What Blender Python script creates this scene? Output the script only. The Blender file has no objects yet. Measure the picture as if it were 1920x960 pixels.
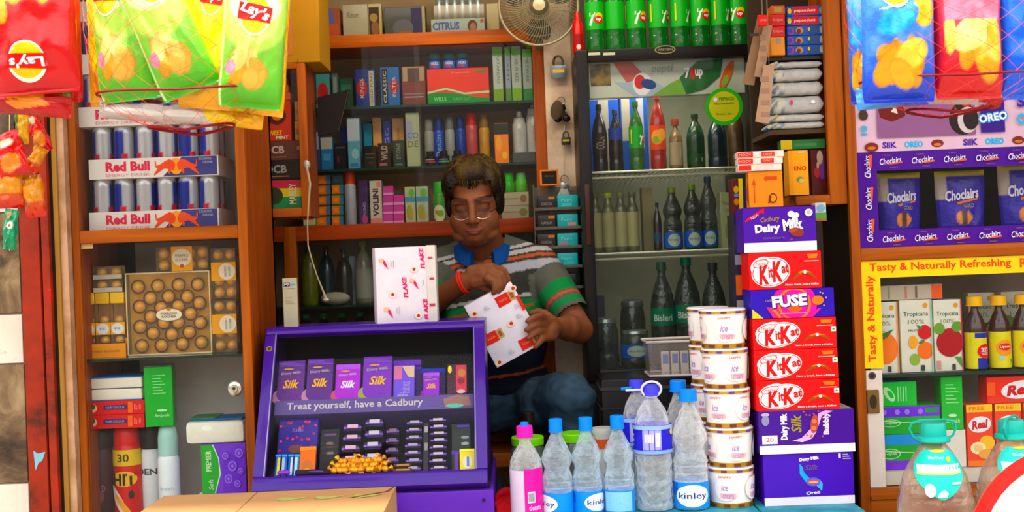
import bpy, bmesh, math, random
from mathutils import Vector, Matrix, noise
random.seed(7)
PI = math.pi
scene = bpy.context.scene
COL = scene.collection
# ---------------------------------------------------------------- camera, world, lights, exposure
F = 2300.0; ZC = 1.35; ROLL = math.radians(2.2)      # focal length in pixels of a 1920 px wide frame
cam_d = bpy.data.cameras.new('camera'); cam = bpy.data.objects.new('camera', cam_d); COL.objects.link(cam)
cam_d.sensor_width = 36; cam_d.lens = F/1920*36; cam_d.clip_start = 0.1
cam.matrix_world = Matrix.Translation((0, 0, ZC)) @ Matrix.Rotation(PI/2, 4, 'X') @ Matrix.Rotation(-ROLL, 4, 'Z')
cam_d.dof.use_dof = True; cam_d.dof.focus_distance = 3.05; cam_d.dof.aperture_fstop = 6.3
scene.camera = cam
vs = scene.view_settings
vs.view_transform = 'Standard'; vs.look = 'None'; vs.gamma = 1; vs.exposure = 0.22; vs.use_curve_mapping = False
w = bpy.data.worlds.new('world'); scene.world = w; w.use_nodes = True
nt = w.node_tree; nt.nodes.clear()
wo = nt.nodes.new('ShaderNodeOutputWorld'); wb = nt.nodes.new('ShaderNodeBackground')
tc = nt.nodes.new('ShaderNodeTexCoord'); sx = nt.nodes.new('ShaderNodeSeparateXYZ'); cr = nt.nodes.new('ShaderNodeValToRGB')
nt.links.new(tc.outputs['Generated'], sx.inputs[0]); nt.links.new(sx.outputs['Z'], cr.inputs[0])
nt.links.new(cr.outputs[0], wb.inputs[0]); nt.links.new(wb.outputs[0], wo.inputs[0])
e = cr.color_ramp.elements
e[0].position = 0.0; e[0].color = (0.16, 0.14, 0.12, 1); e[1].position = 1.0; e[1].color = (0.95, 0.97, 1.0, 1)
x_ = cr.color_ramp.elements.new(0.10); x_.color = (0.26, 0.23, 0.21, 1)
x_ = cr.color_ramp.elements.new(0.26); x_.color = (0.98, 0.97, 0.95, 1)
wb.inputs[1].default_value = 2.6
def lamp(name, kind, loc, energy, color=(1, 1, 1), size=1.0, size_y=None, target=None, angle=None):
    d = bpy.data.lights.new(name, kind); d.energy = energy; d.color = color
    if kind == 'AREA':
        d.size = size
        if size_y: d.shape = 'RECTANGLE'; d.size_y = size_y
    if angle: d.angle = angle
    o = bpy.data.objects.new(name, d); COL.objects.link(o); o.location = loc
    if target: o.rotation_euler = (Vector(target)-Vector(loc)).to_track_quat('-Z', 'Y').to_euler()
    return o
lamp('sun', 'SUN', (-1, 0, 6), 8.0, (1.0, 0.96, 0.90), target=(0.0, 0.75, 0.0), angle=math.radians(6))
lamp('shop_ceiling_light', 'AREA', (0.0, 3.3, 2.42), 11, (1.0, 0.88, 0.70), 1.2, 0.25, target=(0.0, 4.2, 1.4))
lamp('fridge_light', 'AREA', (0.5, 3.84, 1.93), 1.6, (1.0, 0.98, 0.85), 0.4, 0.05, target=(0.5, 3.95, 1.0))

# ---------------------------------------------------------------- pixel -> place helpers (1920x960 frame)
CR, SR = math.cos(ROLL), math.sin(ROLL)
def X(px, py, Y): return ((px-960)*CR-(py-480)*SR)*Y/F
def Z(px, py, Y): return ZC-((px-960)*SR+(py-480)*CR)*Y/F
def XZ(px, py, Y): return X(px, py, Y), Z(px, py, Y)

# ---------------------------------------------------------------- materials
def lin(c): return c/12.92 if c <= 0.04045 else ((c+0.055)/1.055)**2.4
def rgb(h):
    c = [lin(int(h[i:i+2], 16)/255) for i in (0, 2, 4)]; g = sum(c)/3
    return tuple(min(1, max(0, g+(x-g)*1.10)) for x in c)
MATS = {}
def newmat(name):
    m = bpy.data.materials.new(name); m.use_nodes = True
    n = m.node_tree.nodes; return m, n, m.node_tree.links, n['Principled BSDF']
def P(h, rough=0.45, metal=0.0, var=0.12, scale=18.0, bump=0.0, coat=0.0, sss=0):
    """plain paint, card, plastic or metal with a slight uneven tone"""
    key = (h, rough, metal, var, scale, bump, coat, sss)
    if key in MATS: return MATS[key]
    m, n, l, b = newmat('surface_'+h)
    c = rgb(h)
    t = n.new('ShaderNodeTexCoord'); ns = n.new('ShaderNodeTexNoise'); ns.inputs['Scale'].default_value = scale; ns.inputs['Detail'].default_value = 3
    mx = n.new('ShaderNodeMix'); mx.data_type = 'RGBA'
    l.new(t.outputs['Object'], ns.inputs['Vector']); l.new(ns.outputs['Fac'], mx.inputs[0])
    mx.inputs[6].default_value = (*[x*(1-var) for x in c], 1); mx.inputs[7].default_value = (*[min(1, x*(1+var)) for x in c], 1)
    l.new(mx.outputs[2], b.inputs['Base Color'])
    b.inputs['Roughness'].default_value = rough; b.inputs['Metallic'].default_value = metal
    b.inputs['Specular IOR Level'].default_value = .5 if metal else .2
    if coat: b.inputs['Coat Weight'].default_value = coat*.45; b.inputs['Coat Roughness'].default_value = 0.08
    if sss: b.inputs['Subsurface Weight'].default_value = sss; b.inputs['Subsurface Radius'].default_value = (.012, .005, .003)
    if bump:
        bp = n.new('ShaderNodeBump'); bp.inputs['Strength'].default_value = bump; bp.inputs['Distance'].default_value = 0.004
        n2 = n.new('ShaderNodeTexNoise'); n2.inputs['Scale'].default_value = scale*4; n2.inputs['Detail'].default_value = 5
        l.new(t.outputs['Object'], n2.inputs['Vector']); l.new(n2.outputs['Fac'], bp.inputs['Height']); l.new(bp.outputs[0], b.inputs['Normal'])
    MATS[key] = m; return m
def VC(rough=0.35, coat=0.0, bump=0.0, scale=60, metal=0.0, sss=0, key='print'):
    k = ('vc', rough, coat, bump, scale, metal, sss, key)
    if k in MATS: return MATS[k]
    m, n, l, b = newmat(key)
    a = n.new('ShaderNodeAttribute'); a.attribute_name = 'Col'; l.new(a.outputs['Color'], b.inputs['Base Color'])
    b.inputs['Roughness'].default_value = rough; b.inputs['Coat Weight'].default_value = coat*.6; b.inputs['Coat Roughness'].default_value = 0.12; b.inputs['Specular IOR Level'].default_value = .2
    b.inputs['Metallic'].default_value = metal
    if sss: b.inputs['Subsurface Weight'].default_value = sss; b.inputs['Subsurface Radius'].default_value = (.012, .005, .003)
    if bump:
        t = n.new('ShaderNodeTexCoord'); bp = n.new('ShaderNodeBump'); bp.inputs['Strength'].default_value = bump; bp.inputs['Distance'].default_value = 0.006
        n2 = n.new('ShaderNodeTexNoise'); n2.inputs['Scale'].default_value = scale; n2.inputs['Detail'].default_value = 4
        l.new(t.outputs['Object'], n2.inputs['Vector']); l.new(n2.outputs['Fac'], bp.inputs['Height']); l.new(bp.outputs[0], b.inputs['Normal'])
    MATS[k] = m; return m
def wood(h, axis='Z', dark=0.55, rough=0.42):
    key = ('wood', h, axis)
    if key in MATS: return MATS[key]
    m, n, l, b = newmat('varnished_wood'); c = rgb(h)
    t = n.new('ShaderNodeTexCoord'); mp = n.new('ShaderNodeMapping'); ns = n.new('ShaderNodeTexNoise'); cr = n.new('ShaderNodeValToRGB')
    sc = {'Z': (28, 28, 1.6), 'X': (1.6, 28, 28), 'Y': (28, 1.6, 28)}[axis]
    mp.inputs['Scale'].default_value = sc; ns.inputs['Scale'].default_value = 1.6; ns.inputs['Detail'].default_value = 6; ns.inputs['Distortion'].default_value = 0.6
    l.new(t.outputs['Object'], mp.inputs[0]); l.new(mp.outputs[0], ns.inputs['Vector']); l.new(ns.outputs['Fac'], cr.inputs[0]); l.new(cr.outputs[0], b.inputs['Base Color'])
    e = cr.color_ramp.elements; e[0].position = 0.3; e[1].position = 0.62
    e[0].color = (c[0]*dark, c[1]*dark*0.85, c[2]*dark*0.8, 1); e[1].color = (*c, 1)
    bp = n.new('ShaderNodeBump'); bp.inputs['Strength'].default_value = 0.15; bp.inputs['Distance'].default_value = 0.002
    l.new(ns.outputs['Fac'], bp.inputs['Height']); l.new(bp.outputs[0], b.inputs['Normal'])
    b.inputs['Roughness'].default_value = rough+.08; b.inputs['Specular IOR Level'].default_value = .15; b.inputs['Coat Weight'].default_value = 0.04; b.inputs['Coat Roughness'].default_value = 0.25
    MATS[key] = m; return m
def blotch(name, cols, scale=12, rough=0.6, bump=0.2, detail=8, dist=0.0, metal=0.0):
    """noise ramp through several colours [(pos, hex)]"""
    m, n, l, b = newmat(name)
    t = n.new('ShaderNodeTexCoord'); ns = n.new('ShaderNodeTexNoise'); cr = n.new('ShaderNodeValToRGB')
    ns.inputs['Scale'].default_value = scale; ns.inputs['Detail'].default_value = detail; ns.inputs['Distortion'].default_value = dist; ns.inputs['Roughness'].default_value = 0.65
    l.new(t.outputs['Object'], ns.inputs['Vector']); l.new(ns.outputs['Fac'], cr.inputs[0]); l.new(cr.outputs[0], b.inputs['Base Color'])
    e = cr.color_ramp.elements
    e[0].position = cols[0][0]; e[0].color = (*rgb(cols[0][1]), 1); e[1].position = cols[-1][0]; e[1].color = (*rgb(cols[-1][1]), 1)
    for p, h in cols[1:-1]: q = e.new(p); q.color = (*rgb(h), 1)
    b.inputs['Roughness'].default_value = rough; b.inputs['Metallic'].default_value = metal; b.inputs['Specular IOR Level'].default_value = .5 if metal else .2
    if bump:
        bp = n.new('ShaderNodeBump'); bp.inputs['Strength'].default_value = bump; bp.inputs['Distance'].default_value = 0.003
        l.new(ns.outputs['Fac'], bp.inputs['Height']); l.new(bp.outputs[0], b.inputs['Normal'])
    return m
def clear(name, tint, solid=0.1, body='c8d4dc', rough=0.06, edge=0.55, bump=0.0, scale=30, gloss=1.0):
    """thin clear sheet: see-through, with gloss by Fresnel and a little milky body that grows towards grazing angles"""
    key = ('clear', name, tint, solid, body, rough, edge, bump, gloss)
    if key in MATS: return MATS[key]
    m = bpy.data.materials.new(name); m.use_nodes = True; n = m.node_tree.nodes; l = m.node_tree.links; n.clear()
    out = n.new('ShaderNodeOutputMaterial'); tr = n.new('ShaderNodeBsdfTransparent'); tr.inputs[0].default_value = (*rgb(tint), 1)
    pb = n.new('ShaderNodeBsdfPrincipled'); pb.inputs['Base Color'].default_value = (*rgb(body), 1); pb.inputs['Roughness'].default_value = 0.3
    gl = n.new('ShaderNodeBsdfGlossy'); gl.inputs['Roughness'].default_value = rough
    lw = n.new('ShaderNodeLayerWeight'); lw.inputs['Blend'].default_value = 0.35
    ma = n.new('ShaderNodeMath'); ma.operation = 'MULTIPLY_ADD'; ma.inputs[1].default_value = edge; ma.inputs[2].default_value = solid
    l.new(lw.outputs['Facing'], ma.inputs[0]); ma.use_clamp = True
    t = n.new('ShaderNodeTexCoord'); ns = n.new('ShaderNodeTexNoise'); ns.inputs['Scale'].default_value = scale; ns.inputs['Detail'].default_value = 3
    l.new(t.outputs['Object'], ns.inputs['Vector'])
    m2 = n.new('ShaderNodeMath'); m2.operation = 'MULTIPLY'; m3 = n.new('ShaderNodeMath'); m3.operation = 'MULTIPLY_ADD'; m3.inputs[1].default_value = 1.2; m3.inputs[2].default_value = 0.4
    l.new(ns.outputs['Fac'], m3.inputs[0]); l.new(ma.outputs[0], m2.inputs[0]); l.new(m3.outputs[0], m2.inputs[1]); m2.use_clamp = True
    x1 = n.new('ShaderNodeMixShader'); x2 = n.new('ShaderNodeMixShader'); fr = n.new('ShaderNodeFresnel'); fr.inputs['IOR'].default_value = 1.45
    l.new(m2.outputs[0], x1.inputs[0]); l.new(tr.outputs[0], x1.inputs[1]); l.new(pb.outputs[0], x1.inputs[2])
    ge = n.new('ShaderNodeNewGeometry'); iv = n.new('ShaderNodeMath'); iv.operation = 'SUBTRACT'; iv.inputs[0].default_value = 1.0; l.new(ge.outputs['Backfacing'], iv.inputs[1]); g2 = n.new('ShaderNodeMath'); g2.operation = 'MULTIPLY'; g2.inputs[1].default_value = gloss; l.new(iv.outputs[0], g2.inputs[0]); iv = g2
    fm = n.new('ShaderNodeMath'); fm.operation = 'MULTIPLY'; l.new(fr.outputs[0], fm.inputs[0]); l.new(iv.outputs[0], fm.inputs[1])
    l.new(fm.outputs[0], x2.inputs[0]); l.new(x1.outputs[0], x2.inputs[1]); l.new(gl.outputs[0], x2.inputs[2]); l.new(x2.outputs[0], out.inputs[0])
    if bump:
        bp = n.new('ShaderNodeBump'); bp.inputs['Strength'].default_value = bump; bp.inputs['Distance'].default_value = 0.01
        l.new(ns.outputs['Fac'], bp.inputs['Height'])
        for s in (gl, fr, pb): l.new(bp.outputs[0], s.inputs['Normal'])
    MATS[key] = m; return m
PANE = clear('window_glass', 'fbfcfb', 0.008, '908c84', 0.03, 0.02, gloss=0.5)
PET = clear('clear_bottle_plastic', 'fcfdfe', 0.16, 'ffffff', 0.05, 0.65, 1.0, 60)
WATER = clear('water_in_bottle', 'f0f7fb', 0.06, 'cfe2ee', 0.05, 0.22, 0.3, 30)
FILM = clear('clear_wrapping_film', 'fbfbf8', 0.08, 'd8d8d0', 0.12, 0.4, 0.5, 60)
SHELFG = clear('green_edged_shelf_glass', '9fb8a8', 0.35, '1c3a30', 0.05, 0.4)
WHITE = P('e8e4e0'); 

# ---------------------------------------------------------------- text outlines
TXT = {}
def text_geo(s, shear=0.0, bold=0.0):
    k = (s, shear, bold)
    if k in TXT: return TXT[k]
    c = bpy.data.curves.new('lettering', 'FONT'); c.body = s; c.size = 1; c.resolution_u = 2; c.shear = shear; c.offset = bold; c.fill_mode = 'FRONT'
    o = bpy.data.objects.new('lettering', c)
    me = bpy.data.meshes.new_from_object(o)
    vs = [(v.co.x, v.co.y) for v in me.vertices]; fs = [tuple(p.vertices) for p in me.polygons]
    bpy.data.objects.remove(o); bpy.data.curves.remove(c); bpy.data.meshes.remove(me)
    if vs:
        x0 = min(v[0] for v in vs); x1 = max(v[0] for v in vs); y0 = min(v[1] for v in vs); y1 = max(v[1] for v in vs)
        dx = (x1-x0) or 1; dy = (y1-y0) or 1
        vs = [((x-x0)/dx-.5, (y-y0)/dy-.5) for x, y in vs]
    TXT[k] = (vs, fs); return TXT[k]

# ---------------------------------------------------------------- mesh builder
class MB:
    def __init__(s):
        s.v = []; s.f = []; s.fm = []; s.mats = []; s.c = {}; s.T = Matrix(); s.lay = 0
        s.curved = False; s.front(0.0)
    def mi(s, m):
        if m not in s.mats: s.mats.append(m)
        return s.mats.index(m)
    def add(s, vs, fs, m, cols=None):
        o = len(s.v)
        for i, v in enumerate(vs):
            s.v.append(s.T @ Vector(v))
            if cols: s.c[o+i] = cols[i]
        k = s.mi(m)
        for f in fs: s.f.append(tuple(o+i for i in f)); s.fm.append(k)
    # solids
    def box(s, x0, x1, y0, y1, z0, z1, m, bev=0.0):
        b = min(bev, (x1-x0)*.45, (y1-y0)*.45, (z1-z0)*.45)
        if b <= 0:
            vs = [(x, y, z) for x in (x0, x1) for y in (y0, y1) for z in (z0, z1)]
            s.add(vs, [(0, 1, 3, 2), (4, 6, 7, 5), (0, 4, 5, 1), (2, 3, 7, 6), (0, 2, 6, 4), (1, 5, 7, 3)], m); return
        bm = bmesh.new(); bmesh.ops.create_cube(bm, size=1)
        for v in bm.verts: v.co = Vector(((x0+x1)/2+v.co.x*(x1-x0), (y0+y1)/2+v.co.y*(y1-y0), (z0+z1)/2+v.co.z*(z1-z0)))
        bmesh.ops.bevel(bm, geom=bm.edges[:], offset=b, segments=2 if bev > .002 else 1, affect='EDGES', profile=.6)
        bm.verts.index_update(); s.add([v.co.copy() for v in bm.verts], [tuple(v.index for v in f.verts) for f in bm.faces], m); bm.free()
    def lathe(s, prof, m, n=20, c=(0, 0, 0), mod=None, colfn=None, a0=0, a1=2*PI):
        """prof [(r,z)], mod(a,z,r)->r"""
        full = abs(a1-a0-2*PI) < 1e-6; na = n if full else n+1
        vs = []; fs = []; cols = [] if colfn else None
        for (r, z) in prof:
            for i in range(na):
                a = a0+(a1-a0)*i/n; rr = mod(a, z, r) if mod else r
                vs.append((c[0]+rr*math.sin(a), c[1]-rr*math.cos(a), c[2]+z))
                if colfn: cols.append(colfn(a, z))
        for j in range(len(prof)-1):
            for i in range(n):
                i2 = (i+1) % na
                fs.append((j*na+i, j*na+i2, (j+1)*na+i2, (j+1)*na+i))
        if full:
            if prof[0][0] > 1e-5: fs.append(tuple(range(na))[::-1])
            if prof[-1][0] > 1e-5: fs.append(tuple((len(prof)-1)*na+i for i in range(na)))
        s.add(vs, fs, m, cols)
    def tube(s, pts, r, m, n=8, closed=False):
        pts = [Vector(p) for p in pts]; k = len(pts); rs = r if isinstance(r, (list, tuple)) else [r]*k
        vs = []; fs = []; prev = None
        for i, p in enumerate(pts):
            if closed: t = pts[(i+1) % k]-pts[i-1]
            else: t = pts[min(i+1, k-1)]-pts[max(i-1, 0)]
            t.normalize()
            if prev is None: a = t.orthogonal().normalized()
            else: a = (prev-t*prev.dot(t)).normalized()
            prev = a; b = t.cross(a)
            for j in range(n):
                q = 2*PI*j/n; vs.append(p+(a*math.cos(q)+b*math.sin(q))*rs[i])
        for i in range(k if closed else k-1):
            for j in range(n):
                fs.append((i*n+j, i*n+(j+1) % n, ((i+1) % k)*n+(j+1) % n, ((i+1) % k)*n+j))
        if not closed: fs.append(tuple(range(n))[::-1]); fs.append(tuple((k-1)*n+j for j in range(n)))
        s.add(vs, fs, m)
    def ball(s, c, r, m, nu=14, nv=9, colfn=None):
        if not isinstance(r, (list, tuple)): r = (r, r, r)
        vs = [(c[0], c[1], c[2]-r[2])]
        for j in range(1, nv):
            t = PI*j/nv
            for i in range(nu): a = 2*PI*i/nu; vs.append((c[0]+r[0]*math.sin(t)*math.sin(a), c[1]-r[1]*math.sin(t)*math.cos(a), c[2]-r[2]*math.cos(t)))
        vs.append((c[0], c[1], c[2]+r[2])); fs = []
        for i in range(nu):
            i2 = (i+1) % nu; fs.append((0, 1+i2, 1+i)); fs.append((len(vs)-1, 1+(nv-2)*nu+i, 1+(nv-2)*nu+i2))
            for j in range(nv-2): fs.append((1+j*nu+i, 1+j*nu+i2, 1+(j+1)*nu+i2, 1+(j+1)*nu+i))
        s.add(vs, fs, m, [colfn(v) for v in vs] if colfn else None)
    def prism(s, pts, y0, y1, m):
        """outline in X,Z pushed through y0..y1"""
        n = len(pts); vs = [(p[0], y0, p[1]) for p in pts]+[(p[0], y1, p[1]) for p in pts]
        s.add(vs, [tuple(range(n)), tuple(range(2*n-1, n-1, -1))]+[(i, i+n, (i+1) % n+n, (i+1) % n) for i in range(n)], m)
    # flat print on a face; W maps (u, v, lift) to a point
    def front(s, y, w=1.0, h=1.0, cx=0.0, z0=0.0):
        s.W = lambda u, v, o: (cx+u*w, y-o, z0+v*h); s.dw = w; s.dh = h; s.lay = 0; return s
    def side(s, x, d, h, y0, z0=0.0, sign=-1):
        s.W = lambda u, v, o: (x+sign*o, y0+(.5-sign*-1*u if sign > 0 else .5-u)*d, z0+v*h) if sign < 0 else (x+o, y0+(.5+u)*d, z0+v*h); s.dw = d; s.dh = h; s.lay = 0; return s
    def top(s, z, w, d, cx=0.0, y0=0.0):
        s.W = lambda u, v, o: (cx+u*w, y0+v*d, z+o); s.dw = w; s.dh = d; s.lay = 0; return s
    def around(s, R, w, h, z0=0.0, a0=0.0):
        def W(u, v, o):
            a = a0+u*w/R; return ((R+o)*math.sin(a), -(R+o)*math.cos(a), z0+v*h)
        s.W = W; s.dw = w; s.dh = h; s.lay = 0; s.curved = True; return s
    def _o(s): s.lay += 1; return 0.0004+0.00025*s.lay
    def r(s, u0, u1, v0, v1, m, nx=1, ny=1):
        o = s._o(); vs = [s.W(u0+(u1-u0)*i/nx, v0+(v1-v0)*j/ny, o) for j in range(ny+1) for i in range(nx+1)]
        s.add(vs, [(j*(nx+1)+i, j*(nx+1)+i+1, (j+1)*(nx+1)+i+1, (j+1)*(nx+1)+i) for j in range(ny) for i in range(nx)], m)
    def e(s, cu, cv, ru, rv, m, rot=0.0, n=20, rings=2, keep=0):
        """ellipse; ru, rv in face units; rot in radians on the real face"""
        if s.curved: rings = max(rings, 7); n = max(n, 28)
        o = s._o(); vs = [s.W(cu, cv, o)]; fs = []; a_, b_ = ru*s.dw, rv*s.dh
        for k in range(1, rings+1):
            for i in range(n):
                q = 2*PI*i/n; x = a_*math.cos(q)*k/rings; y = b_*math.sin(q)*k/rings
                vs.append(s.W(cu+(x*math.cos(rot)-y*math.sin(rot))/s.dw, cv+(x*math.sin(rot)+y*math.cos(rot))/s.dh, o))
        for i in range(n):
            fs.append((0, 1+i, 1+(i+1) % n))
            for k in range(1, rings): p = 1+(k-1)*n; fs.append((p+i, p+n+i, p+n+(i+1) % n, p+(i+1) % n))
        s.add(vs, fs, m)
    def q(s, c, m, nx=12, ny=4):
        """four-cornered patch that follows the surface"""
        o = s._o(); vs = []
        for j in range(ny+1):
            for i in range(nx+1):
                a, t = i/nx, j/ny; vs.append(s.W(*[(c[0][k]*(1-a)+c[1][k]*a)*(1-t)+(c[3][k]*(1-a)+c[2][k]*a)*t for k in (0, 1)], o))
        s.add(vs, [(j*(nx+1)+i, j*(nx+1)+i+1, (j+1)*(nx+1)+i+1, (j+1)*(nx+1)+i) for j in range(ny) for i in range(nx)], m)
    def p(s, pts, m):
        o = s._o(); s.add([s.W(u, v, o) for u, v in pts], [tuple(range(len(pts)))], m)
    def t(s, txt, cu, cv, w, h, m, rot=0.0, shear=0.0, bold=0.0):
        """lettering whose bounding box is w x h (face units); rot in radians"""
        o = s._o(); vs, fs = text_geo(txt, shear, bold)
        # after a quarter turn w runs along v
        cq, sq = math.cos(rot), math.sin(rot); W_ = w*(s.dw if abs(cq) > .7 else s.dh); H_ = h*(s.dh if abs(cq) > .7 else s.dw)
        s.add([s.W(cu+(x*W_*cq-y*H_*sq)/s.dw, cv+(x*W_*sq+y*H_*cq)/s.dh, o) for x, y in vs], fs, m)
    def bars(s, u0, u1, v0, v1, k, m, gap=0.5, vert=False):
        for i in range(k):
            if vert: a = u0+(u1-u0)*i/k; s.lay -= 1 if i else 0; s.r(a, a+(u1-u0)/k*gap, v0, v1, m)
            else: a = v0+(v1-v0)*i/k; s.lay -= 1 if i else 0; s.r(u0, u1-(u1-u0)*0.18*(i*7 % 3), a, a+(v1-v0)/k*gap, m)
def obj(name, mb, parent=None, world=False, smooth=True, angle=38):
    me = bpy.data.meshes.new(name)
    vs = mb.v
    if world and parent is not None: im = parent.matrix_basis.inverted(); vs = [im @ v for v in vs]
    me.from_pydata([tuple(v) for v in vs], [], mb.f); me.validate()
    for m in mb.mats: me.materials.append(m)
    if len(me.polygons) == len(mb.fm): me.polygons.foreach_set('material_index', mb.fm)
    else:
        print('face mismatch', name)
    if mb.c:
        a = me.color_attributes.new('Col', 'FLOAT_COLOR', 'POINT')
        d = [1.0]*(4*len(me.vertices))
        for i, c in mb.c.items(): d[4*i:4*i+3] = c[:3]
        a.data.foreach_set('color', d)
    if smooth:
        me.polygons.foreach_set('use_smooth', [True]*len(me.polygons)); me.set_sharp_from_angle(angle=math.radians(angle))
    me.update()
    o = bpy.data.objects.new(name, me); COL.objects.link(o)
    if parent is not None: o.parent = parent
    return o
def tag(o, label=None, cat=None, group=None, kind=None):
    if label: o['label'] = label
    if cat: o['category'] = cat
    if group: o['group'] = group
    if kind: o['kind'] = kind
    return o
def thing(name, label, cat, loc=(0, 0, 0), rz=0.0, group=None):
    o = bpy.data.objects.new(name, None); COL.objects.link(o); o.empty_display_size = 0.02
    o.location = loc; o.rotation_euler = (0, 0, rz); return tag(o, label, cat, group)
def struct(name, mb, parent=None): 
    o = obj(name, mb, parent)
    if parent is None: o['kind'] = 'structure'
    return o
def copy_tree(o, parent=None):
    c = o.copy(); COL.objects.link(c)
    if parent is not None: c.parent = parent
    for ch in [q for q in bpy.data.objects if q.parent == o]: copy_tree(ch, c)
    return c
def dup(o, loc, rz=None, label=None, rot=None):
    c = copy_tree(o); c.location = loc
    if rz is not None: c.rotation_euler = (0, 0, rz)
    if rot is not None: c.rotation_euler = rot
    if label: c['label'] = label
    return c
ORD = ['leftmost', 'second from left', 'third from left', 'fourth from left', 'fifth from left', 'sixth from left', 'seventh from left', 'eighth from left', 'ninth from left', 'tenth from left']
UP = ['lowest', 'second lowest', 'third lowest', 'fourth lowest', 'fifth lowest', 'sixth lowest', 'seventh lowest']
# a printed carton standing on height z0, its front-bottom centre near pixel (pxc, pyb)
def carton(name, label, cat, px0, px1, h_px, Y, d, color, deco=None, z0=None, py=None, rz=0.0, group=None, bev=0.0012, top=None, sidedeco=None, rough=.4, kids=None, gap=0.0):
    sc = Y/F; w = (px1-px0)*sc-gap; h = h_px*sc if h_px > 1.5 else h_px
    ref = py if py is not None else 480-((z0-ZC)*F/Y)
    x = X((px0+px1)/2, ref-h_px/2 if h_px > 1.5 else ref, Y)
    if z0 is None: z0 = Z((px0+px1)/2, py, Y)
    m = color if not isinstance(color, str) else P(color, rough, coat=.3)
    b = MB(); b.box(-w/2, w/2, 0, d, 0, h, m, bev)
    b.front(0, w, h)
    if deco: deco(b)
    if sidedeco: b.side(-w/2, d, h, 0); sidedeco(b)
    if top: b.top(h, w, d); b.r(-.49, .49, .01, .99, P(top))
    o = obj(name, b); o.location = (x, Y, z0); o.rotation_euler = (0, 0, rz)
    tag(o, label, cat, group)
    o['_h'] = h; del o['_h']
    return o, z0+h
# ================================================================ the setting
WOODC = 'ac5a00'; WV = wood(WOODC, 'Z'); WH = wood(WOODC, 'X'); WD = wood('a84410', 'X'); WDV = wood('9c4a10', 'Z')
m = blotch('stone_paving', [(.3, '6a6258'), (.6, '8d857a'), (.8, '9a9184')], 3)
b = MB(); b.box(-6, 6, -4, 2.9, -.1, 0, m); struct('floor', b)
FLZ = 0.5
b = MB(); b.box(-1.6, 1.6, 2.9, 4.35, 0.0, FLZ, blotch('shop_platform_cement', [(.3, '3c3630'), (.7, '5c554c')], 5)); struct('trim_1', b)
b = MB(); b.box(-1.7, 1.9, 2.98, 4.45, 2.45, 2.55, P('7a7060', .8)); struct('ceiling', b)
b = MB(); b.box(-1.7, 1.9, 2.48, 2.98, 2.40, 2.55, P('5b4a3c', .8)); struct('shade_canopy', b)  # unseen canopy, front edge placed to block sun behind the chip bags
b = MB(); b.box(-1.6, 1.9, 4.3, 4.42, FLZ, 2.45, P('8c7f6c', .8)); struct('wall_back', b)
b = MB(); b.box(-.99, -.86, 3.5, 4.3, FLZ, 2.45, P('6f6250', .8)); struct('wall_left', b)
xr = X(1597, 480, 3.15)
b = MB(); b.box(xr, xr+.03, 3.17, 4.3, FLZ, 2.45, wood('2c1a10', 'Z')); struct('wall_right', b)
b = MB(); b.box(xr+.75, xr+.9, 2.9, 4.3, 0, 2.45, P('6f6250', .8)); struct('wall_right', b)
# pillar between the back cabinet and the fridge
x0, x1 = X(1034, 480, 3.98), X(1092, 480, 3.98)
PIL = blotch('flaked_cream_paint', [(.35, 'b49a80'), (.55, 'd9c2a8'), (.7, 'e4d2bc')], 6, .7)
b = MB(); b.box(x0, x1, 3.98, 4.3, FLZ, 2.45, PIL); b.box(x1-.012, x1, 3.965, 3.98, FLZ, 2.45, P('8f7c5c', .7)); struct('wall_pillar', b)
# outer wall on the left: marble tiles in courses
Yw = 3.12
marble_w = blotch('cream_marble', [(.3, 'd8ccba'), (.62, 'e2d8c8'), (.72, 'a07848')], 9, .35, .02)
marble_b = blotch('brown_marble', [(.30, '2e241c'), (.44, '5a4838'), (.54, '80684e'), (.66, 'a8906e')], 7, .3, .02, dist=.6)
grout = P('8e8376', .8)
xa, xb = -2.2, X(38, 480, Yw)
b = MB(); b.box(xa, xb, Yw+.006, Yw+.25, 0, 2.45, grout)
ys = [(960+260, 908, 'b'), (908, 684, 'b'), (684, 590, 'w'), (590, 372, 'b'), (372, 300, 'w'), (300, 60, 'b'), (60, -120, 'w')]
ys = [(1140, 908, 'w'), (905, 684, 'b'), (681, 590, 'w'), (587, 400, 'b'), (397, 300, 'w'), (297, 100, 'b'), (97, -200, 'w'), (1350, 1143, 'b'), (1600, 1353, 'w')]
for y0, y1, k in ys:
    za, zb = Z(20, y0, Yw), Z(20, y1, Yw)
    za = max(za, 0)
    for i in range(6):
        q1 = xb-.002-i*.3; b.box(q1-.297, q1, Yw, Yw+.01, za, zb, marble_w if k == 'w' else marble_b, .001)
struct('wall_outer', b)
# red shutter channel
redm = blotch('flaking_red_paint', [(.30, '2c1a12'), (.38, '5a2418'), (.48, '8c2e1e'), (.60, '9c3320'), (.68, 'b82a16'), (.76, '8c7860')], 9, .55, .5, detail=12)
bluep = P('7fb0c4', .6)
YR = 3.09
x0, x1, x2, x3 = X(38, 480, YR), X(74, 480, YR), X(77, 480, YR), X(92, 480, YR)
b = MB(); b.box(x0, x1, YR, 3.25, 0, 2.45, redm, .003); b.box(x1, x2, YR+.012, 3.25, 0, 2.45, P('2a1510', .8)); b.box(x2, x3, YR+.003, 3.25, 0, 2.45, redm, .003)
b.box(x3, x3+.007, YR+.02, 3.25, 0, 2.45, P('20140e', .8))
b.front(YR); zz = Z(55, 860, YR); xc = (x0+x1)/2+.006
b.p([(xc-.012, zz-.03), (xc-.016, zz+.02), (xc-.004, zz+.012), (xc+.014, zz+.016), (xc+.006, zz-.006), (xc-.004, zz-.012)], bluep)
struct('trim_3', b)
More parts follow.
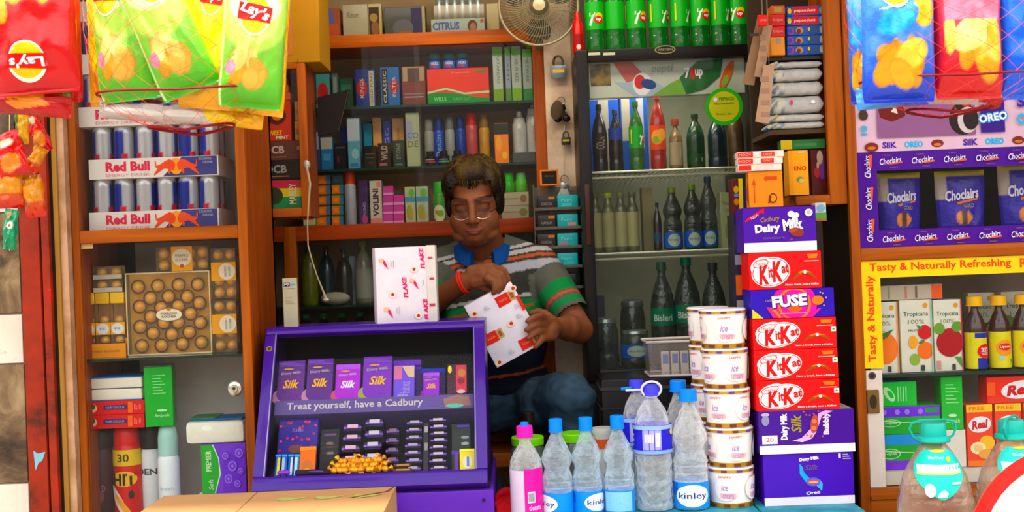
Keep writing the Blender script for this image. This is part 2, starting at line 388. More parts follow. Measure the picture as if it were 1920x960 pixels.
# raw wood jamb next to the cabinet, pale scar down it
ply = wood('a87c3c', 'Z', .8, .7); pale = blotch('scraped_pale_wood', [(.35, 'a87c58'), (.6, 'c8a080')], 14, .8)
YP = 3.11; xp = X(112, 480, YP)
b = MB(); b.box(x3+.007, xp, YP, 3.5, 0, 2.45, ply, .001); b.box(xp, X(136, 480, 3.15)-.001, YP+.01, 3.5, 0, 2.45, pale)
struct('trim_4', b)

# ================================================================ cabinets
def pane(name, x0, x1, z0, z1, y, parent, t=.004):
    q = MB(); q.box(x0, x1, y, y+t, z0, z1, PANE); return obj(name, q, parent, world=True)
# ---- left cabinet
LY = 3.15; x0, x1 = X(136, 480, LY), X(466, 480, LY)
LCAB = thing('display_cabinet', 'tall orange-brown wooden cabinet with glass front behind the green chip bags, at the left', 'cabinet', ((x0+x1)/2, LY, .45))
z_mid0, z_mid1 = Z(300, 452, LY), Z(300, 427, LY); ZB, ZT = .45, 2.4
b = MB(); b.box(x0, x0+.012, LY+.02, 3.5, ZB, ZT, WDV); b.box(x1-.012, x1, LY+.02, 3.5, ZB, ZT, WDV); b.box(x0, x1, 3.48, 3.5, ZB, ZT, P('dcd8d0', .6)); b.box(x0+.012, x0+.06, 3.47, 3.48, ZB, ZT, P('1c1612', .7))
b.box(x0+.012, x1-.012, LY+.02, 3.48, z_mid0+.004, z_mid1-.004, WH); b.box(x0+.012, x1-.012, LY+.02, 3.48, ZB, ZB+.02, WH); b.box(x0, x1, LY+.02, 3.5, ZT-.02, ZT, WH)
obj('carcass', b, LCAB, world=True)
b = MB(); b.box(x0, x0+.019, LY, LY+.022, ZB, ZT, WV, .002); b.box(X(448, 480, LY), x1, LY, LY+.022, ZB, ZT, WV, .002)
b.box(x0+.019, X(448, 480, LY), LY, LY+.022, z_mid0, z_mid1, WH, .002); b.box(x0+.019, X(448, 480, LY), LY, LY+.022, ZB, ZB+.03, WH, .002); b.box(x0+.019, X(448, 480, LY), LY, LY+.022, ZT-.03, ZT, WH)
obj('door_frame', b, LCAB, world=True)
LX0, LX1 = x0+.019, X(448, 480, LY)
pane('glass_pane', LX0, LX1, ZB+.03, z_mid0, LY+.008, LCAB)
pane('glass_pane', LX0, LX1, z_mid1, ZT-.03, LY+.008, LCAB)
LSH = Z(300, 668, 3.2)
b = MB(); b.box(x0+.012, x1-.012, LY+.03, 3.475, LSH-.007, LSH, SHELFG); obj('glass_shelf', b, LCAB, world=True)
b = MB(); lx, lz = XZ(440, 728, LY)
b.T = Matrix.Translation((lx, LY+.008, lz)) @ Matrix.Rotation(PI/2, 4, 'X'); b.lathe([(0, 0), (.02, 0), (.021, .004), (.017, .010), (.010, .012), (.009, .016), (.0, .016)], P('c8c0b4', .25, .9)); b.T = Matrix()
b.front(LY-.008); b.e(lx, lz, .004, .004, P('3a342c')); obj('door_lock', b, LCAB, world=True)
b = MB(); b.front(LY+.012); px, pz = XZ(158, 462, LY); b.r(px-.018, px+.018, pz-.006, pz+.006, P('c9a878')); obj('price_sticker', b, LCAB, world=True)
L_UP = z_mid1-.004   # shelf height of upper part

# ---- hanging side cabinet with the rolling-paper boxes
OY = 3.5; x0, x1 = X(453, 480, OY), X(585, 480, OY); zb, zt = Z(520, 408, OY), Z(530, 119, OY)
OCAB = thing('wall_cabinet', 'small orange wooden wall cabinet holding stacked paper boxes, right of the cans', 'cabinet', ((x0+x1)/2, OY, zb))
b = MB(); b.box(x0, x1, OY+.15, OY+.165, zb, zt, WDV); b.box(x0, x0+.02, OY+.02, OY+.15, zb, zt, WDV); b.box(x1-.012, x1, OY+.02, OY+.15, zb, zt, WDV)
b.box(x0+.02, x1-.012, OY+.01, OY+.15, zb+.004, zb+.026, WH); b.box(x0+.02, x1-.012, OY+.02, OY+.15, zt-.015, zt, WH); obj('carcass', b, OCAB, world=True)
b = MB(); b.box(x0, x0+.052, OY, OY+.02, zb, zt, WV, .003); b.box(x1-.024, x1, OY, OY+.02, zb, zt, WV, .003); b.box(x0+.052, x1-.024, OY-.004, OY+.016, zb, zb+.026, WH, .003); b.box(x0+.052, x1-.024, OY, OY+.02, zt-.016, zt, WH, .002)
obj('door_frame', b, OCAB, world=True); pane('glass_pane', x0+.052, x1-.024, zb+.026, zt-.016, OY+.01, OCAB)
OC0, OC1, OCZ, OCT = x0+.052, x1-.024, zb+.026, zt

# ---- back cabinet (shelves behind the shopkeeper)
BY = 4.0; x0, x1 = X(470, 480, BY), X(1034, 480, BY)
def BZ(py, px=800): return Z(px, py, BY)
zr0, zr1 = BZ(447, 700), BZ(419, 700); zt0, zt1 = BZ(84), BZ(60)
BCAB = thing('shelf_cabinet', 'wide orange wooden wall cabinet with glass shelves behind the man', 'cabinet', ((x0+x1)/2, BY, FLZ))
b = MB(); bk = P('a8906c', .75)
b.box(x0, x1, 4.26, 4.28, FLZ, 2.44, bk); b.box(x0, x0+.015, BY+.02, 4.26, FLZ, 2.44, WDV); b.box(x1-.015, x1, BY+.02, 4.26, FLZ, 2.44, WDV)
b.box(x0+.015, x1-.015, BY+.02, 4.26, zt0+.004, zt1-.001, WD); b.box(x0+.015, x1-.015, BY+.02, 4.26, zr0+.01, zr1-.001, WD); b.box(x0, x1, BY+.02, 4.26, FLZ, FLZ+.02, WD)
obj('carcass', b, BCAB, world=True)
b = MB(); xs = X(585, 480, BY)
b.box(X(1012, 480, BY), x1, BY, BY+.022, FLZ, 2.44, wood('a85416', 'Z'), .003); b.box(X(533, 480, BY), X(556, 480, BY), BY-.002, BY+.022, FLZ, zr1, WV, .003)
b.box(x0, x0+.02, BY, BY+.022, FLZ, zr1, WDV)
b.box(x0, X(1012, 480, BY), BY, BY+.021, zr0, zr1, WD, .003); b.box(x0+.02, X(1012, 480, BY), BY-.002, BY+.021, BZ(852, 935), BZ(806, 935), wood('a8581c', 'X'), .003); b.box(X(600, 480, BY), X(1012, 480, BY), BY, BY+.021, zt0, zt1, wood('d06a20', 'X'), .003); b.box(x0, x1, BY, BY+.021, FLZ, FLZ+.05, WD)
obj('door_frame', b, BCAB, world=True)
SH1, SH2 = BZ(192), BZ(309); SH0 = zt1-.001; SH3 = zr1-.001
for k in (SH1, SH2):
    b = MB(); b.box(x0+.015, x1-.015, BY+.04, 4.255, k-.008, k, P('14382c', .15)); obj('glass_shelf', b, BCAB, world=True)
SH4 = BZ(573, 650); b = MB(); b.box(x0+.015, x1-.015, BY+.04, 4.255, SH4-.008, SH4, P('0c2c24', .15)); obj('glass_shelf', b, BCAB, world=True)
pane('glass_pane', X(600, 480, BY), X(800, 480, BY), zr1, zt0, BY+.006, BCAB); pane('glass_pane', X(790, 480, BY), X(1012, 480, BY), zr1, zt0, BY+.013, BCAB)
pane('glass_pane', X(556, 480, BY), X(1012, 480, BY), FLZ+.05, zr0, BY+.008, BCAB); pane('glass_pane', x0+.02, X(533, 480, BY), FLZ+.05, zr0, BY+.008, BCAB)

# ---- fridge
FY = 3.72; fx0, fx1 = X(1094, 480, FY), X(1440, 480, FY); FT = Z(1240, 88, FY); FB = Z(1240, 712, FY)
FR = thing('display_fridge', 'tall black glass-door drinks fridge with lime soda bottles on its roof', 'fridge', ((fx0+fx1)/2, FY, FLZ))
blk = P('16120f', .35); blk2 = P('241c16', .4); inn = P('a4a68c', .5)
b = MB(); b.box(fx0, fx0+.03, FY+.04, 4.27, FLZ+.05, FT, blk, .004); b.box(fx1-.03, fx1, FY+.04, 4.27, FLZ+.05, FT, blk, .004); b.box(fx0+.03, fx1-.03, 4.24, 4.27, FLZ+.05, FT, inn)
b.box(fx0+.03, fx1-.03, FY+.04, 4.24, FT-.03, FT, blk); b.box(fx0, fx1, FY+.03, 4.27, FLZ, FB, blk2, .004); obj('carcass', b, FR, world=True)
b = MB(); tz0 = Z(1240, 110, FY)
b.box(fx0, fx0+.036, FY, FY+.035, FB, FT, blk, .005); b.box(fx1-.036, fx1, FY, FY+.035, FB, FT, blk, .005); b.box(fx0+.036, fx1-.036, FY, FY+.035, tz0, FT, blk, .004); b.box(fx0+.036, fx1-.036, FY, FY+.035, FB, Z(1240, 690, FY), blk, .004)
df = obj('door', b, FR, world=True)
b = MB(); hz0, hz1 = Z(1104, 460, FY), Z(1104, 345, FY); b.box(fx0+.010, fx0+.026, FY-.012, FY, hz0, hz1, P('3a1e14', .3), .004); obj('door_handle', b, FR, world=True).parent = df
pane('glass_pane', fx0+.036, fx1-.036, Z(1240, 690, FY), tz0, FY+.012, FR)
b = MB(); cx, cz = XZ(1247, 93, FY); b.front(FY); b.e(cx, cz, .032, .013, P('8a7c50', .3, .6)); b.e(cx, cz, .028, .010, blk); b.t('WESTERN', cx, cz, .046, .007, P('b0a070'))
obj('badge', b, FR, world=True)
for q in (1114, 1142): b = MB(); b.front(FY); a, c = XZ(q, 101, FY); b.r(a-.018, a+.018, c-.004, c+.004, P('b8b49c')); obj('tape_strip', b, FR, world=True)
FS1, FS2, FS3 = Z(1240, 317, FY+.06), Z(1240, 470, FY+.06), Z(1240, 690, FY+.06)
for k in (FS1, FS2, FS3):
    b = MB()
    for yy in (0, .028): b.tube([(fx0+.035, FY+.055, k-.004-yy*.6), (fx1-.035, FY+.055, k-.004-yy*.6)], .0035, P('a8a890', .3, .3), 6)
    for i in range(30):
        xx = fx0+.04+(fx1-fx0-.08)*i/29; b.tube([(xx, FY+.055, k-.004), (xx, 4.235, k-.004)], .0016, P('a8a890', .3, .3), 4)
    obj('wire_shelf', b, FR, world=True)
# printed header light panel inside the fridge
b = MB(); hx0, hx1 = fx0+.04, fx1-.04; hz0, hz1 = Z(1240, 180, FY+.04), Z(1240, 113, FY+.04); yy = FY+.045
b.box(hx0, hx1, yy, yy+.03, hz0, hz1, P('b4b8aa', .4), .002)
cx = (hx0+hx1)/2; W_ = hx1-hx0; b.front(yy, W_, hz1-hz0, cx, hz0)
b.r(-.49, -.36, .35, .97, blotch('tarnished_foil', [(.4, '4c3c10'), (.6, '8a7030')], 40, .3))
b.p([(-.34, .98), (-.22, .98), (-.13, .55), (-.26, .42)], P('b4584c')); b.p([(-.34, .45), (-.26, .42), (-.13, .55), (.0, .2), (-.1, .02), (-.2, .0)], P('9aa8b8'))
b.e(-.16, .36, .06, .32, P('d8d8d8')); b.e(-.175, .42, .035, .2, P('c22a1c')); b.e(-.12, .35, .05, .14, P('1c3a7a'), -.3)
b.p([(-.1, .02), (.02, .35), (.12, .55), (.2, .3), (.12, .02)], P('6a9c2c')); b.p([(.12, .02), (.08, .5), (.2, .95), (.36, .98), (.34, .5), (.24, .15)], P('1c5c28'))
b.t('7', .13, .62, .035, .3, P('e8e0e0'), bold=.03); b.e(.165, .6, .018, .16, P('c0181c')); b.t('up', .205, .58, .05, .26, P('e8e0e0'), bold=.03)
b.e(.4-.02, .5, .028, .45, P('d06018'), -.42); b.e(.37, .35, .018, .18, P('8aa03c'), -.42); b.t('pepsi', -.03, .75, .14, .3, P('8c9894'), shear=.2)
obj('header_panel', b, FR, world=True)
# ---- round sticker
b = MB(); b.front(FY+.011); cx, cz = XZ(1359, 199, FY)
b.e(cx, cz, .057, .057, P('2aa018'), n=40); b.e(cx, cz, .046, .046, P('b4b410'), n=36); b.e(cx-.026, cz+.022, .006, .006, P('d8e0f0')); b.t('PEPSICO', cx+.008, cz+.023, .046, .010, P('1a7a20'), bold=.03)
b.t('RECOMMENDS', cx, cz+.009, .058, .006, P('3a4410')); b.t('Retailer No.', cx, cz-.022, .05, .005, P('3a4410')); obj('round_sticker', b, FR, world=True)['label'] = 'round green-rimmed yellow sticker'

# ---- hanging right cabinet
HY = 3.16; hx1 = xr-.002; hx0 = X(1428, 250, HY); hzb = Z(1530, 384, HY)
HC = thing('wall_cabinet', 'orange wooden wall cabinet with toothpaste and white sachets, above the chocolate boxes', 'cabinet', ((hx0+hx1)/2, HY, hzb))
b = MB(); b.box(hx0+.03, hx1, HY+.27, HY+.29, hzb, 2.4, P('3a2c1e', .7)); b.box(hx1-.015, hx1, HY+.02, HY+.27, hzb, 2.4, WDV)
xl = X(1492, 370, HY); b.box(xl, hx1-.015, HY+.01, HY+.27, hzb, hzb+.026, WH, .001)
s2 = Z(1500, 240, HY); b.box(hx0+.03, hx1-.015, HY+.03, HY+.27, s2-.012, s2, P('4a3a22', .3)); s1 = Z(1500, 101, HY); b.box(hx0+.03, hx1-.015, HY+.03, HY+.27, s1-.010, s1, P('30281c', .3))
obj('carcass', b, HC, world=True)
b = MB(); b.box(hx1-.045, hx1, HY, HY+.022, hzb, 2.4, WV, .003); b.box(xl, hx1-.045, HY-.003, HY+.02, hzb, hzb+.024, WH, .003); obj('door_frame', b, HC, world=True)
HS1, HS2, HS3 = s1, s2, hzb+.026

# ---- right cabinet
RY = 3.15; x0, x1 = xr, xr+.72; RX1 = x1
RC = thing('display_cabinet', 'orange-brown wooden cabinet with printed borders on its glass, at the right edge', 'cabinet', ((x0+x1)/2, RY, .45))
z0m, z1m = Z(1760, 487, RY), Z(1760, 460, RY); rb = Z(1650, 915, RY)
b = MB(); b.box(x0+.03, x1, RY+.35, RY+.37, .45, 2.4, P('c8beb0', .6)); b.box(x1-.012, x1, RY+.02, RY+.35, .45, 2.4, WDV); b.box(x0+.03, x1, RY+.02, RY+.35, z0m+.01, z0m+.03, WH); b.box(x0+.03, x1, RY+.02, RY+.35, rb-.03, rb-.005, WH)
b.box(x0+.03, x1, RY+.02, RY+.35, 2.38, 2.4, WH); b.box(x0+.03, x1-.012, RY+.325, RY+.35, z1m, 2.38, P('1c1218', .7)); obj('carcass', b, RC, world=True)
b = MB(); b.box(x0, x0+.024, RY, RY+.024, .45, 2.4, WV, .003); b.box(x0+.024, x1, RY, RY+.022, z0m+.004, z1m, WH, .004); b.box(x0+.024, x1, RY, RY+.022, .45, rb, WH, .004); b.box(x0+.024, x1, RY-.006, RY, rb-.03, rb-.018, WH, .002)
obj('door_frame', b, RC, world=True)
pane('glass_pane', x0+.024, x1, z1m, 2.38, RY+.010, RC); pane('glass_pane', x0+.06, x1, rb, z0m, RY+.010, RC)
RS2 = Z(1760, 697, 3.2)
b = MB(); b.box(x0+.03, x1-.012, RY+.03, RY+.34, RS2-.008, RS2, P('24342c', .2)); obj('glass_shelf', b, RC, world=True)
b = MB(); jx0, jx1 = x0+.026, x0+.068; jt = Z(1640, 695, RY)
b.box(jx0, jx1, RY+.004, RY+.02, rb, jt, P('d8ccc0', .5), .002); sl = obj('sliding_stile', b, RC, world=True)
b = MB(); a, c = XZ(1637, 753, RY); b.box(a-.016, a+.016, RY-.002, RY+.004, c-.030, c+.030, P('8a6c40', .35, .7), .002); b.front(RY-.003); b.e(a, c, .009, .018, P('3c2c18', .4, .5))
a, c = XZ(1636, 705, RY); b.front(RY+.004); b.e(a, c, .010, .010, P('5a5048', .4, .6)); b.e(a, c, .006, .006, P('2a2420')); q = obj('finger_pull', b, RC, world=True); q.parent = sl
# printed borders on the glass (paper strips)
PUR = P('4a1a8c', .35); LIL = P('d8b4c8', .4); YEL = P('f8cc08', .35)
def strip(name, label, quads, fn):
    b = MB(); yb = RY+.009
    for (a0, a1, c0, c1, mm) in quads: b.box(a0, a1, yb-.0012, yb, c0, c1, mm)
    b.front(yb-.0012); fn(b); q = obj(name, b, RC, world=True); q['label'] = label; return q
pz = lambda py, px=1620: Z(px, py, RY); pxx = lambda px, py=480: X(px, py, RY)
cx0 = pxx(1611, 470); ct, cb_ = pz(286), pz(466); e1, e2 = pz(320, 1640), pz(432, 1640); cs = pxx(1648, 380)
def choc(b):
    wh = P('e8dce0'); og = P('e05a28'); gd = P('9a6a58')
    for i in range(6):
        for zz in ((ct+e1)/2, (e2+cb_)/2):
            cx = cs+.036+i*.082
            if i == 0: pass
            b.t('Choclairs', cx, zz+.001, .056, .016, wh, shear=.25, bold=.012, rot=.10); b.p([(cx-.008, zz-.010), (cx+.03, zz-.006), (cx+.031, zz-.0015), (cx+.0, zz-.006)], og); b.t('Cadbury', cx-.006, zz+.015, .02, .005, gd); b.t('eclairs', cx+.008, zz-.016, .02, .004, gd)
    for i in range(3):
        zz = cb_+.045+i*.082; cx = (cx0+cs)/2
        b.t('Choclairs', cx, zz, .056, .016, wh, rot=PI/2, shear=.25, bold=.012); b.p([(cx+.006, zz-.005), (cx+.010, zz-.005), (cx+.013, zz+.03), (cx+.005, zz+.03)], og)
strip('printed_border', 'purple printed paper border with eclair lettering', [(cx0, x1, e1, ct, PUR), (cx0, x1, cb_, e2, PUR), (cx0, cs, e2, e1, PUR)], choc)
def silk(b):
    pu = P('4a2aa0'); bl = P('38b0e0'); br = P('7a2a1c'); zz = ct+.017
    for i in range(4):
        cx = pxx(1655, 270)+.02+i*.208
        if i: b.e(cx-.085, zz, .016, .010, br); b.e(cx-.085, zz-.003, .010, .004, P('c8703c'))
        b.t('SilK', cx, zz, .038, .017, pu, bold=.04); b.t('OREO', cx+.062, zz, .048, .016, bl, bold=.04)
    b.e(pxx(1635, 275), zz-.004, .018, .012, br); b.e(pxx(1635, 275), zz-.006, .011, .004, P('c8703c'))
    cx = (cx0+cs)/2-.003
    b.t('SilK', cx, pz(195, 1625), .042, .017, pu, rot=PI/2, bold=.04); b.e(cx, pz(216, 1625), .012, .013, P('40301c')); b.t('10', cx, pz(244, 1625), .024, .018, bl, rot=PI/2, bold=.03)
# window picture above
    ln = P('8c5a84', .4); 
    b.r(pxx(1645, 230), pxx(1830, 230), pz(255, 1740), pz(120, 1740), ln)
    c1, c2 = pxx(1672, 205), pz(205, 1672); b.p([(c1-.04, c2+.03), (c1-.03, c2-.02), (c1, c2-.032), (c1+.035, c2-.018), (c1+.03, c2+.03)], P('6a1c14')); b.p([(c1-.002, c2-.006), (c1+.016, c2-.012), (c1+.01, c2+.01)], P('d8c8c0'))
    c1, c2 = XZ(1806, 222, RY); b.e(c1, c2, .036, .042, P('28181a')); b.e(c1+.012, c2-.004, .026, .034, P('c8bcb8')); b.e(c1+.02, c2-.002, .020, .028, P('28181a'))
    c1, c2 = XZ(1862, 215, RY); b.r(c1-.032, c1+.030, c2-.045, c2+.07, P('3a1c80')); b.e(c1, c2+.026, .022, .012, P('9a2c20')); b.t('OREO', c1, c2-.006, .078, .026, P('4aa0e0'), rot=.12, bold=.09); b.t('OREO', c1, c2-.006, .072, .020, P('f4f4f8'), rot=.12, bold=.03)
    c1, c2 = XZ(1915, 190, RY); b.t('S', c1, c2, .024, .03, pu, bold=.04); b.t('O', c1, c2-.045, .024, .03, bl, bold=.04)
strip('printed_poster', 'pale pink poster with chocolate and biscuit pictures', [(cx0, x1, ct+.001, 2.3, LIL)], silk)
yx0 = pxx(1617, 560); yt, yb2 = Z(1760, 485, RY), pz(692); y1_ = Z(1760, 517, RY); yi = pxx(1655, 600)
def yel(b):
    rd = P('e04a10'); b.t('Tasty & Naturally Refreshing', X(1765, 500, RY), (yt+y1_)/2+.003, .365, .026, rd, bold=.02, rot=.0)
    b.t('R', pxx(1922, 500), (yt+y1_)/2+.003, .02, .024, rd, bold=.02)
    b.t('Tasty & Naturally', (yx0+yi)/2, pz(598, 1635), .222, .025, rd, rot=PI/2, bold=.02)
strip('printed_border', 'yellow paper border with orange lettering', [(yx0, x1, y1_, yt, YEL), (yx0, yi, yb2, y1_, YEL)], yel)
# ================================================================ left cabinet contents
def c3(h): return rgb(h)
silver = c3('b4b2b4'); cblue = c3('1c2c8c'); cred = c3('c8283c'); ltsil = c3('dcd6cc')
CANM = VC(.25, .3, metal=.35, key='printed_aluminium')
def make_can():
    b = MB(); H = .134; R = .0265
    def col(a, z):
        q = (a/(PI/2)) % 1; k = int(a/(PI/2)) % 2; t = z/H
        if t > .93 or t < .04: return silver
        base = cblue if k else silver
        if not k and t < .22: base = cblue
        if k and t < .22: base = ltsil
        if abs(t-.42) < .05 and (q < .25 or q > .75): base = cred
        if abs(t-.33) < .03 and (q < .15 or q > .85): base = c3('e0a020')
        return base
    prof = [(0, .004), (.018, 0), (.024, .003), (R, .010)]+[(R, .010+i*(H-.024)/22) for i in range(1, 23)]+[(.024, H-.006), (.0225, H-.002), (.0228, H), (.0205, H), (.020, H-.003), (0, H-.003)]
    b.lathe(prof, CANM, 32, colfn=col)
    return obj('drink_can', b)
CAN = make_can(); used = [False]
def tray_deco(b):
    rd = P('d8284c', .4); bl = P('3c3c78', .4)
    b.p([(.58-.02, .985), (.985, .985), (.985, .02), (.52-.16+.14, .02)], bl) if False else b.p([(.22, .98), (.49, .98), (.49, .03), (.07, .03)], bl)
    b.t('Red Bull', -.20, .60, .34, .50, rd, bold=.045); b.t('ENERGY DRINK', -.20, .17, .34, .15, P('d88a98'))
    b.e(.175, .52, .05, .42, P('f09a18')); 
    og = P('e8502c')
    L = [(-.155, .75), (-.148, .80), (-.143, .62), (-.145, .52), (-.115, .58), (-.075, .74), (-.040, .84), (-.012, .74), (.004, .58), (.000, .40), (-.012, .26), (-.030, .30), (-.040, .10), (-.052, .12), (-.050, .34), (-.085, .38), (-.120, .22), (-.165, .02), (-.160, .14), (-.135, .36), (-.152, .48)]
    b.p([(.165+x, y+.05) for x, y in L], og); b.p([(.185-x, y+.05) for x, y in L][::-1], og)
    b.t('SUGARFREE', .40, .85, .10, .12, P('b0b0c8')); b.t('DRINK', .42, .68, .08, .12, P('b0b0c8'))
trayx0, trayx1 = 167, 410
TRAYM = P('dcd4cc', .6)
def tray(z, px0, py, label):
    Y = 3.20; sc = Y/F; w = 243*sc; h = 37*sc; d = .19
    x0 = X(px0, py, Y); b = MB(); t = .003
    b.box(0, w, 0, t, 0, h, TRAYM); b.box(0, w, d-t, d, 0, h, TRAYM); b.box(0, t, t, d-t, 0, h, TRAYM); b.box(w-t, w, t, d-t, 0, h, TRAYM); b.box(t, w-t, t, d-t, 0, t, TRAYM)
    b.front(0, w, h, w/2, 0); tray_deco(b)
    o = obj('drink_tray', b); o.location = (x0, Y, z); tag(o, label, 'tray', 'trays of energy drink cans'); return x0, Y, w, d
zc = L_UP; CH = .134
tray_lab = ['white printed energy drink tray standing on the cabinet shelf, lowest', 'white printed energy drink tray, second from the bottom', 'white printed energy drink tray, third from the bottom', 'white printed energy drink tray, fourth from bottom, left end showing', 'topmost white energy drink tray beside the green chip bags']
pys = [403, 302, 203, 101, 5]; px0s = [167, 166, 147, 147, 147]
random.seed(3)
for k in range(5):
    x0, Y, w, d = tray(zc, px0s[k], pys[k], tray_lab[k])
    rows = 2 if k < 2 else 1
    if k < 4:
        for r_ in range(rows):
            for i in range(6):
                p = (x0+w*(i+.5)/6+(0 if r_ == 0 else .0), Y+.032+r_*.056+ (0), zc+.0032)
                a = [.25, .9, .1, 2.4, 1.2, -.3][i]-(.75 if i in (0, 1, 2, 4) else -.1)+.2*k
                lb = 'energy drink can, %s, %s of the %s tray' % (ORD[i], 'front row' if r_ == 0 else 'back row', ['lowest', 'second lowest', 'third lowest', 'fourth lowest'][k])
                c = CAN if not used[0] else CAN.copy()
                if used[0]: COL.objects.link(c)
                used[0] = True; c.location = p; c.rotation_euler = (0, 0, a); tag(c, lb, 'can', 'energy drink cans in the trays')
    # the next tray rests on the cans
    zc += .0032+CH+.0006
# ---- gold chocolates
GOLD = blotch('gold_foil', [(.3, 'f09800'), (.55, 'ffbc18'), (.75, 'ffe078')], 60, .25, .8, metal=.05)
for n_ in [GOLD.node_tree.nodes['Principled BSDF']]: n_.inputs['Specular IOR Level'].default_value = .8; n_.inputs['Coat Weight'].default_value = .7
CUP = P('5a3418', .6); CLEARBOX = clear('clear_plastic_box', 'f8f4ec', .04, 'd8ccb0', .08, .25)
LABW = P('ded2bc', .5)
yF = 3.24; sF = yF/F
def bx(px, py, Y=yF): return X(px, py, Y)
# big square box
gx = bx(316, 588); gw = 158*sF; gh = 156*sF
g = thing('chocolate_gift_box', 'large clear square box of gold foil chocolate balls on the glass shelf', 'box', (gx, yF, LSH))
b = MB(); b.box(-gw/2, gw/2, .030, .036, 0.002, gh, P('f0b438', .4), .002); b.box(-gw/2, gw/2, .002, .036, 0.0, .003, P('d8c8a0', .3)); obj('back_tray', b, g)
b = MB(); t = .0012
b.box(-gw/2, gw/2, 0, t, 0.001, gh, CLEARBOX); b.box(-gw/2, -gw/2+t, 0, .036, 0.001, gh, CLEARBOX); b.box(gw/2-t, gw/2, 0, .036, 0.001, gh, CLEARBOX); b.box(-gw/2, gw/2, 0, .036, gh-t, gh, CLEARBOX)
for xx in (-gw/2+.001, gw/2-.001):
    b.tube([(xx, .001, .003), (xx, .001, gh-.002)], .0018, P('d8c8a0', .3), 6)
for zz in (.003, gh-.002): b.tube([(-gw/2, .001, zz), (gw/2, .001, zz)], .0018, P('d8c8a0', .3), 6)
obj('clear_cover', b, g)
balls = [(259, 538), (296, 536), (335, 534), (371, 533), (282, 559), (316, 556), (351, 556), (262, 575), (374, 568), (283, 594), (357, 588), (263, 613), (376, 605), (287, 625), (322, 627), (355, 623), (266, 649), (303, 648), (342, 645), (378, 642), (302, 577), (334, 574), (307, 605), (334, 604)]
gb = None
for i, (px, py) in enumerate(balls):
    sc = Y_ = yF+.016; x, z = XZ(px, py, Y_)
    x -= gx; z -= LSH
    if gb is None:
        gb = MB(); gb.ball((0, 0, 0), .0155, GOLD, 14, 9); gb.lathe([(.012, .010), (.0175, .002), (.0165, -.002), (.0, .012)][:3], CUP, 18) if False else None
        gb.T = Matrix.Rotation(PI/2, 4, 'X'); gb.lathe([(.010, -.012), (.0185, -.001), (.0195, .002), (.0180, .002), (.012, -.010)], CUP, 16); gb.T = Matrix()
        o0 = obj('foil_chocolate', gb, g); o0.location = (x, .018, z); o0['label'] = 'gold foil ball in a brown paper cup'
    else:
        o = o0.copy(); COL.objects.link(o); o.location = (x, .018, z)
b = MB(); lx, lz = bx(317, 590)-gx, Z(317, 590, yF)-LSH; b.front(-.0005)
b.e(lx, lz, .034, .016, LABW, n=28); b.t('FERRERO', lx, lz+.003, .044, .006, P('6a5a48'), bold=.03); b.t('ROCHER', lx, lz-.005, .038, .006, P('6a5a48'), bold=.03); b.e(lx, lz+.014, .006, .004, P('c07a20')); obj('oval_label', b, g)
def choc_pack(px, py, wpx, hpx, z0, label, cols, rows, lab, Y=yF, vert=True, group='small clear packs of gold chocolates'):
    sc = Y/F; w, h = wpx*sc, hpx*sc; x = X(px, py, Y); g = thing('chocolate_pack', label, 'box', (x, Y, z0), group=group)
    b = MB(); b.box(-w/2, w/2, .030, .032, 0, h, P('a88848', .4, .3)); b.box(-w/2, w/2, 0, .03, 0, .0015, CLEARBOX); b.box(-w/2, w/2, 0, .03, h-.0015, h, CLEARBOX); b.box(-w/2, w/2, 0, .0012, 0.0015, h-.0015, CLEARBOX)
    b.box(-w/2, -w/2+.001, 0.001, .03, 0.0015, h-.0015, CLEARBOX); b.box(w/2-.001, w/2, 0.001, .03, 0.0015, h-.0015, CLEARBOX); obj('clear_case', b, g)
    r = min(.0145, w/cols/2*.92, h/rows/2*.95)
    o = None
    for i in range(cols):
        for j in range(rows):
            p = (-w/2+w*(i+.5)/cols, .016, h*(j+.5)/rows)
            if o is None: q = MB(); q.ball((0, 0, 0), r, GOLD, 12, 8); o = obj('foil_chocolate', q, g); o.location = p
            else: c = o.copy(); COL.objects.link(c); c.location = p
    b = MB(); lab(b, w, h); obj('paper_band', b, g); return z0+h
ora = P('e09a10', .35)
def lab_h(b, w, h):
    b.box(-w*.2, w*.2, -.0015, -.0002, 0, h, ora); b.front(-.0016, w, h); b.e(0, .55, .18, .36, LABW, n=28); b.t('FERRERO', 0, .62, .26, .12, P('6a5a48')); b.t('ROCHER', 0, .45, .24, .12, P('6a5a48')); b.e(0, .2, .04, .08, P('b05a18'))
def lab_v(b, w, h):
    b.box(-w*.5, w*.5, -.0015, -.0002, h*.36, h*.72, ora); b.front(-.0016, w, h); b.e(.14, .54, .34, .16, LABW, n=28); b.t('FERRERO', .08, .54, .20, .09, P('6a5a48'), rot=PI/2); b.t('ROCHER', .24, .54, .18, .09, P('6a5a48'), rot=PI/2)
choc_pack(341, 481, 98, 46, LSH+gh+.0005, 'flat clear pack of gold chocolates lying on top of the big square box', 4, 2, lab_h)
z1 = choc_pack(421, 610, 46, 100, LSH, 'upright clear pack of gold chocolates on the shelf, right of the big box', 2, 4, lab_v)
choc_pack(419, 504, 46, 96, z1+.0006, 'upright clear pack of gold chocolates, standing on another at upper right', 2, 4, lab_v)
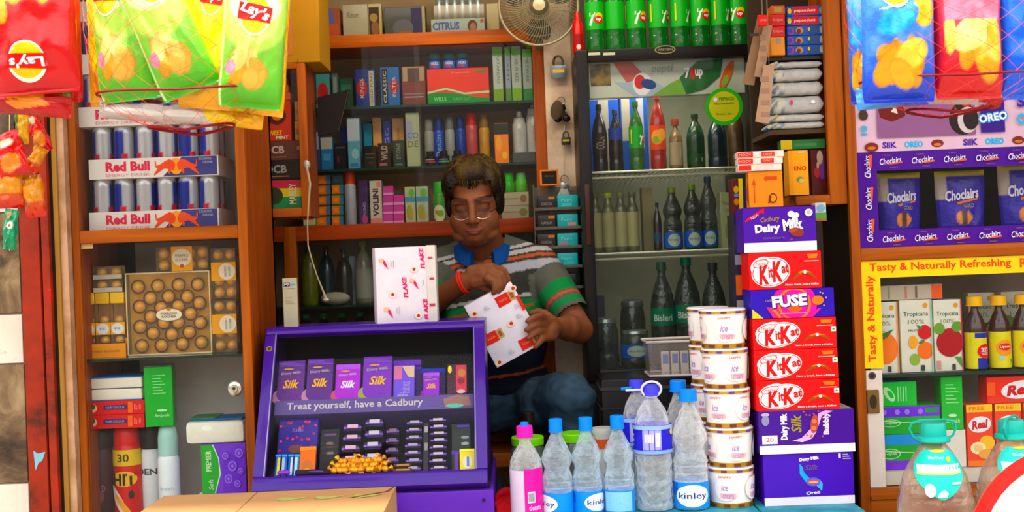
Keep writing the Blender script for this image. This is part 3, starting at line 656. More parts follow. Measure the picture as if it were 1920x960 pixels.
# orange shelf-ready tray with three slim packs
tx0, tx1 = bx(150, 640), bx(238, 640); tw = tx1-tx0
g = thing('counter_tray', 'small orange carton tray holding three slim packs of gold chocolates', 'tray', ((tx0+tx1)/2, yF-.006, LSH))
b = MB(); og = P('e8941c', .45); b.box(-tw/2, tw/2, 0, .0015, 0, .036, og); b.box(-tw/2, -tw/2+.0015, 0, .05, 0, .05, og); b.box(tw/2-.0015, tw/2, 0, .05, 0, .05, og); b.box(-tw/2, tw/2, .0485, .05, 0, .06, og); b.box(-tw/2, tw/2, 0.0015, .0485, 0, .0015, og)
b.front(0, tw, .036); b.t('FERRERO ROCHER', 0, .45, .72, .16, P('a8581c')); obj('tray', b, g)
for i in range(3):
    w3 = tw/3-.004; x = (tx0+tx1)/2-tw/2+.003+(i+.5)*(tw-.006)/3; h3 = 120*sF
    q = thing('chocolate_pack', 'slim pack of gold chocolates in the small orange tray, %s' % ['left', 'middle', 'right'][i], 'box', (x, yF+.0, LSH+.002), group='slim packs in the orange tray')
    b = MB(); b.box(-w3/2, w3/2, .028, .03, 0, h3, P('a06a20', .4)); b.box(-w3/2, w3/2, 0, .028, h3*.82, h3, P('e8b818', .3, .3), .002); b.box(-w3/2, w3/2, 0, .001, h3*.0, h3*.82, CLEARBOX); obj('clear_case', b, q)
    for j in range(4):
        c = MB(); c.ball((0, 0, 0), .0125, GOLD, 12, 8); c.ball((0, 0, -.008), (.0105, .0105, .007), CUP, 10, 6); c = obj('foil_chocolate', c, q); c.location = (0, .015, .017+j*.026)
    b = MB(); b.box(-w3/2, w3/2, -.001, 0, h3*.34, h3*.53, P('e8a418')); b.front(-.001, w3, h3); b.e(.0, .43, .44, .085, P('d8dce0')); b.t('FR', 0, .43, .4, .04, P('6a5a48')); obj('paper_band', b, q)
zt = LSH+.002+120*sF
for i in range(2):
    zt = choc_pack(201, 510, 54, 24, zt+.0007, 'small clear two-ball pack above the orange tray, %s' % ['lower one', 'upper one'][i], 2, 1, lambda b, w, h: b.box(-w/2, w/2, -.001, -.0002, 0, h*.35, P('b8b0a0')))
# ---- lower part: sprays, tissues
Yl = 3.22; sl_ = Yl/F; SL = ZB+.02
def lower_stack():
    zcan = Z(230, 803, Yl)          # height where the boxes rest
    return zcan
zs = lower_stack()
L2F = SL+.0
# riser inside the cabinet so that the sprays stand at the right height
zr = zs-.27
b = MB(); b.box(LX0, LX1, LY+.03, 3.47, zr-.015, zr, WH); obj('inner_board', b, LCAB, world=True)
def spray(px, w, py, H, cols, name, label, deco=None, capfrac=.18, capm=None, bodym=None, Y=Yl+.03, Rtop=.92):
    R = w*Y/F/2; x = X(px, py, Y); g = thing(name, label, 'spray can', (x, Y+R, zr)); hb = H*(1-capfrac)
    b = MB(); b.lathe([(0, .003), (R*.85, 0), (R, .006), (R, hb-.014), (R*.9, hb-.003), (R*.82, hb)], bodym, 28)
    if deco: b.around(R, 2*R, hb); deco(b)
    obj('can_body', b, g)
    b = MB(); b.lathe([(R*Rtop, hb-.002), (R*Rtop, hb+H*capfrac*.55), (R*Rtop*.86, hb+H*capfrac*.85), (R*.4, H-.001), (0, H)], capm, 24); obj('cap', b, g); return g
def d_hit(b):
    b.r(-.78, .78, .74, .93, P('d8b418'), 16); b.t('30', .0, .835, .42, .10, P('4a3a18'), bold=.03); b.e(0, .585, .5, .09, P('e8b030')); b.lay += 3; b.t('HIT', .0, .58, .84, .14, P('28180c'), bold=.03)
    b.e(-.2, .32, .16, .22, P('e8d8c0'), .5); b.e(0, .25, .10, .2, P('e8a040'), .6); b.e(.25, .40, .10, .05, P('30240c'))
spray(231, 52, 880, zs-zr-.001, None, 'insect_spray', 'red insect spray can with a yellow band, below the red boxes', d_hit, .17, P('d42018', .3, coat=.4), P('c82418', .3, coat=.4))
spray(183, 50, 880, zs-zr-.001, None, 'deodorant_can', 'dark maroon deodorant can at the far left of the cabinet', lambda b: (b.t('WILD', 0, .5, .5, .08, P('8a5a58')), b.e(0, .4, .2, .08, P('6a3a3c'))), .2, P('201414'), P('38141a', .35))
spray(279, 44, 880, zs-zr-.001, None, 'deodorant_can', 'white deodorant can with a black cap, behind the pale green one', lambda b: (b.t('DEN', -.1, .70, .9, .08, P('3a3c40'), bold=.03), b.r(-.5, .3, .52, .53, P('9aa0a8'))), .24, P('18120c', .3), P('d4dade', .35), Y=Yl+.06)
spray(311, 40, 880, zs-zr+.004, None, 'deodorant_can', 'pale white deodorant can with rounded aqua cap, right of the insect spray', lambda b: (b.e(-.1, .22, .35, .05, P('e84868')), b.e(.1, .12, .4, .06, P('e87838')), b.t('fresh', 0, .55, .7, .05, P('a8b8c0'))), .30, P('9cc4bc', .35), P('dce4e8', .35), Y=Yl+.005)
def d_red(b):
    b.e(-.38, .5, .07, .30, P('d8b890')); b.e(-.38, .6, .04, .2, P('5a3a18')); b.r(-.20, .20, .36, .68, P('24306c')); b.t('HAIR COLOUR', 0, .52, .32, .16, P('b8a8b8')); b.r(.22, .3, .1, .9, P('e86420')); b.t('Rs10', .38, .5, .12, .45, P('f08878'), shear=.2)
z = zs
for i in range(2):
    o, z = carton('flat_box', 'flat red box with blue lettering panel, %s of the two on the spray cans' % ['lower', 'upper'][i], 'box', 160, 270, 26, Yl, .12, 'd0281c', d_red, z0=z, group='flat red boxes'); z += .0005
for i in range(2):
    col = 'e0d8c8'
    o, z = carton('tissue_pack', 'white tissue pack with blue edge, %s of the two on the red boxes' % ['lower', 'upper'][i], 'tissue pack', 157, 265, 22, Yl, .12, P(col, .7, bump=.3), lambda b, i=i: b.r(-.5, .5, .0 if i == 0 else .9, .08 if i == 0 else 1.0, P('1c64b8')), z0=z, group='white tissue packs', bev=.006, top='1c70c0'); z += .0005
def d_tis(b):
    b.bars(-.2, .25, .55, .9, 7, P('8ad08c'), .25); b.t('Selpak', .1, .18, .55, .06, P('b8e0b0'), shear=.2); b.e(.1, .27, .18, .02, P('b8e0b0'))
o, z = carton('tissue_box', 'upright green tissue box standing beside the white tissue packs', 'tissue box', 271, 322, 112, Yl-.002, .10, '18a02c', d_tis, z0=zs+.001, rz=.18, top='e8e4d8', sidedeco=None)
b = MB()
# right side: purple-green tissue box, white one beneath, loose tissues on top
o, z = carton('tissue_pack', 'white tissue pack lying under the purple and green tissue box', 'tissue pack', 366, 440, 60, Yl+.01, .12, P('ece8e4', .7, bump=.3), z0=zr, bev=.008); z += .0005
def d_prem(b):
    b.p([(-.5, .98), (-.25, .98), (-.12, .7), (-.1, .4), (-.22, .03), (-.5, .03)], P('16a028')); b.p([(-.25, .98), (-.12, .7), (-.1, .4), (-.22, .03), (-.20, .03), (-.07, .4), (-.10, .7), (-.22, .98)], P('c8e8b8'))
    b.t('PREMIER', -.34, .66, .40, .12, P('c8e8b8'), rot=PI/2, bold=.02); b.t('Soft', -.3, .2, .2, .1, P('c8e8b8'), rot=PI/2, shear=.2)
    lp = P('9a78e0')
    for cu, cv, r in ((.1, .3, .09), (.3, .2, .07), (.2, .55, .1), (.36, .8, .09), (.05, .75, .07), (.38, .45, .06)): b.e(cu, cv, r, r, lp); b.e(cu, cv, r*.72, r*.72, P('7840d8')); b.e(cu, cv, r*.3, r*.3, lp)
o, z = carton('tissue_box', 'purple tissue box with a green end panel, standing low in the left cabinet', 'tissue box', 376, 462, 96, Yl+.01, .09, '7038cc', d_prem, z0=z, gap=.004); z += .0005
o, z = carton('tissue_pack', 'plump white tissue pack lying on the purple and green box', 'tissue pack', 345, 458, 42, Yl, .11, P('e4e0d0', .6, bump=.5), lambda b: b.e(-.12, .7, .1, .12, P('f4f2ea')), z0=z, bev=.014, gap=.003)
b = MB(); b.box(-.07, .07, .01, .1, 0, .006, P('24588c', .5), .003); b.box(-.07, -.0, .008, .1, .0055, .008, P('3a7a48', .5), .001); q = obj('paper_napkins', b); q.location = (X(402, 780, Yl), Yl, z+.0005); tag(q, 'thin blue and green packet lying on the plump white tissue pack', 'packet')
SPR = (zs, zr)

# ================================================================ rolling paper boxes in the wall cabinet
oy = OY+.03; z = OCZ+.0005
def d_mar(b):
    b.r(-.49, .49, .70, .98, P('c83048')); b.r(-.49, .49, .40, .70, P('d8c020')); b.r(-.49, .49, .02, .40, P('1c8a50')); b.e(-.26, .45, .2, .3, P('2c3418')); b.t('MARLEY', .16, .5, .7, .16, P('e0d8b0'), rot=PI/2, bold=.02)
def d_ocb(c):
    def f(b): b.t('OCB', -.2, .55, .5, .42, P(c), bold=.03); b.r(-.4, .1, .14, .2, P('a06038')); b.e(.4, .6, .05, .12, P('a08048'))
    return f
o, z = carton('paper_box', 'striped red, yellow and green rolling paper box at the bottom of the stack', 'box', 493, 577, 54, oy, .1, '2c2420', d_mar, z0=z); z += .0006
o, z = carton('paper_box', 'black rolling paper box, second from the bottom of the stack', 'box', 492, 574, 36, oy, .1, '1c1816', d_ocb('9a9690'), z0=z); z += .0006
o, z = carton('paper_box', 'brown rolling paper box under the orange lighter box', 'box', 489, 568, 36, oy, .1, '5c3428', d_ocb('c8a898'), z0=z); z += .0006
zq = z
def d_lig(b): b.e(.05, .62, .3, .22, P('4a1c14')); b.e(.05, .62, .16, .12, P('e86a28')); b.t('SWEET', -.05, .2, .5, .12, P('f0c040'), bold=.03); b.t('MINT', .2, .08, .4, .08, P('f0e0c0'), bold=.03)
o, z = carton('flavour_box', 'orange-red box with a dark ring picture on the brown paper box', 'box', 487, 545, 76, oy+.001, .08, 'c83c10', d_lig, z0=z); z += .0006
for i in range(2):
    o, zq = carton('small_packet', 'small pale packet standing at the right end of the brown paper box, %s' % ['lower', 'upper'][i], 'packet', 552, 567, 36, oy, .05, ['b08a48', '9c9080'][i], lambda b: b.r(-.4, .4, .3, .6, P('8a7048')), z0=zq); zq += .0006
for i in range(3):
    o, z = carton('match_box', 'orange matchbox near the top of the wall cabinet, %s' % ['lowest', 'middle', 'top one'][i], 'box', 506+i*3, 544-i*4, 14, oy, .05, ['d05a30', 'd8622c', 'c85a38'][i], lambda b: b.r(-.45, .2, .2, .8, P('e08a50')), z0=z, group='orange matchboxes'); z += .0006
# brown carton on the wall cabinet
def d_bc(b): b.box(-.001, .001, -.0008, 0, 0, .01, P('6a4818')); b.r(-.5, -.1, .08, .98, P('b4743c')); b.e(-.3, .75, .12, .08, P('c88a50'))
o, _ = carton('cardboard_carton', 'large brown cardboard carton on top of the small wall cabinet', 'carton', 512, 597, 190, OY+.0, .2, P('a87818', .7), d_bc, z0=OCT+.0005, bev=.002)
# cord
b = MB(); pts = [XZ(577, 310, 3.48), XZ(583, 345, 3.47), XZ(579, 380, 3.46), XZ(577, 420, 3.46), XZ(578, 460, 3.46), XZ(586, 490, 3.46), XZ(596, 520, 3.46), XZ(606, 545, 3.46), XZ(612, 562, 3.46)]
b.tube([(p[0], 3.455, p[1]) for p in pts], [.003, .0035, .0024, .002, .002, .002, .002, .0028, .005], P('b4a488', .6), 7)
px, pz_ = pts[0]; b.ball((px, 3.462, pz_), (.011, .010, .014), P('a8a498', .3, .3), 10, 7); b.ball((pts[-1][0], 3.455, pts[-1][1]), (.009, .006, .005), P('c8b8a0', .6), 8, 6)
o = obj('power_cable', b); tag(o, 'thin cream cord hanging from the orange wall cabinet post', 'cord')
# dark folder hung at the cabinet
b = MB(); pts = [XZ(595, 183, 3.6), XZ(655, 167, 3.6), XZ(636, 246, 3.6), XZ(626, 249, 3.6), XZ(596, 255, 3.6)]
b.prism(pts, 3.6, 3.615, P('120806', .6)); b.front(3.6); a, c = XZ(616, 197, 3.6); b.e(a, c, .018, .004, P('0c0706'), .2); b.tube([(pts[1][0]-.002, 3.598, pts[1][1]-.004), (pts[2][0]-.001, 3.598, pts[2][1]+.003)], .0014, P('4a3028'))
o = obj('clip_board', b); o['label'] = 'dark brown flat board with a slot, fixed right of the small wall cabinet'; o['category'] = 'board'

# ================================================================ hanging chip bags
FOIL = VC(.28, .9, .55, 45, key='printed_foil_film')
def painter(base, shapes, base2=None):
    B = c3(base); B2 = c3(base2) if base2 else B
    S = [(s[0], s[1], s[2], s[3], s[4], s[5], c3(s[6])) for s in shapes]
    def f(u, v):
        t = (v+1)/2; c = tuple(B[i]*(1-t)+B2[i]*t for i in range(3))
        for k, cu, cv, ru, rv, rot, col in S:
            du, dv = u-cu, v-cv; x = du*math.cos(rot)+dv*math.sin(rot); y = -du*math.sin(rot)+dv*math.cos(rot)
            if k == 'e':
                d = (x/ru)**2+(y/rv)**2
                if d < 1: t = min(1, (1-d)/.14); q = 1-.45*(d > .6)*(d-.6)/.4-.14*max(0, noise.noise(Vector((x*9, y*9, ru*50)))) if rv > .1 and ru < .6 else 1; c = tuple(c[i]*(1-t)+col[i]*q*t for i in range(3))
            elif k == 'r' and abs(x) < ru and abs(y) < rv: c = col
            elif k == 's' and (x/ru)**2+(y/rv)**2 < 1 and (x/ru*.9)**2+((y-rv*.35)/rv)**2 > .35: c = col
        return c
    return f
def bag(name, label, px, py, Y, wpx, hpx, d, paint, decos=None, rot=0.0, yaw=0.0, pitch=0.0, group=None, seed=0, nu=54, nv=72, cat='chip bag', crumple=1.0):
    sc = Y/F; w, h = wpx*sc/2, hpx*sc/2
    def T(u, v):
        a = max(0, 1-abs(u)**2.6); c = max(0, 1-(abs(v)/.93)**3.2) if abs(v) < .93 else 0
        t = d/2*(a*c)**.55
        if t > 0:
            q = noise.noise(Vector((u*1.6+seed, v*1.6, seed*1.7))); q2 = noise.noise(Vector((u*5+seed, v*3, seed)))
            t *= 1+.22*q*crumple+.10*q2*crumple
        return t
    def S(u, v, o, side):
        W_ = w*(1-.05*(1-v*v)-.09*abs(v)**7); t = T(u, v)+o+(.0008*math.sin(v*h*2400) if abs(v) > .93 and 0 < abs(u) < 1 else 0)
        wob = .004*noise.noise(Vector((v*3+seed, u*2, 3.3)))*crumple
        return (u*W_, (-t if side else t)+wob, v*h)
    b = MB(); vs = []; cols = []; fs = []
    for side in (1, 0):
        for j in range(nv+1):
            for i in range(nu+1):
                u = -1+2*i/nu; v = -1+2*j/nv; vs.append(S(u, v, 0.0003 if 0 < i < nu else 0, side)); cols.append(paint(u if side else -u, v))
    k = (nu+1)*(nv+1)
    for s_ in range(2):
        for j in range(nv):
            for i in range(nu):
                a = s_*k+j*(nu+1)+i; fs.append((a, a+1, a+nu+2, a+nu+1) if s_ == 0 else (a, a+nu+1, a+nu+2, a+1))
    b.add(vs, fs, FOIL, cols)
    b.W = lambda u, v, o: S(u, v, o+.0004, 1); b.dw = w; b.dh = h; b.lay = 2; b.curved = True
    if decos: decos(b)
    o = obj(name, b, angle=60); o.location = (*(lambda p: (p[0], Y, p[1]))(XZ(px, py, Y)),)
    o.rotation_euler = (pitch, -rot, yaw); return tag(o, label, cat, group)
def lays(b, cu=0.0, cv=.45, s=.5, rot=0.0, inv=False):
    wv = s; b.e(cu, cv, wv*.95, wv*.72, P('f8f0d8', .3)); b.e(cu, cv-.02, wv*.85, wv*.62, P('f8c010', .3))
    b.lay += 4
    b.q([(cu-wv, cv-wv*.22), (cu+wv*.9, cv-wv*.30), (cu+wv, cv+wv*.18), (cu-wv*.9, cv+wv*.30)], P('e01818', .3))
    b.lay += 4
    if inv: b.t("Lay's", cu, cv, wv*1.7, wv*.45, P('f8f4f0'), bold=.03, rot=rot)
    else: b.t("Lay's", cu, cv, wv*1.7, wv*.45, P('f8f4f0'), bold=.03, rot=rot, shear=.15)
chips = [('e', -.35, -.35, .42, .28, .3, 'f0c860'), ('e', .1, -.5, .45, .26, -.3, 'e8b848'), ('e', .2, -.22, .4, .2, .2, 'f4d880'), ('e', -.1, -.6, .35, .16, .1, 'f0b850'), ('e', -.65, -.42, .16, .12, 0, 'f090a8')]
random.seed(77)
def pile(cu, cv, n, w_, h_, cs=('e8b050', 'd89a34', 'f2cc74', 'e4a848')): return [('e', cu+random.uniform(-w_, w_), cv+random.uniform(-h_, h_), random.uniform(.22, .36), random.uniform(.13, .2), random.uniform(-1, 1), cs[i % len(cs)]) for i in range(n)]
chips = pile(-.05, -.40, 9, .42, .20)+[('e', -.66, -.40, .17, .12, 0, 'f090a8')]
green = painter('4ab01c', [('e', 0, .45, 1.05, .62, 0, 'b8e060'), ('e', 0, .62, .8, .34, 0, 'e4f4b4')]+chips+[('r', -.95, 0, .025, 1, 0, 'd0e8a0')], 'a8dc60')  # lime gradient is print; the whitish ellipse is a painted highlight
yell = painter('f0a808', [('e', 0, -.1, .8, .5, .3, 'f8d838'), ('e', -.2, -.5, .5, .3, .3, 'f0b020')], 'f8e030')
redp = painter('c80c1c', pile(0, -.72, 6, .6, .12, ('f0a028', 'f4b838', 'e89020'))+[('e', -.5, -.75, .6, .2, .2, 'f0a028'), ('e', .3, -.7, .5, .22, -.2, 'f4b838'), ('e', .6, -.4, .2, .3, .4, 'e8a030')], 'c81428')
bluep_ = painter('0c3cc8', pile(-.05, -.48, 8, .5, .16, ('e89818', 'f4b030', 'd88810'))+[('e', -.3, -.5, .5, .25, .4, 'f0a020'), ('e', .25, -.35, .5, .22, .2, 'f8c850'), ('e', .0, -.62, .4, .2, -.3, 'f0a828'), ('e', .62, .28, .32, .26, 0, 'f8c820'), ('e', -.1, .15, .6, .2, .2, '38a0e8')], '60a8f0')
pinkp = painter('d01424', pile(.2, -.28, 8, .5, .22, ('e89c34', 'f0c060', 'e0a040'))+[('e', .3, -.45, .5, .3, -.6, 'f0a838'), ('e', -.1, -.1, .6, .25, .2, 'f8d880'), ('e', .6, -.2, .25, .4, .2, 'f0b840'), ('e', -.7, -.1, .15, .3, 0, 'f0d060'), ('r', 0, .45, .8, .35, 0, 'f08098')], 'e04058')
whit = painter('d0c8c4', [('e', -.3, 0, .3, .9, 0, 'e8e0dc'), ('r', .45, 0, .07, 1, .2, '20409c'), ('e', .7, 0, .2, .7, 0, 'b83838')], 'b8a8a4')  # whites greyed to paint in shade at the net bottom; stripes are print
G2 = 'chip bags in the net beside the energy drinks'
bag('chip_bag', 'yellow chip bag behind the left green bags, only its left edge showing', 208, 75, 2.46, 90, 250, .04, yell, group=G2, seed=1)
bag('chip_bag', 'green chip bag with a tilted red logo, leftmost of the green ones', 236, 62, 2.39, 124, 256, .085, green, lambda b: lays(b, -.25, .56, .50, .1), rot=.05, yaw=-.15, group=G2, seed=2)
bag('chip_bag', 'green chip bag turned askew, second green one from the left', 312, 58, 2.34, 118, 250, .085, green, lambda b: lays(b, .1, .70, .5, .2), rot=.36, yaw=.1, group=G2, seed=3)
bag('chip_bag', 'yellow chip bag between the askew green bag and the right one', 396, 82, 2.38, 112, 246, .05, yell, lambda b: lays(b, .0, .68, .4, 0), rot=-.12, group=G2, seed=4)
bag('chip_bag', 'green chip bag with red logo at the right of the left net', 475, 88, 2.35, 122, 232, .085, green, lambda b: lays(b, .0, .50, .54, -.35), rot=-.10, yaw=.2, group=G2, seed=5)
bag('chip_bag', 'orange-yellow chip bag behind the rightmost green bag', 506, 98, 2.42, 70, 240, .05, painter('f8b000', [('e', .2, .4, .5, .3, 0, 'e82818')], 'f8c808'), rot=-.1, yaw=.5, group=G2, seed=6)
for i, (px, py, wp, hp, ro, pf) in enumerate([(262, 205, 150, 46, 1.45, whit), (352, 208, 120, 50, 1.5, whit), (430, 214, 130, 46, 1.4, yell)]):
    bag('chip_bag', ['white-backed chip bag lying in the bottom of the left net, left', 'white-backed chip bag lying in the bottom of the left net, middle', 'yellow chip bag lying in the bottom of the left net, right'][i], px, py, 2.42, hp, wp, .05, pf, rot=ro, group=G2, seed=11+i, nu=20, nv=28)
G3 = 'chip bags in the right net'
bag('chip_bag', 'blue and orange chip bag seen edge-on at the left of the right net', 1620, 80, 2.44, 60, 230, .05, bluep_, yaw=-.5, group=G3, seed=21)
bag('chip_bag', 'blue chip bag with pictured yellow chips, left in the right net', 1683, 62, 2.36, 138, 262, .085, bluep_, lambda b: (lays(b, -.15, .70, .55, .1), b.t('Magic Masala', -.25, .32, .75, .05, P('e8f0f8'), rot=.2)), rot=-.02, yaw=-.1, group=G3, seed=22)
bag('chip_bag', 'red and pink chip bag in the middle of the right net', 1812, 55, 2.37, 134, 262, .085, pinkp, lambda b: (lays(b, .05, .84, .55, 0), b.t("Tomato Tango", .05, .38, .9, .06, P('f8e8ec'), bold=.02)), rot=.0, yaw=.05, group=G3, seed=23)
bag('chip_bag', 'blue chip bag at the right picture edge', 1925, 62, 2.39, 120, 250, .085, painter('1060e0', [('e', .0, -.1, .4, .3, .3, 'f09020'), ('e', -.2, -.45, .3, .12, .3, 'e8e8e8'), ('e', .2, .6, .6, .3, 0, 'f0f4f8')], '1870e8'), yaw=.2, group=G3, seed=24)
for i, (px, py, wp, hp, ro, pf) in enumerate([(1680, 180, 150, 44, 1.62, bluep_), (1775, 172, 150, 50, 1.52, whit), (1865, 165, 130, 50, 1.7, pinkp)]):
    bag('chip_bag', ['blue chip bag lying in the bottom of the right net', 'white-backed chip bag lying in the bottom of the right net', 'red chip bag lying in the bottom of the right net'][i], px, py, 2.43, hp, wp, .05, pf, rot=ro, group=G3, seed=31+i, nu=20, nv=28)
G1 = 'chip bags hung at the left edge'
bag('chip_bag', 'red chip bag hung upside down at the left edge', 62, 62, 2.38, 170, 230, .07, redp, lambda b: lays(b, 0.05, .5, .46, 0, True), rot=PI+.04, group=G1, seed=41)
bag('chip_bag', 'red chip bag seen from its side, right of the upside-down one', 118, 82, 2.43, 70, 216, .05, painter('d01818', [('r', .3, .0, .3, .4, .0, 'f0c020')], 'e01c1c'), yaw=.6, group=G1, seed=42)
bag('chip_bag', 'orange and red chip bag lying under the upside-down one', 60, 190, 2.42, 56, 150, .05, painter('c01820', [('r', -.2, 0, .3, .5, .5, 'f08818'), ('r', .3, .1, .2, .5, .3, 'f09a28'), ('r', .8, 0, .2, 1, 0, '4a8a28')], 'a01420'), rot=1.45, group=G1, seed=43, nu=20, nv=28)
SG = 'snack packets hanging at the left wall'
snack = painter('c81c18', [('e', 0, -.4, .7, .4, .2, 'e08818'), ('e', .1, .5, .5, .2, 0, 'e8e0c0')], 'd82018'); oran = painter('c81818', [('r', 0, .25, 1, .55, 0, 'd88c18')], 'c87c18')
sn = [('crumpled shiny red snack packet at the left edge, below the chip bags', 18, 290, 60, 84, .3, snack, 51), ('narrow yellow snack packet with a green stripe, right of the shiny red one', 42, 236, 26, 70, 0, painter('d8a018', [('r', -.7, 0, .25, 1, 0, '4a7a20')]), 52), ('red snack packet hanging slanted, at the upper right of the string', 70, 246, 30, 84, .40, snack, 53),
      ('small red and yellow packet under the slanted one', 68, 298, 28, 48, -.5, oran, 54), ('orange-topped snack packet with a red foot, at the left edge', 16, 352, 56, 78, .0, oran, 55), ('orange and red snack packet at the bottom of the right string', 64, 368, 40, 80, .08, oran, 56), ('small green snack packet with a flower print, lowest on the left string', 20, 430, 26, 76, -.12, painter('188a5c', [('e', .2, .2, .5, .2, 0, 'f0e8e0'), ('e', .2, .2, .25, .1, 0, 'e85020'), ('e', -.2, .7, .4, .14, 0, 'e06828')]), 57)]
for lb, px, py, wp, hp, ro, pf, sd in sn: bag('snack_packet', lb, px, py, 2.62+.01*(sd % 3), wp, hp, .025, pf, rot=ro, group=SG, seed=sd, nu=18, nv=26, cat='snack packet', crumple=2.2)
b = MB()
for px, ys_ in ((18, (215, 300, 400, 470)), (64, (215, 260, 330, 400))):
    b.tube([(X(px, y, 2.645), 2.645, Z(px, y, 2.645)) for y in ys_], .0012, P('d8c8a0'), 5)
tag(obj('hanging_string', b), 'thin strings carrying the snack packets at the left edge', 'string')
# nets
def net(label, px0, px1, pyt, pyb, Y, ry, sag):
    x0, x1 = X(px0, 100, Y), X(px1, 100, Y); cx = (x0+x1)/2; a = (x1-x0)/2; zt, zb_ = Z((px0+px1)/2, pyt, Y), Z((px0+px1)/2, pyb, Y)
    b = MB(); m = P('d84838', .4)
    def Pn(ang, t):   # t 0 top .. 1 bottom; closes at the end
        k = (1-max(0, (t-.72)/.28)**2.2*.55)*(.93+.07*math.sin(min(1, t/.7)*PI))
        c, s_ = math.cos(ang), math.sin(ang); c = math.copysign(abs(c)**.75, c); s_ = math.copysign(abs(s_)**.75, s_)
        return (cx+a*k*c, Y+ry*k*s_-.0, zt+(zb_-zt)*(t+sag*(1-abs(c))*max(0, t-.6)))
    n = 20
    for i in range(n):
        for sg in (1, -1): b.tube([Pn(2*PI*i/n+sg*t/22*2.2, t/22) for t in range(23)], .00038, m, 4)
    b.tube([Pn(2*PI*i/40, .80) for i in range(40)], .0026, P('7c1418', .5), 6, closed=True); b.tube([Pn(2*PI*i/40, 1) for i in range(40)], .0030, P('7c1418', .5), 6, closed=True)
    for sg in (-1, 1): p = Pn(PI/2-sg*1.2, 0); b.tube([p, (cx, Y, zt+.22), (cx, Y, 2.56)], .002, m, 5)
    return tag(obj('mesh_net', b), label, 'net')
net('red diamond mesh net holding the green and yellow chip bags', 166, 542, -70, 236, 2.40, .115, .10)
net('red diamond mesh net holding the blue and red chip bags', 1592, 1960, -70, 204, 2.42, .115, .10)
b = MB()
for zz, cxp in ((2.56, 352), (2.56, 1776), (2.56, 62)): pass
b.tube([(X(40, 0, 2.42), 2.41, 2.56), (X(1950, 0, 2.42), 2.41, 2.56)], .012, P('6a6a68', .4, .7), 10)
for px in (300, 1000, 1700): b.tube([(X(px, 0, 2.42), 2.41, 2.56), (X(px, 0, 2.42), 2.60, 2.50)], .008, P('6a6a68', .4, .7), 8)
tag(obj('hanging_rail', b), 'grey metal rail above the shop front carrying the chip bags', 'rail')
b = MB()
for px in (62, 118, 30): b.tube([(X(px, 60, 2.40), 2.40, Z(px, 60, 2.4)+.10), (X(px, 60, 2.41), 2.41, 2.56)], .0012, P('d8c8a0'), 5)
tag(obj('hanging_string', b), 'thin strings holding the red chip bags at the left edge', 'string')
# ================================================================ back shelves
SY = 4.07
def T_(txt, u, v, w, h, c, **k): return lambda b: b.t(txt, u, v, w, h, P(c), **k)
def multi(*fs):
    def f(b):
        for g in fs: g(b)
    return f
def R_(u0, u1, v0, v1, c): return lambda b: b.r(u0, u1, v0, v1, P(c))
def E_(cu, cv, ru, rv, c, rot=0): return lambda b: b.e(cu, cv, ru, rv, P(c), rot)
def row(name, cat, z, Y, items, group, d=.07):
    """items: (px0, px1, h_px, colour, deco, label[, dY])"""
    for it in items:
        dy = it[6] if len(it) > 6 else 0
        carton(name, it[5], cat, it[0], it[1], it[2], Y+dy, d, it[3], it[4], z0=z, group=group, gap=.0012)
# top shelf
ch = multi(E_(.2, .5, .14, .5, '4a2a18', -.2), E_(.25, .2, .1, .3, '9a7a30'))
row('gift_box', 'box', SH0, 4.08, [
 (607, 638, 60, '9a4a28', multi(R_(-.4, .1, .5, .95, '5a5a90'), R_(-.3, .4, .05, .5, 'b8502c')), 'orange and violet box at the left end of the top shelf'),
 (642, 690, 66, 'a8a080', T_('Riesen', -.1, .7, .5, .16, '6a6048', shear=.3), 'pale cream chocolate box on the top shelf'),
 (690, 716, 66, 'b0a060', multi(R_(-.45, .3, .02, .9, '3c1c10'), E_(0, .3, .3, .2, '8a5828'), E_(-.1, .6, .3, .12, 'a08040')), 'box with a dark chocolate picture, right of the pale cream box'),
 (720, 798, 58, '3c3c34', multi(R_(.15, .4, .02, .95, '2c2450'), R_(.42, .49, .0, 1, 'a09860'), E_(-.05, .3, .25, .3, '5a5a5c'), E_(0, .12, .2, .1, '8a5a28')), 'dark framed box on the top shelf, left of the clear tubes')], None)
o, zz = carton('toothpaste_box', 'pale blue box with blue letters and a face picture on the top shelf', 'box', 808, 909, 30, 4.06, .07, '9aa898', multi(T_('CITRUS', -.22, .55, .5, .5, '4a5a94', bold=.04), E_(.27, .5, .09, .38, '5a2c1c'), E_(.28, .4, .06, .3, 'a06a50'), R_(.42, .48, .7, .9, 'c04030')), z0=SH0)
g = thing('tube_holder', 'clear holder with upright tubes on the pale blue box', 'holder', (X(860, 25, 4.09), 4.085, zz+.0005))
b = MB(); b.box(-.082, .085, 0, .04, 0, .003, CLEARBOX); b.box(-.082, .085, 0, .002, .003, .05, CLEARBOX); obj('clear_box', b, g)
tb = None
for i in range(6):
    if tb is None: b = MB(); b.lathe([(.009, 0), (.010, .004), (.010, .09), (.006, .1), (.006, .115), (0, .116)], P('98a8a8', .2, .3), 12); tb = obj('tube', b, g); tb.location = (-.065, .02, .004)
    else: c = tb.copy(); COL.objects.link(c); c.location = (-.065+.026*i, .02, .004)
row('packet', 'packet', SH0, 4.1, [(912, 936, 60, 'b0a070', None, 'plain straw-coloured packet at the right end of the top shelf')], None)
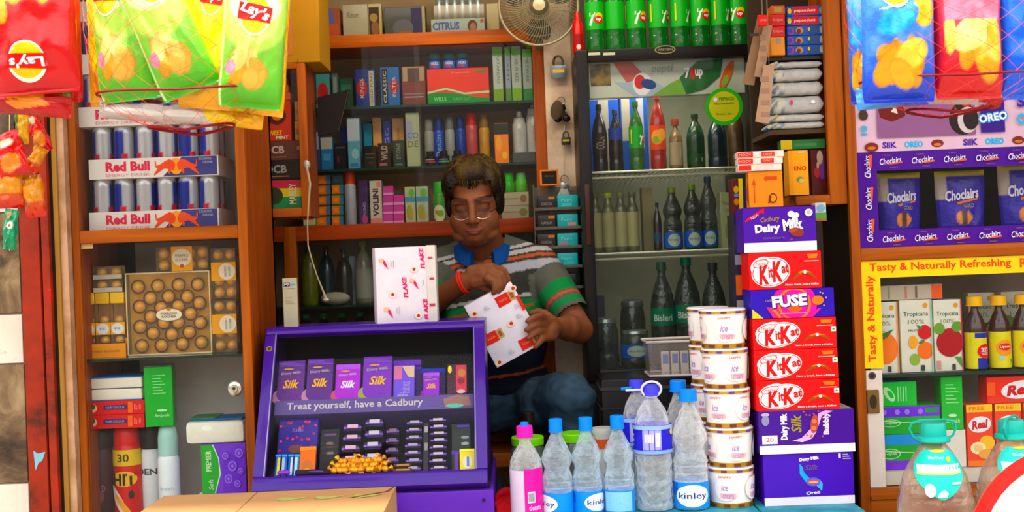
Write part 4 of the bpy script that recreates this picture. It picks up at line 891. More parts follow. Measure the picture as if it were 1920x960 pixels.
# shelf 1
row('cigarette_carton', 'box', SH1, SY, [
 (666, 704, 72, '20307c', multi(R_(.18, .42, .03, .95, 'b8b490'), T_('GOLD FLAKE', .3, .5, .8, .12, '303030', rot=PI/2), E_(-.18, .5, .26, .22, 'b01c20'), T_('KINGS', -.18, .5, .5, .18, 'd8d0c8', rot=PI/2)), 'dark blue carton with a red disc and a cream strip, on the upper glass shelf'),
 (713, 749, 74, '1464a8', multi(R_(-.42, -.12, .05, .95, '101820'), T_('CLASSIC', -.27, .5, .8, .16, 'd8d4c0', rot=PI/2), E_(.22, .5, .24, .2, 'b02428'), T_('FILTER', .22, .5, .5, .16, 'd8d0c8', rot=PI/2)), 'bright blue carton with a black strip, on the upper glass shelf'),
 (753, 798, 74, '7a3428', multi(R_(-.45, .45, .62, .98, 'a89070'), R_(-.25, .25, .6, .95, '5a3c28'), R_(-.4, .4, .2, .23, 'a09898'), R_(-.4, .4, .28, .31, '888080')), 'brown box with a pale top, between the blue carton and the orange box')], 'boxes on the upper glass shelf')
def d_org(b):
    b.p([(-.5, .01)]+[(-.5+i/12, .22+.12*math.sin(i/12*PI*1.25+.6)*(1-.3*i/12)) for i in range(13)]+[(.5, .01)], P('0c8a2c'))
    b.t('WILLS', -.3, .14, .2, .12, P('8ad090'), bold=.02); b.t('NAVY CUT', .05, .13, .28, .08, P('6ab878')); b.r(.3, .45, .86, .93, P('3a8a3a')); b.t('Premium', .05, .88, .3, .05, P('f0a080')); b.p([(-.5, .35), (-.2, .46), (.1, .30), (.5, .34), (.5, .27), (.1, .25), (-.2, .40), (-.5, .3)], P('b0d8a0'))
o, z = carton('cigarette_carton', 'wide bright orange carton with a green wave, on the upper glass shelf', 'box', 801, 917, 66, SY-.01, .08, 'e84010', d_org, z0=SH1)
for i, px in enumerate((814, 841, 866)):
    R = .0195; g = thing('balm_jar', 'small blue jar with a teal lid on the orange carton, %s' % ['left', 'middle', 'right'][i], 'jar', (X(px, 120, SY), SY+.03, z+.0005), group='blue jars on the orange carton')
    b = MB(); b.lathe([(0, 0), (R, 0), (R*1.03, .005), (R, .034), (R*.9, .038)], P('1838a0', .2, coat=.5), 20); b.around(R*1.03, 2*R, .036); b.r(-.6, .6, .15, .85, P('4a70c0'), 8); b.t('VICKS', 0, .6, .7, .25, P('e0e0f0'), bold=.03); b.r(-.3, .1, .2, .4, P('c04050'), 4); obj('jar_body', b, g)
    b = MB(); b.lathe([(R*.95, .038), (R*.98, .040), (R*.98, .050), (R*.9, .053), (0, .053)], P('147a68', .4), 20); obj('lid', b, g)
tp = lambda tx, c2: multi(R_(-.5, .5, .02, .24, c2), T_(tx, 0, .6, .5, .35, '60706c', rot=-PI/2), R_(-.5, .5, .84, .98, '6ab04c'))
row('toothpaste_box', 'box', SH1, SY, [
 (924, 943, 104, 'b8c4b8', tp('PATANJALI', '7aa028'), 'upright white and green toothpaste box, left one on the upper glass shelf'),
 (947, 958, 104, '98a4b0', tp('DANT', '5a8a3c'), 'narrow grey-blue upright box between the toothpaste boxes'),
 (959, 978, 104, 'b4c0b0', tp('DABUR RED', '7ab020'), 'upright white and green toothpaste box, middle one on the upper glass shelf'),
 (980, 998, 98, 'a8b8a8', tp('MESWAK', '308a3c'), 'upright white and green toothpaste box, right one on the upper glass shelf'),
 (1000, 1010, 90, '8a98a8', None, 'narrow slate-blue box at the right end of the upper glass shelf')], 'toothpaste boxes', .05)
row('small_box', 'box', SH1, SY, [(592, 618, 66, '4a9494', multi(E_(0, .45, .4, .3, 'b82c2c'), E_(.2, .3, .15, .12, '202020'), R_(-.5, .5, .02, .15, 'b0b8b0')), 'teal box with a red disc at the left end of the upper glass shelf'),
 (622, 634, 66, '4c5c58', R_(-.3, .3, .1, .9, '7a8a84'), 'narrow grey box beside the teal box'), (637, 662, 58, '1c4a38', multi(R_(-.4, .4, .6, .8, '2c6a50')), 'dark green box beside the dark blue carton', .03)], None)
# green round bottle hanging at top right
b = MB(); b.lathe([(0, -.02), (.014, -.018), (.019, 0), (.014, .016), (0, .02)], P('88a818', .3), 16); o = obj('round_tin', b); x, z_ = XZ(994, 93, SY+.01); o.location = (x, SY+.02, SH1+98*(SY/F)+.0212); tag(o, 'small round green tin on top of the right toothpaste box', 'tin')
# shelf 2: perfumes, deodorants
fr = multi(R_(-.48, .48, .55, .98, 'b0b8c0'), R_(-.48, .48, .3, .5, '5c98a8'), E_(.1, .3, .3, .1, '8ab4b8'), R_(-.3, .3, .05, .12, '3c74a0'))
blkd = multi(R_(-.35, .35, .62, .65, '6a6060'), R_(-.3, .3, .45, .47, '6a6060'), E_(0, .25, .2, .08, '402028'))
row('perfume_box', 'box', SH2, SY, [
 (577, 600, 80, '2c3c64', R_(-.4, .4, .5, .9, '8898a8'), 'dark blue box at the left end of the middle glass shelf'),
 (601, 624, 62, '2c689c', multi(R_(-.49, .49, .64, .99, 'a8a898'), R_(-.3, .3, .3, .5, '4888b0')), 'blue and cream perfume box on the middle glass shelf'),
 (627, 649, 50, '14101c', multi(R_(-.4, .4, .8, .85, '585060'), E_(-.2, .4, .1, .15, '601828')), 'short black perfume box, left one on the middle glass shelf'),
 (651, 675, 96, '5c98b0', fr, 'tall pale blue and white perfume box on the middle glass shelf'),
 (681, 706, 42, '120e0e', blkd, 'short black perfume box under a taller blue one on the middle glass shelf', -.02),
 (708, 733, 46, '241418', multi(T_('WILD', -.0, .6, .6, .5, 'a89880', rot=PI/2, bold=.03), R_(-.4, .2, .08, .18, 'a06060')), 'dark box with bold cream letters on the middle glass shelf', -.02),
 (736, 758, 50, '1c3430', multi(T_('STONE', 0, .6, .6, .35, '8a9078', rot=PI/2), R_(-.3, .3, .08, .12, '708070')), 'dark green box with pale letters on the middle glass shelf', -.02),
 (761, 787, 102, 'a4a884', multi(R_(-.49, .0, .5, .85, '9098b0'), T_('CO', 0, .58, .8, .11, '54688c'), T_('DE', 0, .42, .8, .11, '606a50')), 'tall cream box with big CODE letters on the middle glass shelf')], 'perfume boxes', .06)
row('perfume_box', 'box', SH2, SY+.075, [
 (639, 651, 84, '1c3c9c', T_('NE', 0, .3, .8, .16, 'a8b0c8'), 'blue box peeping out behind the pale blue and white one'),
 (682, 698, 88, '1464a0', multi(R_(-.5, .5, .5, .98, '0c7c98'), T_('HE', 0, .25, .8, .2, '90a8d0', shear=.3)), 'blue and teal box rising behind the short black one'),
 (699, 716, 98, 'd89a58', None, 'tan box rising behind the short boxes, left'), (718, 734, 92, '2434a0', T_('FOGG', 0, .5, .7, .5, 'a8a8c0', rot=PI/2), 'royal blue box rising behind the box with bold cream letters'),
 (736, 758, 96, 'dca464', R_(-.1, .1, .3, .8, 'c88a48'), 'tan box rising behind the dark green box')], 'perfume boxes', .06)
def can(px, w, h, Y, z, body, cap, label, deco=None, name='deodorant_can', cat='spray can', cf=.25, tip=False, group='spray cans on the middle glass shelf'):
    sc = Y/F; R = w*sc/2; H = h*sc; x = X(px, 480-(z-ZC)*F/Y, Y); hb = H*(1-cf)
    g = thing(name, label, cat, (x, Y+R, z), group=group)
    b = MB(); b.lathe([(0, 0), (R*.9, 0), (R, .003), (R, hb-.006), (R*.85, hb)], body if not isinstance(body, str) else P(body, .25, coat=.4), 20)
    if deco: b.around(R, 2*R, hb); deco(b)
    obj('can_body', b, g)
    b = MB(); capm = P(cap, .35)
    b.lathe([(R*.86, hb), (R*.86, H-.01), (R*.7, H), (0, H)] if not tip else [(R*.86, hb), (R*.8, hb+(H-hb)*.4), (R*.4, hb+(H-hb)*.5), (R*.32, H-.002), (0, H)], capm, 16); obj('cap', b, g)
can(806, 18, 90, SY+.03, SH2, '8c8c84', '787870', 'silver deodorant can on the middle shelf, right of the CODE box')
can(824, 20, 92, SY+.03, SH2, '1448a8', '102c70', 'blue deodorant can with white script, left one on the middle shelf', T_('Denim', 0, .55, .6, .5, '9ab0d8', rot=PI/2, shear=.2))
can(845, 18, 92, SY+.03, SH2, '90908a', '6a6a68', 'silver deodorant can between the two blue cans')
can(865, 18, 94, SY+.03, SH2, '1c3c94', '14286c', 'blue deodorant can next to the pink one')
can(886, 22, 98, SY+.03, SH2, 'b04a4c', 'c01c20', 'pinkish deodorant can with a bright red cap', R_(-.6, .6, .1, .3, '8a1c18'), cf=.22)
can(910, 20, 94, SY+.03, SH2, 'b8841c', '7c5a20', 'mustard yellow deodorant can', multi(R_(-.3, .5, .5, .66, '4c3c7c')), cf=.25)
can(976, 27, 80, SY+.03, SH2+.035, 'b8b8b0', 'c0c0b8', 'white bottle with a narrow nozzle, shorter one at the right', multi(T_('LOTION', 0, .5, .6, .2, '8a9090', rot=-PI/2)), 'nozzle_bottle', 'bottle', .28, True)
can(1003, 27, 100, SY+.03, SH2+.035, 'bcbcb4', 'c0c0bc', 'white bottle with a red band and nozzle, taller one at the right end', multi(R_(-.5, .5, .72, .80, 'c08078'), T_('SHAMPOO', 0, .4, .6, .2, 'a87070', rot=-PI/2)), 'nozzle_bottle', 'bottle', .28, True)
b = MB(); b.box(X(960, 250, SY), X(1016, 250, SY), SY, SY+.09, SH2, SH2+.0345, clear('grey_clear_box', 'b8b8b0', .3, '70706c', .1, .3)); o = obj('clear_tray', b); tag(o, 'clear grey plastic box under the two white nozzle bottles', 'box')
row('orange_box', 'box', SH2, SY, [(927, 954, 76, 'f08008', multi(R_(-.5, .5, .72, .99, '2c2a24'), E_(-.2, .5, .2, .2, 'f8a020'), E_(.2, .2, .2, .1, 'e8b020')), 'bright orange box with a dark top on the middle glass shelf')], None)
for i, px in enumerate((807, 832, 858)):
    R = .019; b = MB(); b.lathe([(0, 0), (R, 0), (R, .03), (R*.7, .036), (R*.7, .048), (0, .048)], P('14100f', .15), 16); b.around(R, 2*R, .03); b.r(-.5, .5, .3, .5, P(['a03030', '4a8a70', '708aa0'][i]), 6); b.r(-.4, .4, .6, .68, P('a0a098'), 6)
    o = obj('cream_jar', b); o.location = (X(px, 300, SY-.02), SY-.015, SH2); tag(o, 'small black cream jar with a %s band, in front of the cans' % ['red', 'green', 'pale blue'][i], 'jar', 'black cream jars')
# shelf 3
mb_ = multi(R_(-.45, .2, .1, .9, 'd87018'), R_(-.3, .05, .3, .7, 'e88a20'), R_(.22, .5, .1, .9, '3c6c98'))
z = SH3
for i in range(5):
    o, z = carton('match_box', 'small orange, blue and green matchbox, %s in the left column of the lower shelf' % UP[i], 'matchbox', 593, 619, 19.2, SY, .05, '5c4818', mb_, z0=z, group='matchbox columns'); z += .0005
z = SH3
for i in range(5):
    o, z = carton('match_box', 'small orange, blue and green matchbox, %s in the right column of the lower shelf' % UP[i], 'matchbox', 621, 643, 19.2, SY, .05, '2c6c2c' if i < 4 else '283c34', mb_ if i < 4 else R_(-.4, .4, .2, .8, '38505c'), z0=z, group='matchbox columns'); z += .0005
row('small_box', 'box', SH3, SY-.02, [(566, 592, 64, '0c8a3c', multi(R_(-.45, .45, .05, .45, 'b8a888'), R_(-.4, .3, .2, .35, 'a83020')), 'green carton with a cream panel, left of the matchboxes')], None)
can(657, 22, 102, SY, SH3, 'a0a0a8', 'e04808', 'white spray can with a bright orange cap on the lower shelf', multi(R_(-.4, .4, .15, .4, '606068'), R_(-.5, .4, .88, .9, '30303c'), R_(-.5, .1, .72, .73, '707078')), cf=.24, group='spray cans on the lower shelf')
row('cream_box', 'box', SH3, SY, [
 (672, 690, 84, '3c1c54', multi(T_('POND', .1, .35, .3, .3, 'b090b8', rot=PI/2), E_(.1, .12, .3, .1, 'b03c7c')), 'dark purple upright box on the lower shelf'),
 (693, 716, 82, 'c0b8a8', multi(T_('VOLINI', .0, .50, .64, .5, '4a1c2c', rot=PI/2, bold=.04), R_(-.45, .45, .03, .14, 'd87c6c'), R_(.1, .45, .86, .97, 'd87c6c')), 'white box with dark sideways letters on the lower shelf')], None)
for c_, (a, bb, n) in enumerate(((718, 737, 4), (738, 757, 3))):
    z = SH3
    for i in range(n):
        o, z = carton('soap_box', 'small bright pink box, %s in the %s pink stack' % (UP[i], ['left', 'right'][c_]), 'box', a, bb, [18, 16, 19, 17][i], SY, .06, 'c03c90', R_(-.5, .5, .02, .28, 'e090c4'), z0=z, group='stacked pink boxes'); z += .0004
wg = multi(R_(-.49, .49, .58, .72, '4c8ca8'), E_(.15, .82, .28, .12, '5cb030'), E_(-.1, .3, .3, .2, '9a9a28'), E_(.1, .2, .15, .12, 'c09020'))
row('soap_box', 'box', SH3, SY, [(759, 779, 68, 'b0b090', wg, 'cream and green herbal box with a blue band, left one of the pair'), (780, 803, 68, 'a8b098', wg, 'cream and green herbal box with a blue band, right one of the pair')], 'herbal boxes')
herb = multi(R_(-.5, .5, .5, .72, '3878a8'), E_(0, .3, .5, .3, 'c8c8a0'), E_(.1, .3, .25, .12, '6aa018'), E_(-.2, .35, .12, .08, 'c07818'), R_(-.5, .5, .74, .86, 'b83828'))
can(824, 24, 76, SY, SH3, '38881c', '2c9c24', 'green herbal bottle with a blue-banded label, left of the man', herb, 'herbal_bottle', 'bottle', .3, group='herbal bottles')
row('soap_box', 'box', SH3, SY, [(940, 992, 25, 'a89c80', multi(E_(.3, .5, .15, .3, '7a7a40'), R_(-.4, .1, .5, .56, '807860')), 'cream box with plant print, lower one right of the man'), ], 'cream boxes right of the man')
carton('soap_box', 'cream box with plant print, upper one right of the man', 'box', 940, 992, 25, SY, .07, 'aca084', multi(E_(.3, .5, .12, .3, '8a6a40'), R_(-.4, .1, .5, .56, '807860')), z0=SH3+25*SY/F+.0005, group='cream boxes right of the man', gap=.0012)
zb2 = SH3+50*SY/F+.0012
can(954, 24, 36, SY, zb2, '38a020', '1cb018', 'green bottle with an orange label on the cream boxes, left', R_(-.7, .7, .3, .7, 'a08838'), 'herbal_bottle', 'bottle', .42, group='herbal bottles'); can(978, 22, 36, SY, zb2, '5ab830', '68b860', 'pale green bottle with a yellow label on the cream boxes, right', R_(-.1, .7, .1, .6, 'b8a840'), 'herbal_bottle', 'bottle', .35, group='herbal bottles')
# lower cabinet bottles
def bottle(name, label, px, wpx, hpx, Y, z, body, cap, deco=None, lab=None, group=None, cat='bottle', shape='soda', capw=.34, liquid=None, capH=.07, extra=None):
    sc = Y/F; R = wpx*sc/2; H = hpx*sc if hpx > 1 else hpx; x = X(px, 480-(z-ZC)*F/Y, Y)
    g = thing(name, label, cat, (x, Y+R, z), group=group); hb = H*(1-capH)
    shapes = {'soda': [(0, .0), (.7, 0), (.92, .012), (1, .05), (1, .16), (.965, .20), (.965, .24), (1, .28), (1, .58), (.98, .64), (.86, .74), (.64, .83), (.42, .90), (.32, .94), (.32, 1)],
     'water': [(0, 0), (.78, 0), (.95, .012), (1, .04), (1, .26), (.965, .275), (1, .29), (1, .33), (.965, .345), (1, .36), (1, .40), (.965, .415), (1, .43), (.97, .47), (.86, .52), (.82, .55), (.86, .58), (.98, .63), (1, .67), (.97, .71), (.8, .79), (.58, .87), (.42, .93), (.36, .955), (.36, 1)],
     'jug': [(0, 0), (.8, 0), (.96, .012), (1, .04), (.96, .09), (1, .13), (.96, .18), (1, .22), (.96, .27), (1, .31), (.96, .36), (1, .40), (.97, .45), (.95, .50), (1, .53), (1, .68), (.96, .72), (.9, .78), (.72, .87), (.48, .93), (.34, .96), (.34, 1)],
     'wide': [(0, 0), (.9, 0), (1, .03), (1, .70), (.95, .78), (.6, .9), (.5, 1)],
     'plain': [(0, 0), (.85, 0), (1, .03), (1, .62), (.95, .70), (.7, .82), (.4, .9), (.34, .94), (.34, 1)]}
    pr = [(r*R, t*hb) for r, t in shapes[shape]]
    pr2 = []
    for i in range(len(pr)-1):
        for k in range(3): t = k/3; pr2.append((pr[i][0]*(1-t)+pr[i+1][0]*t, pr[i][1]*(1-t)+pr[i+1][1]*t))
    pr2.append(pr[-1]); b = MB(); b.lathe(pr2, body, 24); obj('bottle_body', b, g)
    if liquid:
        lz = liquid[1]*hb; b = MB(); q = [(max(0, r*R-.0012), t*hb+(.0012 if i == 0 or i == 1 else 0)) for i, (r, t) in enumerate(shapes[shape]) if t*hb < lz]
        q.append((q[-1][0], lz)); q.append((0, lz)); b.lathe(q, liquid[0], 20); obj('drink', b, g)
    cr = capw*R*1.16; b = MB(); b.lathe([(cr*1.06, hb-H*.012), (cr*1.06, hb+.001), (cr, hb+.0015), (cr, H-.002), (cr*.9, H), (0, H)], cap if not isinstance(cap, str) else P(cap, .35), 20, mod=lambda a, zz, r: r*(1+.02*math.cos(24*a))); obj('cap', b, g)
    if lab:
        z0_, z1_, lm = lab; b = MB(); rr = R*1.006; n = 3
        b.lathe([(rr, z0_*hb), (rr, z1_*hb)], lm if not isinstance(lm, str) else P(lm, .4, coat=.3), 28)
        b.around(rr, 2*R, (z1_-z0_)*hb, z0_*hb)
        if deco: deco(b)
        obj('label', b, g)
    return g
dk = lambda h: clear('tinted_bottle', h, .75, h, .08, .1)
LB = 4.08
for px, w_, h_, c, cap_, lb_ in ((580, 32, 120, '6a7018', 'a04018', 'yellow-green bottle with an orange cap, left in the lower cabinet'), (612, 30, 112, '14303c', '701810', 'dark blue bottle with a red cap in the lower cabinet'), (645, 30, 106, '24241c', '2c1410', 'black bottle in the lower cabinet, next to the dark blue one'), (494, 26, 120, '3c4414', '181410', 'olive bottle behind the left door of the lower cabinet')):
    bottle('syrup_bottle', lb_, px, w_, h_, LB, SH4, dk(c), cap_, shape='plain', group='bottles in the lower cabinet')
bottle('oil_bottle', 'pale bottle with a yellow neck in the lower cabinet, beside the white cartons', 682, 34, 118, LB, SH4, dk('8c8c70'), 'a8a818', shape='plain', group='bottles in the lower cabinet', lab=(.1, .6, '909080'))
row('packet', 'packet', SH4, LB+.03, [(655, 668, 90, '8c98a0', None, 'grey-white slab standing in for a reflection in the lower cabinet glass', .03)], None)  # upright shape added to imitate a pale reflection in the glass
b = MB(); b.ball((0, 0, .022), (.05, .03, .022), P('a09a84', .6), 16, 9); o = obj('cloth_bundle', b); o.location = (X(628, 560, LB-.01), LB-.0, SH4); tag(o, 'small pale bundle lying on the lower cabinet shelf', 'bundle')
z5 = SH4-.008-.11
b = MB(); b.box(X(470, 480, BY)+.016, X(1034, 480, BY)-.016, BY+.04, 4.255, z5-.008, z5, SHELFG); obj('glass_shelf', b, BCAB, world=True)
for i, px in enumerate((572, 606, 640, 674)):
    bottle('syrup_bottle', 'dark bottle with a green cap on the bottom cabinet shelf, %s' % ORD[i], px, 26, 52, LB, z5, dk('141c14'), '0c5a38', shape='plain', group='green-capped bottles low in the cabinet', capH=.15, capw=.6)

# ================================================================ pillar: locks, keys, soap rack
PY = 3.965
def steel(): return P('8c9094', .25, .8)
def padlock(px, py, s, body, label, bandc='d8a818', Y=PY):
    x, z = XZ(px, py, Y); g = thing('padlock', label, 'padlock', (x, Y-.012, z)); b = MB()
    b.box(-s/2, s/2, -.007, .007, -s*.42, s*.42, body, .004); b.front(-.007, s, s*.84, 0, -s*.42); b.r(-.36, .36, .42, .66, P(bandc, .3, .5)); obj('lock_body', b, g)
    b = MB(); b.tube([(-s*.3, 0, s*.4), (-s*.3, 0, s*.72), (-s*.2, 0, s*.95), (0, 0, s*1.04), (s*.2, 0, s*.95), (s*.3, 0, s*.72), (s*.3, 0, s*.4)], s*.075, P('5a4c3c', .3, .8), 8); obj('shackle', b, g)
    b = MB(); b.tube([(0, -.002, s*1.0), (0, .006, s*1.05), (0, .024, s*1.06)], .0018, P('3a3028', .4, .7), 6); obj('hook', b, g); return g
padlock(1047, 136, .050, P('788088', .3, .75), 'grey steel padlock with a yellow stripe, high on the cream pillar')
padlock(1061, 265, .030, P('2a2418', .35, .4), 'small black padlock with a yellow stripe, on the pillar below the key bunch', 'b0a018')
# key bunch with brown tag
def keys(name, label, px, py, n, tag_c, kc, spread_=.7, L=.045, Y=PY):
    x, z = XZ(px, py, Y); g = thing(name, label, 'keys', (x, Y-.012, z)); b = MB()
    b.tube([(.012*math.cos(2*PI*i/14), 0, .012*math.sin(2*PI*i/14)) for i in range(14)], .0012, P('7a7468', .3, .8), 5, closed=True); b.tube([(0, -.001, .012), (0, .022, .014)], .0015, P('3a3028', .4, .7), 6); obj('key_ring', b, g)
    for i in range(n):
        a = (i/(max(1, n-1))-.5)*spread_; b = MB(); b.T = Matrix.Translation((0, -.003+.002*i, -.011)) @ Matrix.Rotation(-a, 4, 'Y')
        m = P(kc, .25, .85); b.box(-.010, .010, -.001, .001, -.020, -.002, m, .003); b.box(-.0035, .0035, -.001, .001, -L, -.020, m); b.box(.003, .007, -.001, .001, -L+.003, -L+.009, m); b.box(.003, .006, -.001, .001, -L+.012, -L+.016, m); obj('key', b, g)
    if tag_c:
        b = MB(); b.T = Matrix.Translation((-.016, -.008, -.030)) @ Matrix.Rotation(.2, 4, 'Y'); b.ball((0, 0, 0), (.020, .003, .032), P(tag_c, .5), 16, 9); obj('fob', b, g)
    return g
keys('key_bunch', 'key bunch with a brown oval fob on the cream pillar', 1052, 190, 4, '4a3c24', '2c2018')
keys('key_bunch', 'shiny silver key bunch hanging above the teal soap packs', 1058, 336, 5, None, 'a8a8a0', .9, .05)
b = MB(); x, z = XZ(1054, 223, PY)
for dx in (-.014, .014): b.ball((dx, 0, 0), (.013, .006, .012), P('0c0a0a', .2), 14, 8)
b.tube([(-.004, 0, .004), (0, 0, .008), (.004, 0, .004)], .0015, P('0c0a0a', .2), 5); b.tube([(0, .002, .008), (0, .014, .010)], .0014, P('3a3028', .4, .7), 6)
o = obj('black_charm', b); o.location = (x, PY-.010, z); tag(o, 'pair of small round black charms on the pillar below the brown key fob', 'charm')
b = MB(); b.tube([(X(1058, y, PY), PY-.006, Z(1058, y, PY)) for y in (236, 262, 290, 322)], .0016, P('c8b49c', .5), 6); b.tube([(X(1058, 236, PY), PY-.006, Z(1058, 236, PY)), (X(1058, 236, PY), PY+.014, Z(1058, 236, PY))], .0016, P('3a3028')); o = obj('hanging_string', b); tag(o, 'short pale string hanging down the cream pillar', 'string')
b = MB(); x0, z0 = XZ(1013, 349, 3.9); x1, z1 = XZ(1047, 317, 3.9); fm = P('e07818', .4); t = .006
b.box(x0, x1, 0, .012, z0, z0+t, fm, .001); b.box(x0, x1, 0, .012, z1-t, z1, fm, .001); b.box(x0, x0+t, 0, .012, z0+t, z1-t, fm); b.box(x1-t, x1, 0, .012, z0+t, z1-t, fm); b.box(x0+t, x1-t, .006, .010, z0+t, z1-t, P('141210', .2)); b.front(.006); b.t('shree', (x0+x1)/2, (z0+z1)/2+.006, .03, .006, P('7a6428'))
b.box(x0+.01, x1-.01, .010, .076, z0+t, z0+t+.004, P('5a4020')); b.box((x0+x1)/2-.004, (x0+x1)/2+.004, .012, .09, z0+t+.004, z0+t+.008, P('5a4020'))
o = obj('picture_frame', b); o.location = (0, 3.9, 0); tag(o, 'tiny orange picture frame with a black picture, left of the silver keys', 'picture frame')
# soap rack
RYk = 3.80
g = thing('wall_rack', 'clear wall rack holding rows of dark and teal soap packs beside the fridge', 'rack', (X(1046, 430, RYk), RYk, Z(1046, 540, RYk)))
b = MB(); xa_, xb_ = X(1004, 430, RYk), X(1092, 430, RYk)
levels = [392, 428, 464, 501, 540]
for py in levels:
    zz = Z(1046, py, RYk); b.box(xa_, xb_, RYk, RYk+.16, zz-.003, zz, clear('clear_rack_plastic', 'd0d0c8', .25, '8a8478', .1, .4)); b.box(xa_, xb_, RYk-.002, RYk, zz-.003, zz+.006, clear('clear_rack_plastic', 'd0d0c8', .25, '8a8478', .1, .4))
b.box(xa_-.003, xa_, RYk, RYk+.16, Z(1046, 540, RYk)-.003, Z(1046, 345, RYk), clear('clear_rack_plastic', 'd0d0c8', .25, '8a8478', .1, .4)); b.box(xa_, xb_, RYk+.157, RYk+.17, Z(1046, 540, RYk)-.003, Z(1046, 345, RYk), clear('clear_rack_plastic', 'd0d0c8', .25, '8a8478', .1, .4))
obj('rack_frame', b, g, world=True)
for i, py in enumerate(levels[:5]):
    zz = Z(1046, py, RYk)+.0004; nm = ['top', 'second', 'third', 'fourth', 'lowest'][i]
    carton('soap_pack', 'dark charcoal soap pack in the %s row of the clear rack' % nm, 'soap', 1008, 1042, 26, RYk+.004, .06, '241e1a' if i < 4 else '1a1814', multi(T_('HAMAM' if i % 2 else 'CHARCOAL', 0, .4, .6, .2, '8c847c'), R_(.1, .45, .72, .9, 'a86c18')), z0=zz, bev=.004, group='dark soap packs in the rack')
    if i < 4: carton('soap_pack', 'teal soap pack in the %s row of the clear rack' % nm, 'soap', 1045, 1084, 26, RYk+.004, .06, '14989c', multi(T_('Pears', -.05, .62, .5, .25, '78c8c8'), R_([-.3, .0, -.4, -.2][i], [.2, .4, .0, .3][i], .15, .4, ['40b0b0', 'b08080', '9a6a70', '30a8a8'][i])), z0=zz, bev=.004, group='teal soap packs in the rack')
carton('soap_pack', 'dark glossy pack in the lowest row of the clear rack', 'soap', 1046, 1082, 26, RYk+.004, .06, '1c1c1c', multi(R_(-.4, .3, .5, .6, '54504a')), z0=Z(1046, 540, RYk)+.0004, bev=.004)
# ---- fan
fx, fz = XZ(1010, 8, 3.82); fy = 3.84
g = thing('wall_fan', 'round beige wall fan with a wire cage between the shelf cabinet and the fridge', 'fan', (fx, fy, fz))
FC = P('8c8060', .4, .2); cage = []
b = MB(); Rf = .124
b.tube([(Rf*math.cos(2*PI*i/48), 0, Rf*math.sin(2*PI*i/48)) for i in range(48)], .0045, FC, 8, closed=True)
for k in range(1, 5):
    r = Rf*k/5; yy = -.038*math.cos(k/5*PI/2)**.6; b.tube([(r*math.cos(2*PI*i/40), yy, r*math.sin(2*PI*i/40)) for i in range(40)], .0010, FC, 5, closed=True)
for i in range(72):
    a = 2*PI*i/72; pts = []
    for k in range(7): q = .22+.78*k/6; aa = a+.5*(1-q); pts.append((Rf*q*math.cos(aa), -.038*math.cos(q*PI/2)**.6, Rf*q*math.sin(aa)))
    b.tube(pts, .0009, FC, 4)
obj('front_grille', b, g)
b = MB(); 
for i in range(36):
    a = 2*PI*i/36; b.tube([(Rf*q*math.cos(a), .045*math.cos(q*PI/2)**.6, Rf*q*math.sin(a)) for q in (.2, .4, .6, .8, 1)], .0009, FC, 4)
obj('rear_grille', b, g)
b = MB(); b.T = Matrix.Translation((0, -.036, -.006)) @ Matrix.Rotation(PI/2, 4, 'X'); b.lathe([(0, -.004), (.030, -.004), (.030, .002), (.024, .006), (0, .008)], P('4c4430', .4), 28); b.lathe([(0, .008), (.020, .0075), (.019, .010), (0, .011)], P('b0a07c', .3, .3), 24); obj('centre_badge', b, g)
for i in range(3):
    b = MB(); a = 2*PI*i/3+.5; n = 8; vs = []; fs = []
    for k in range(n+1):
        q = .18+.70*k/n; wd = .22+.42*math.sin(k/n*PI*.9); 
        for sg in (-1, 1): aa = a+sg*wd*.8; vs.append((Rf*q*math.cos(aa), .012*sg, Rf*q*math.sin(aa)))
    for k in range(n): fs.append((2*k, 2*k+1, 2*k+3, 2*k+2))
    off = [(v[0], v[1]+.002, v[2]) for v in vs]; m = len(vs); vs += off; fs += [(f[3]+m, f[2]+m, f[1]+m, f[0]+m) for f in fs[:n]]; fs += [(2*k, 2*k+2, 2*k+2+m, 2*k+m) for k in range(n)]+[(2*k+1, 2*k+1+m, 2*k+3+m, 2*k+3) for k in range(n)]
    b.add(vs, fs, P('3c3a2c', .4)); obj('blade', b, g)
b = MB(); b.T = Matrix.Rotation(-PI/2, 4, 'X'); b.lathe([(0, .01), (.03, .012), (.036, .03), (.034, .09), (.02, .11), (0, .11)], P('5a5238', .4), 20); b.T = Matrix(); b.tube([(0, .08, -.02), (0, .10, -.09), (0, .14, -.11)], .011, P('6a6248', .4), 10); obj('motor_housing', b, g)

# ---- green soda bottles on the fridge
GB = clear('green_bottle_plastic', '18a838', .45, '0c8a28', .05, .45, .4, 30); labg = '20a828'
def d7(sh):
    def f(b):
        b.t('7', -.16+sh, .36, .34, .48, P('f0f0e8'), bold=.06, shear=.15); b.e(.2+sh, .48, .2, .12, P('f0c020')); b.lay += 4; b.e(.16+sh, .34, .22, .13, P('d81c20')); b.t('up', .16+sh, .34, .26, .12, P('f8f0f0'), bold=.04); b.r(-.9+sh, -.82+sh, .2, .85, P('c8c820'), 2)
    return f
pxs = [1119, 1157, 1197, 1239, 1280, 1318, 1356, 1392]
for i, px in enumerate(pxs):
    sh = [0, 1.6, .2, .45, .6, .1, .55, -.2][i]
    Yb = 3.80; bottle('soda_bottle', 'green lime soda bottle on the fridge roof, %s' % (['leftmost', 'second from left', 'third from left', 'fourth from left', 'fourth from right', 'third from right', 'second from right', 'rightmost'][i]), px, 37, .30, Yb, FT+.0005, GB, '0c7a24', d7(sh), (.27, .58, labg), 'green soda bottles on the fridge')
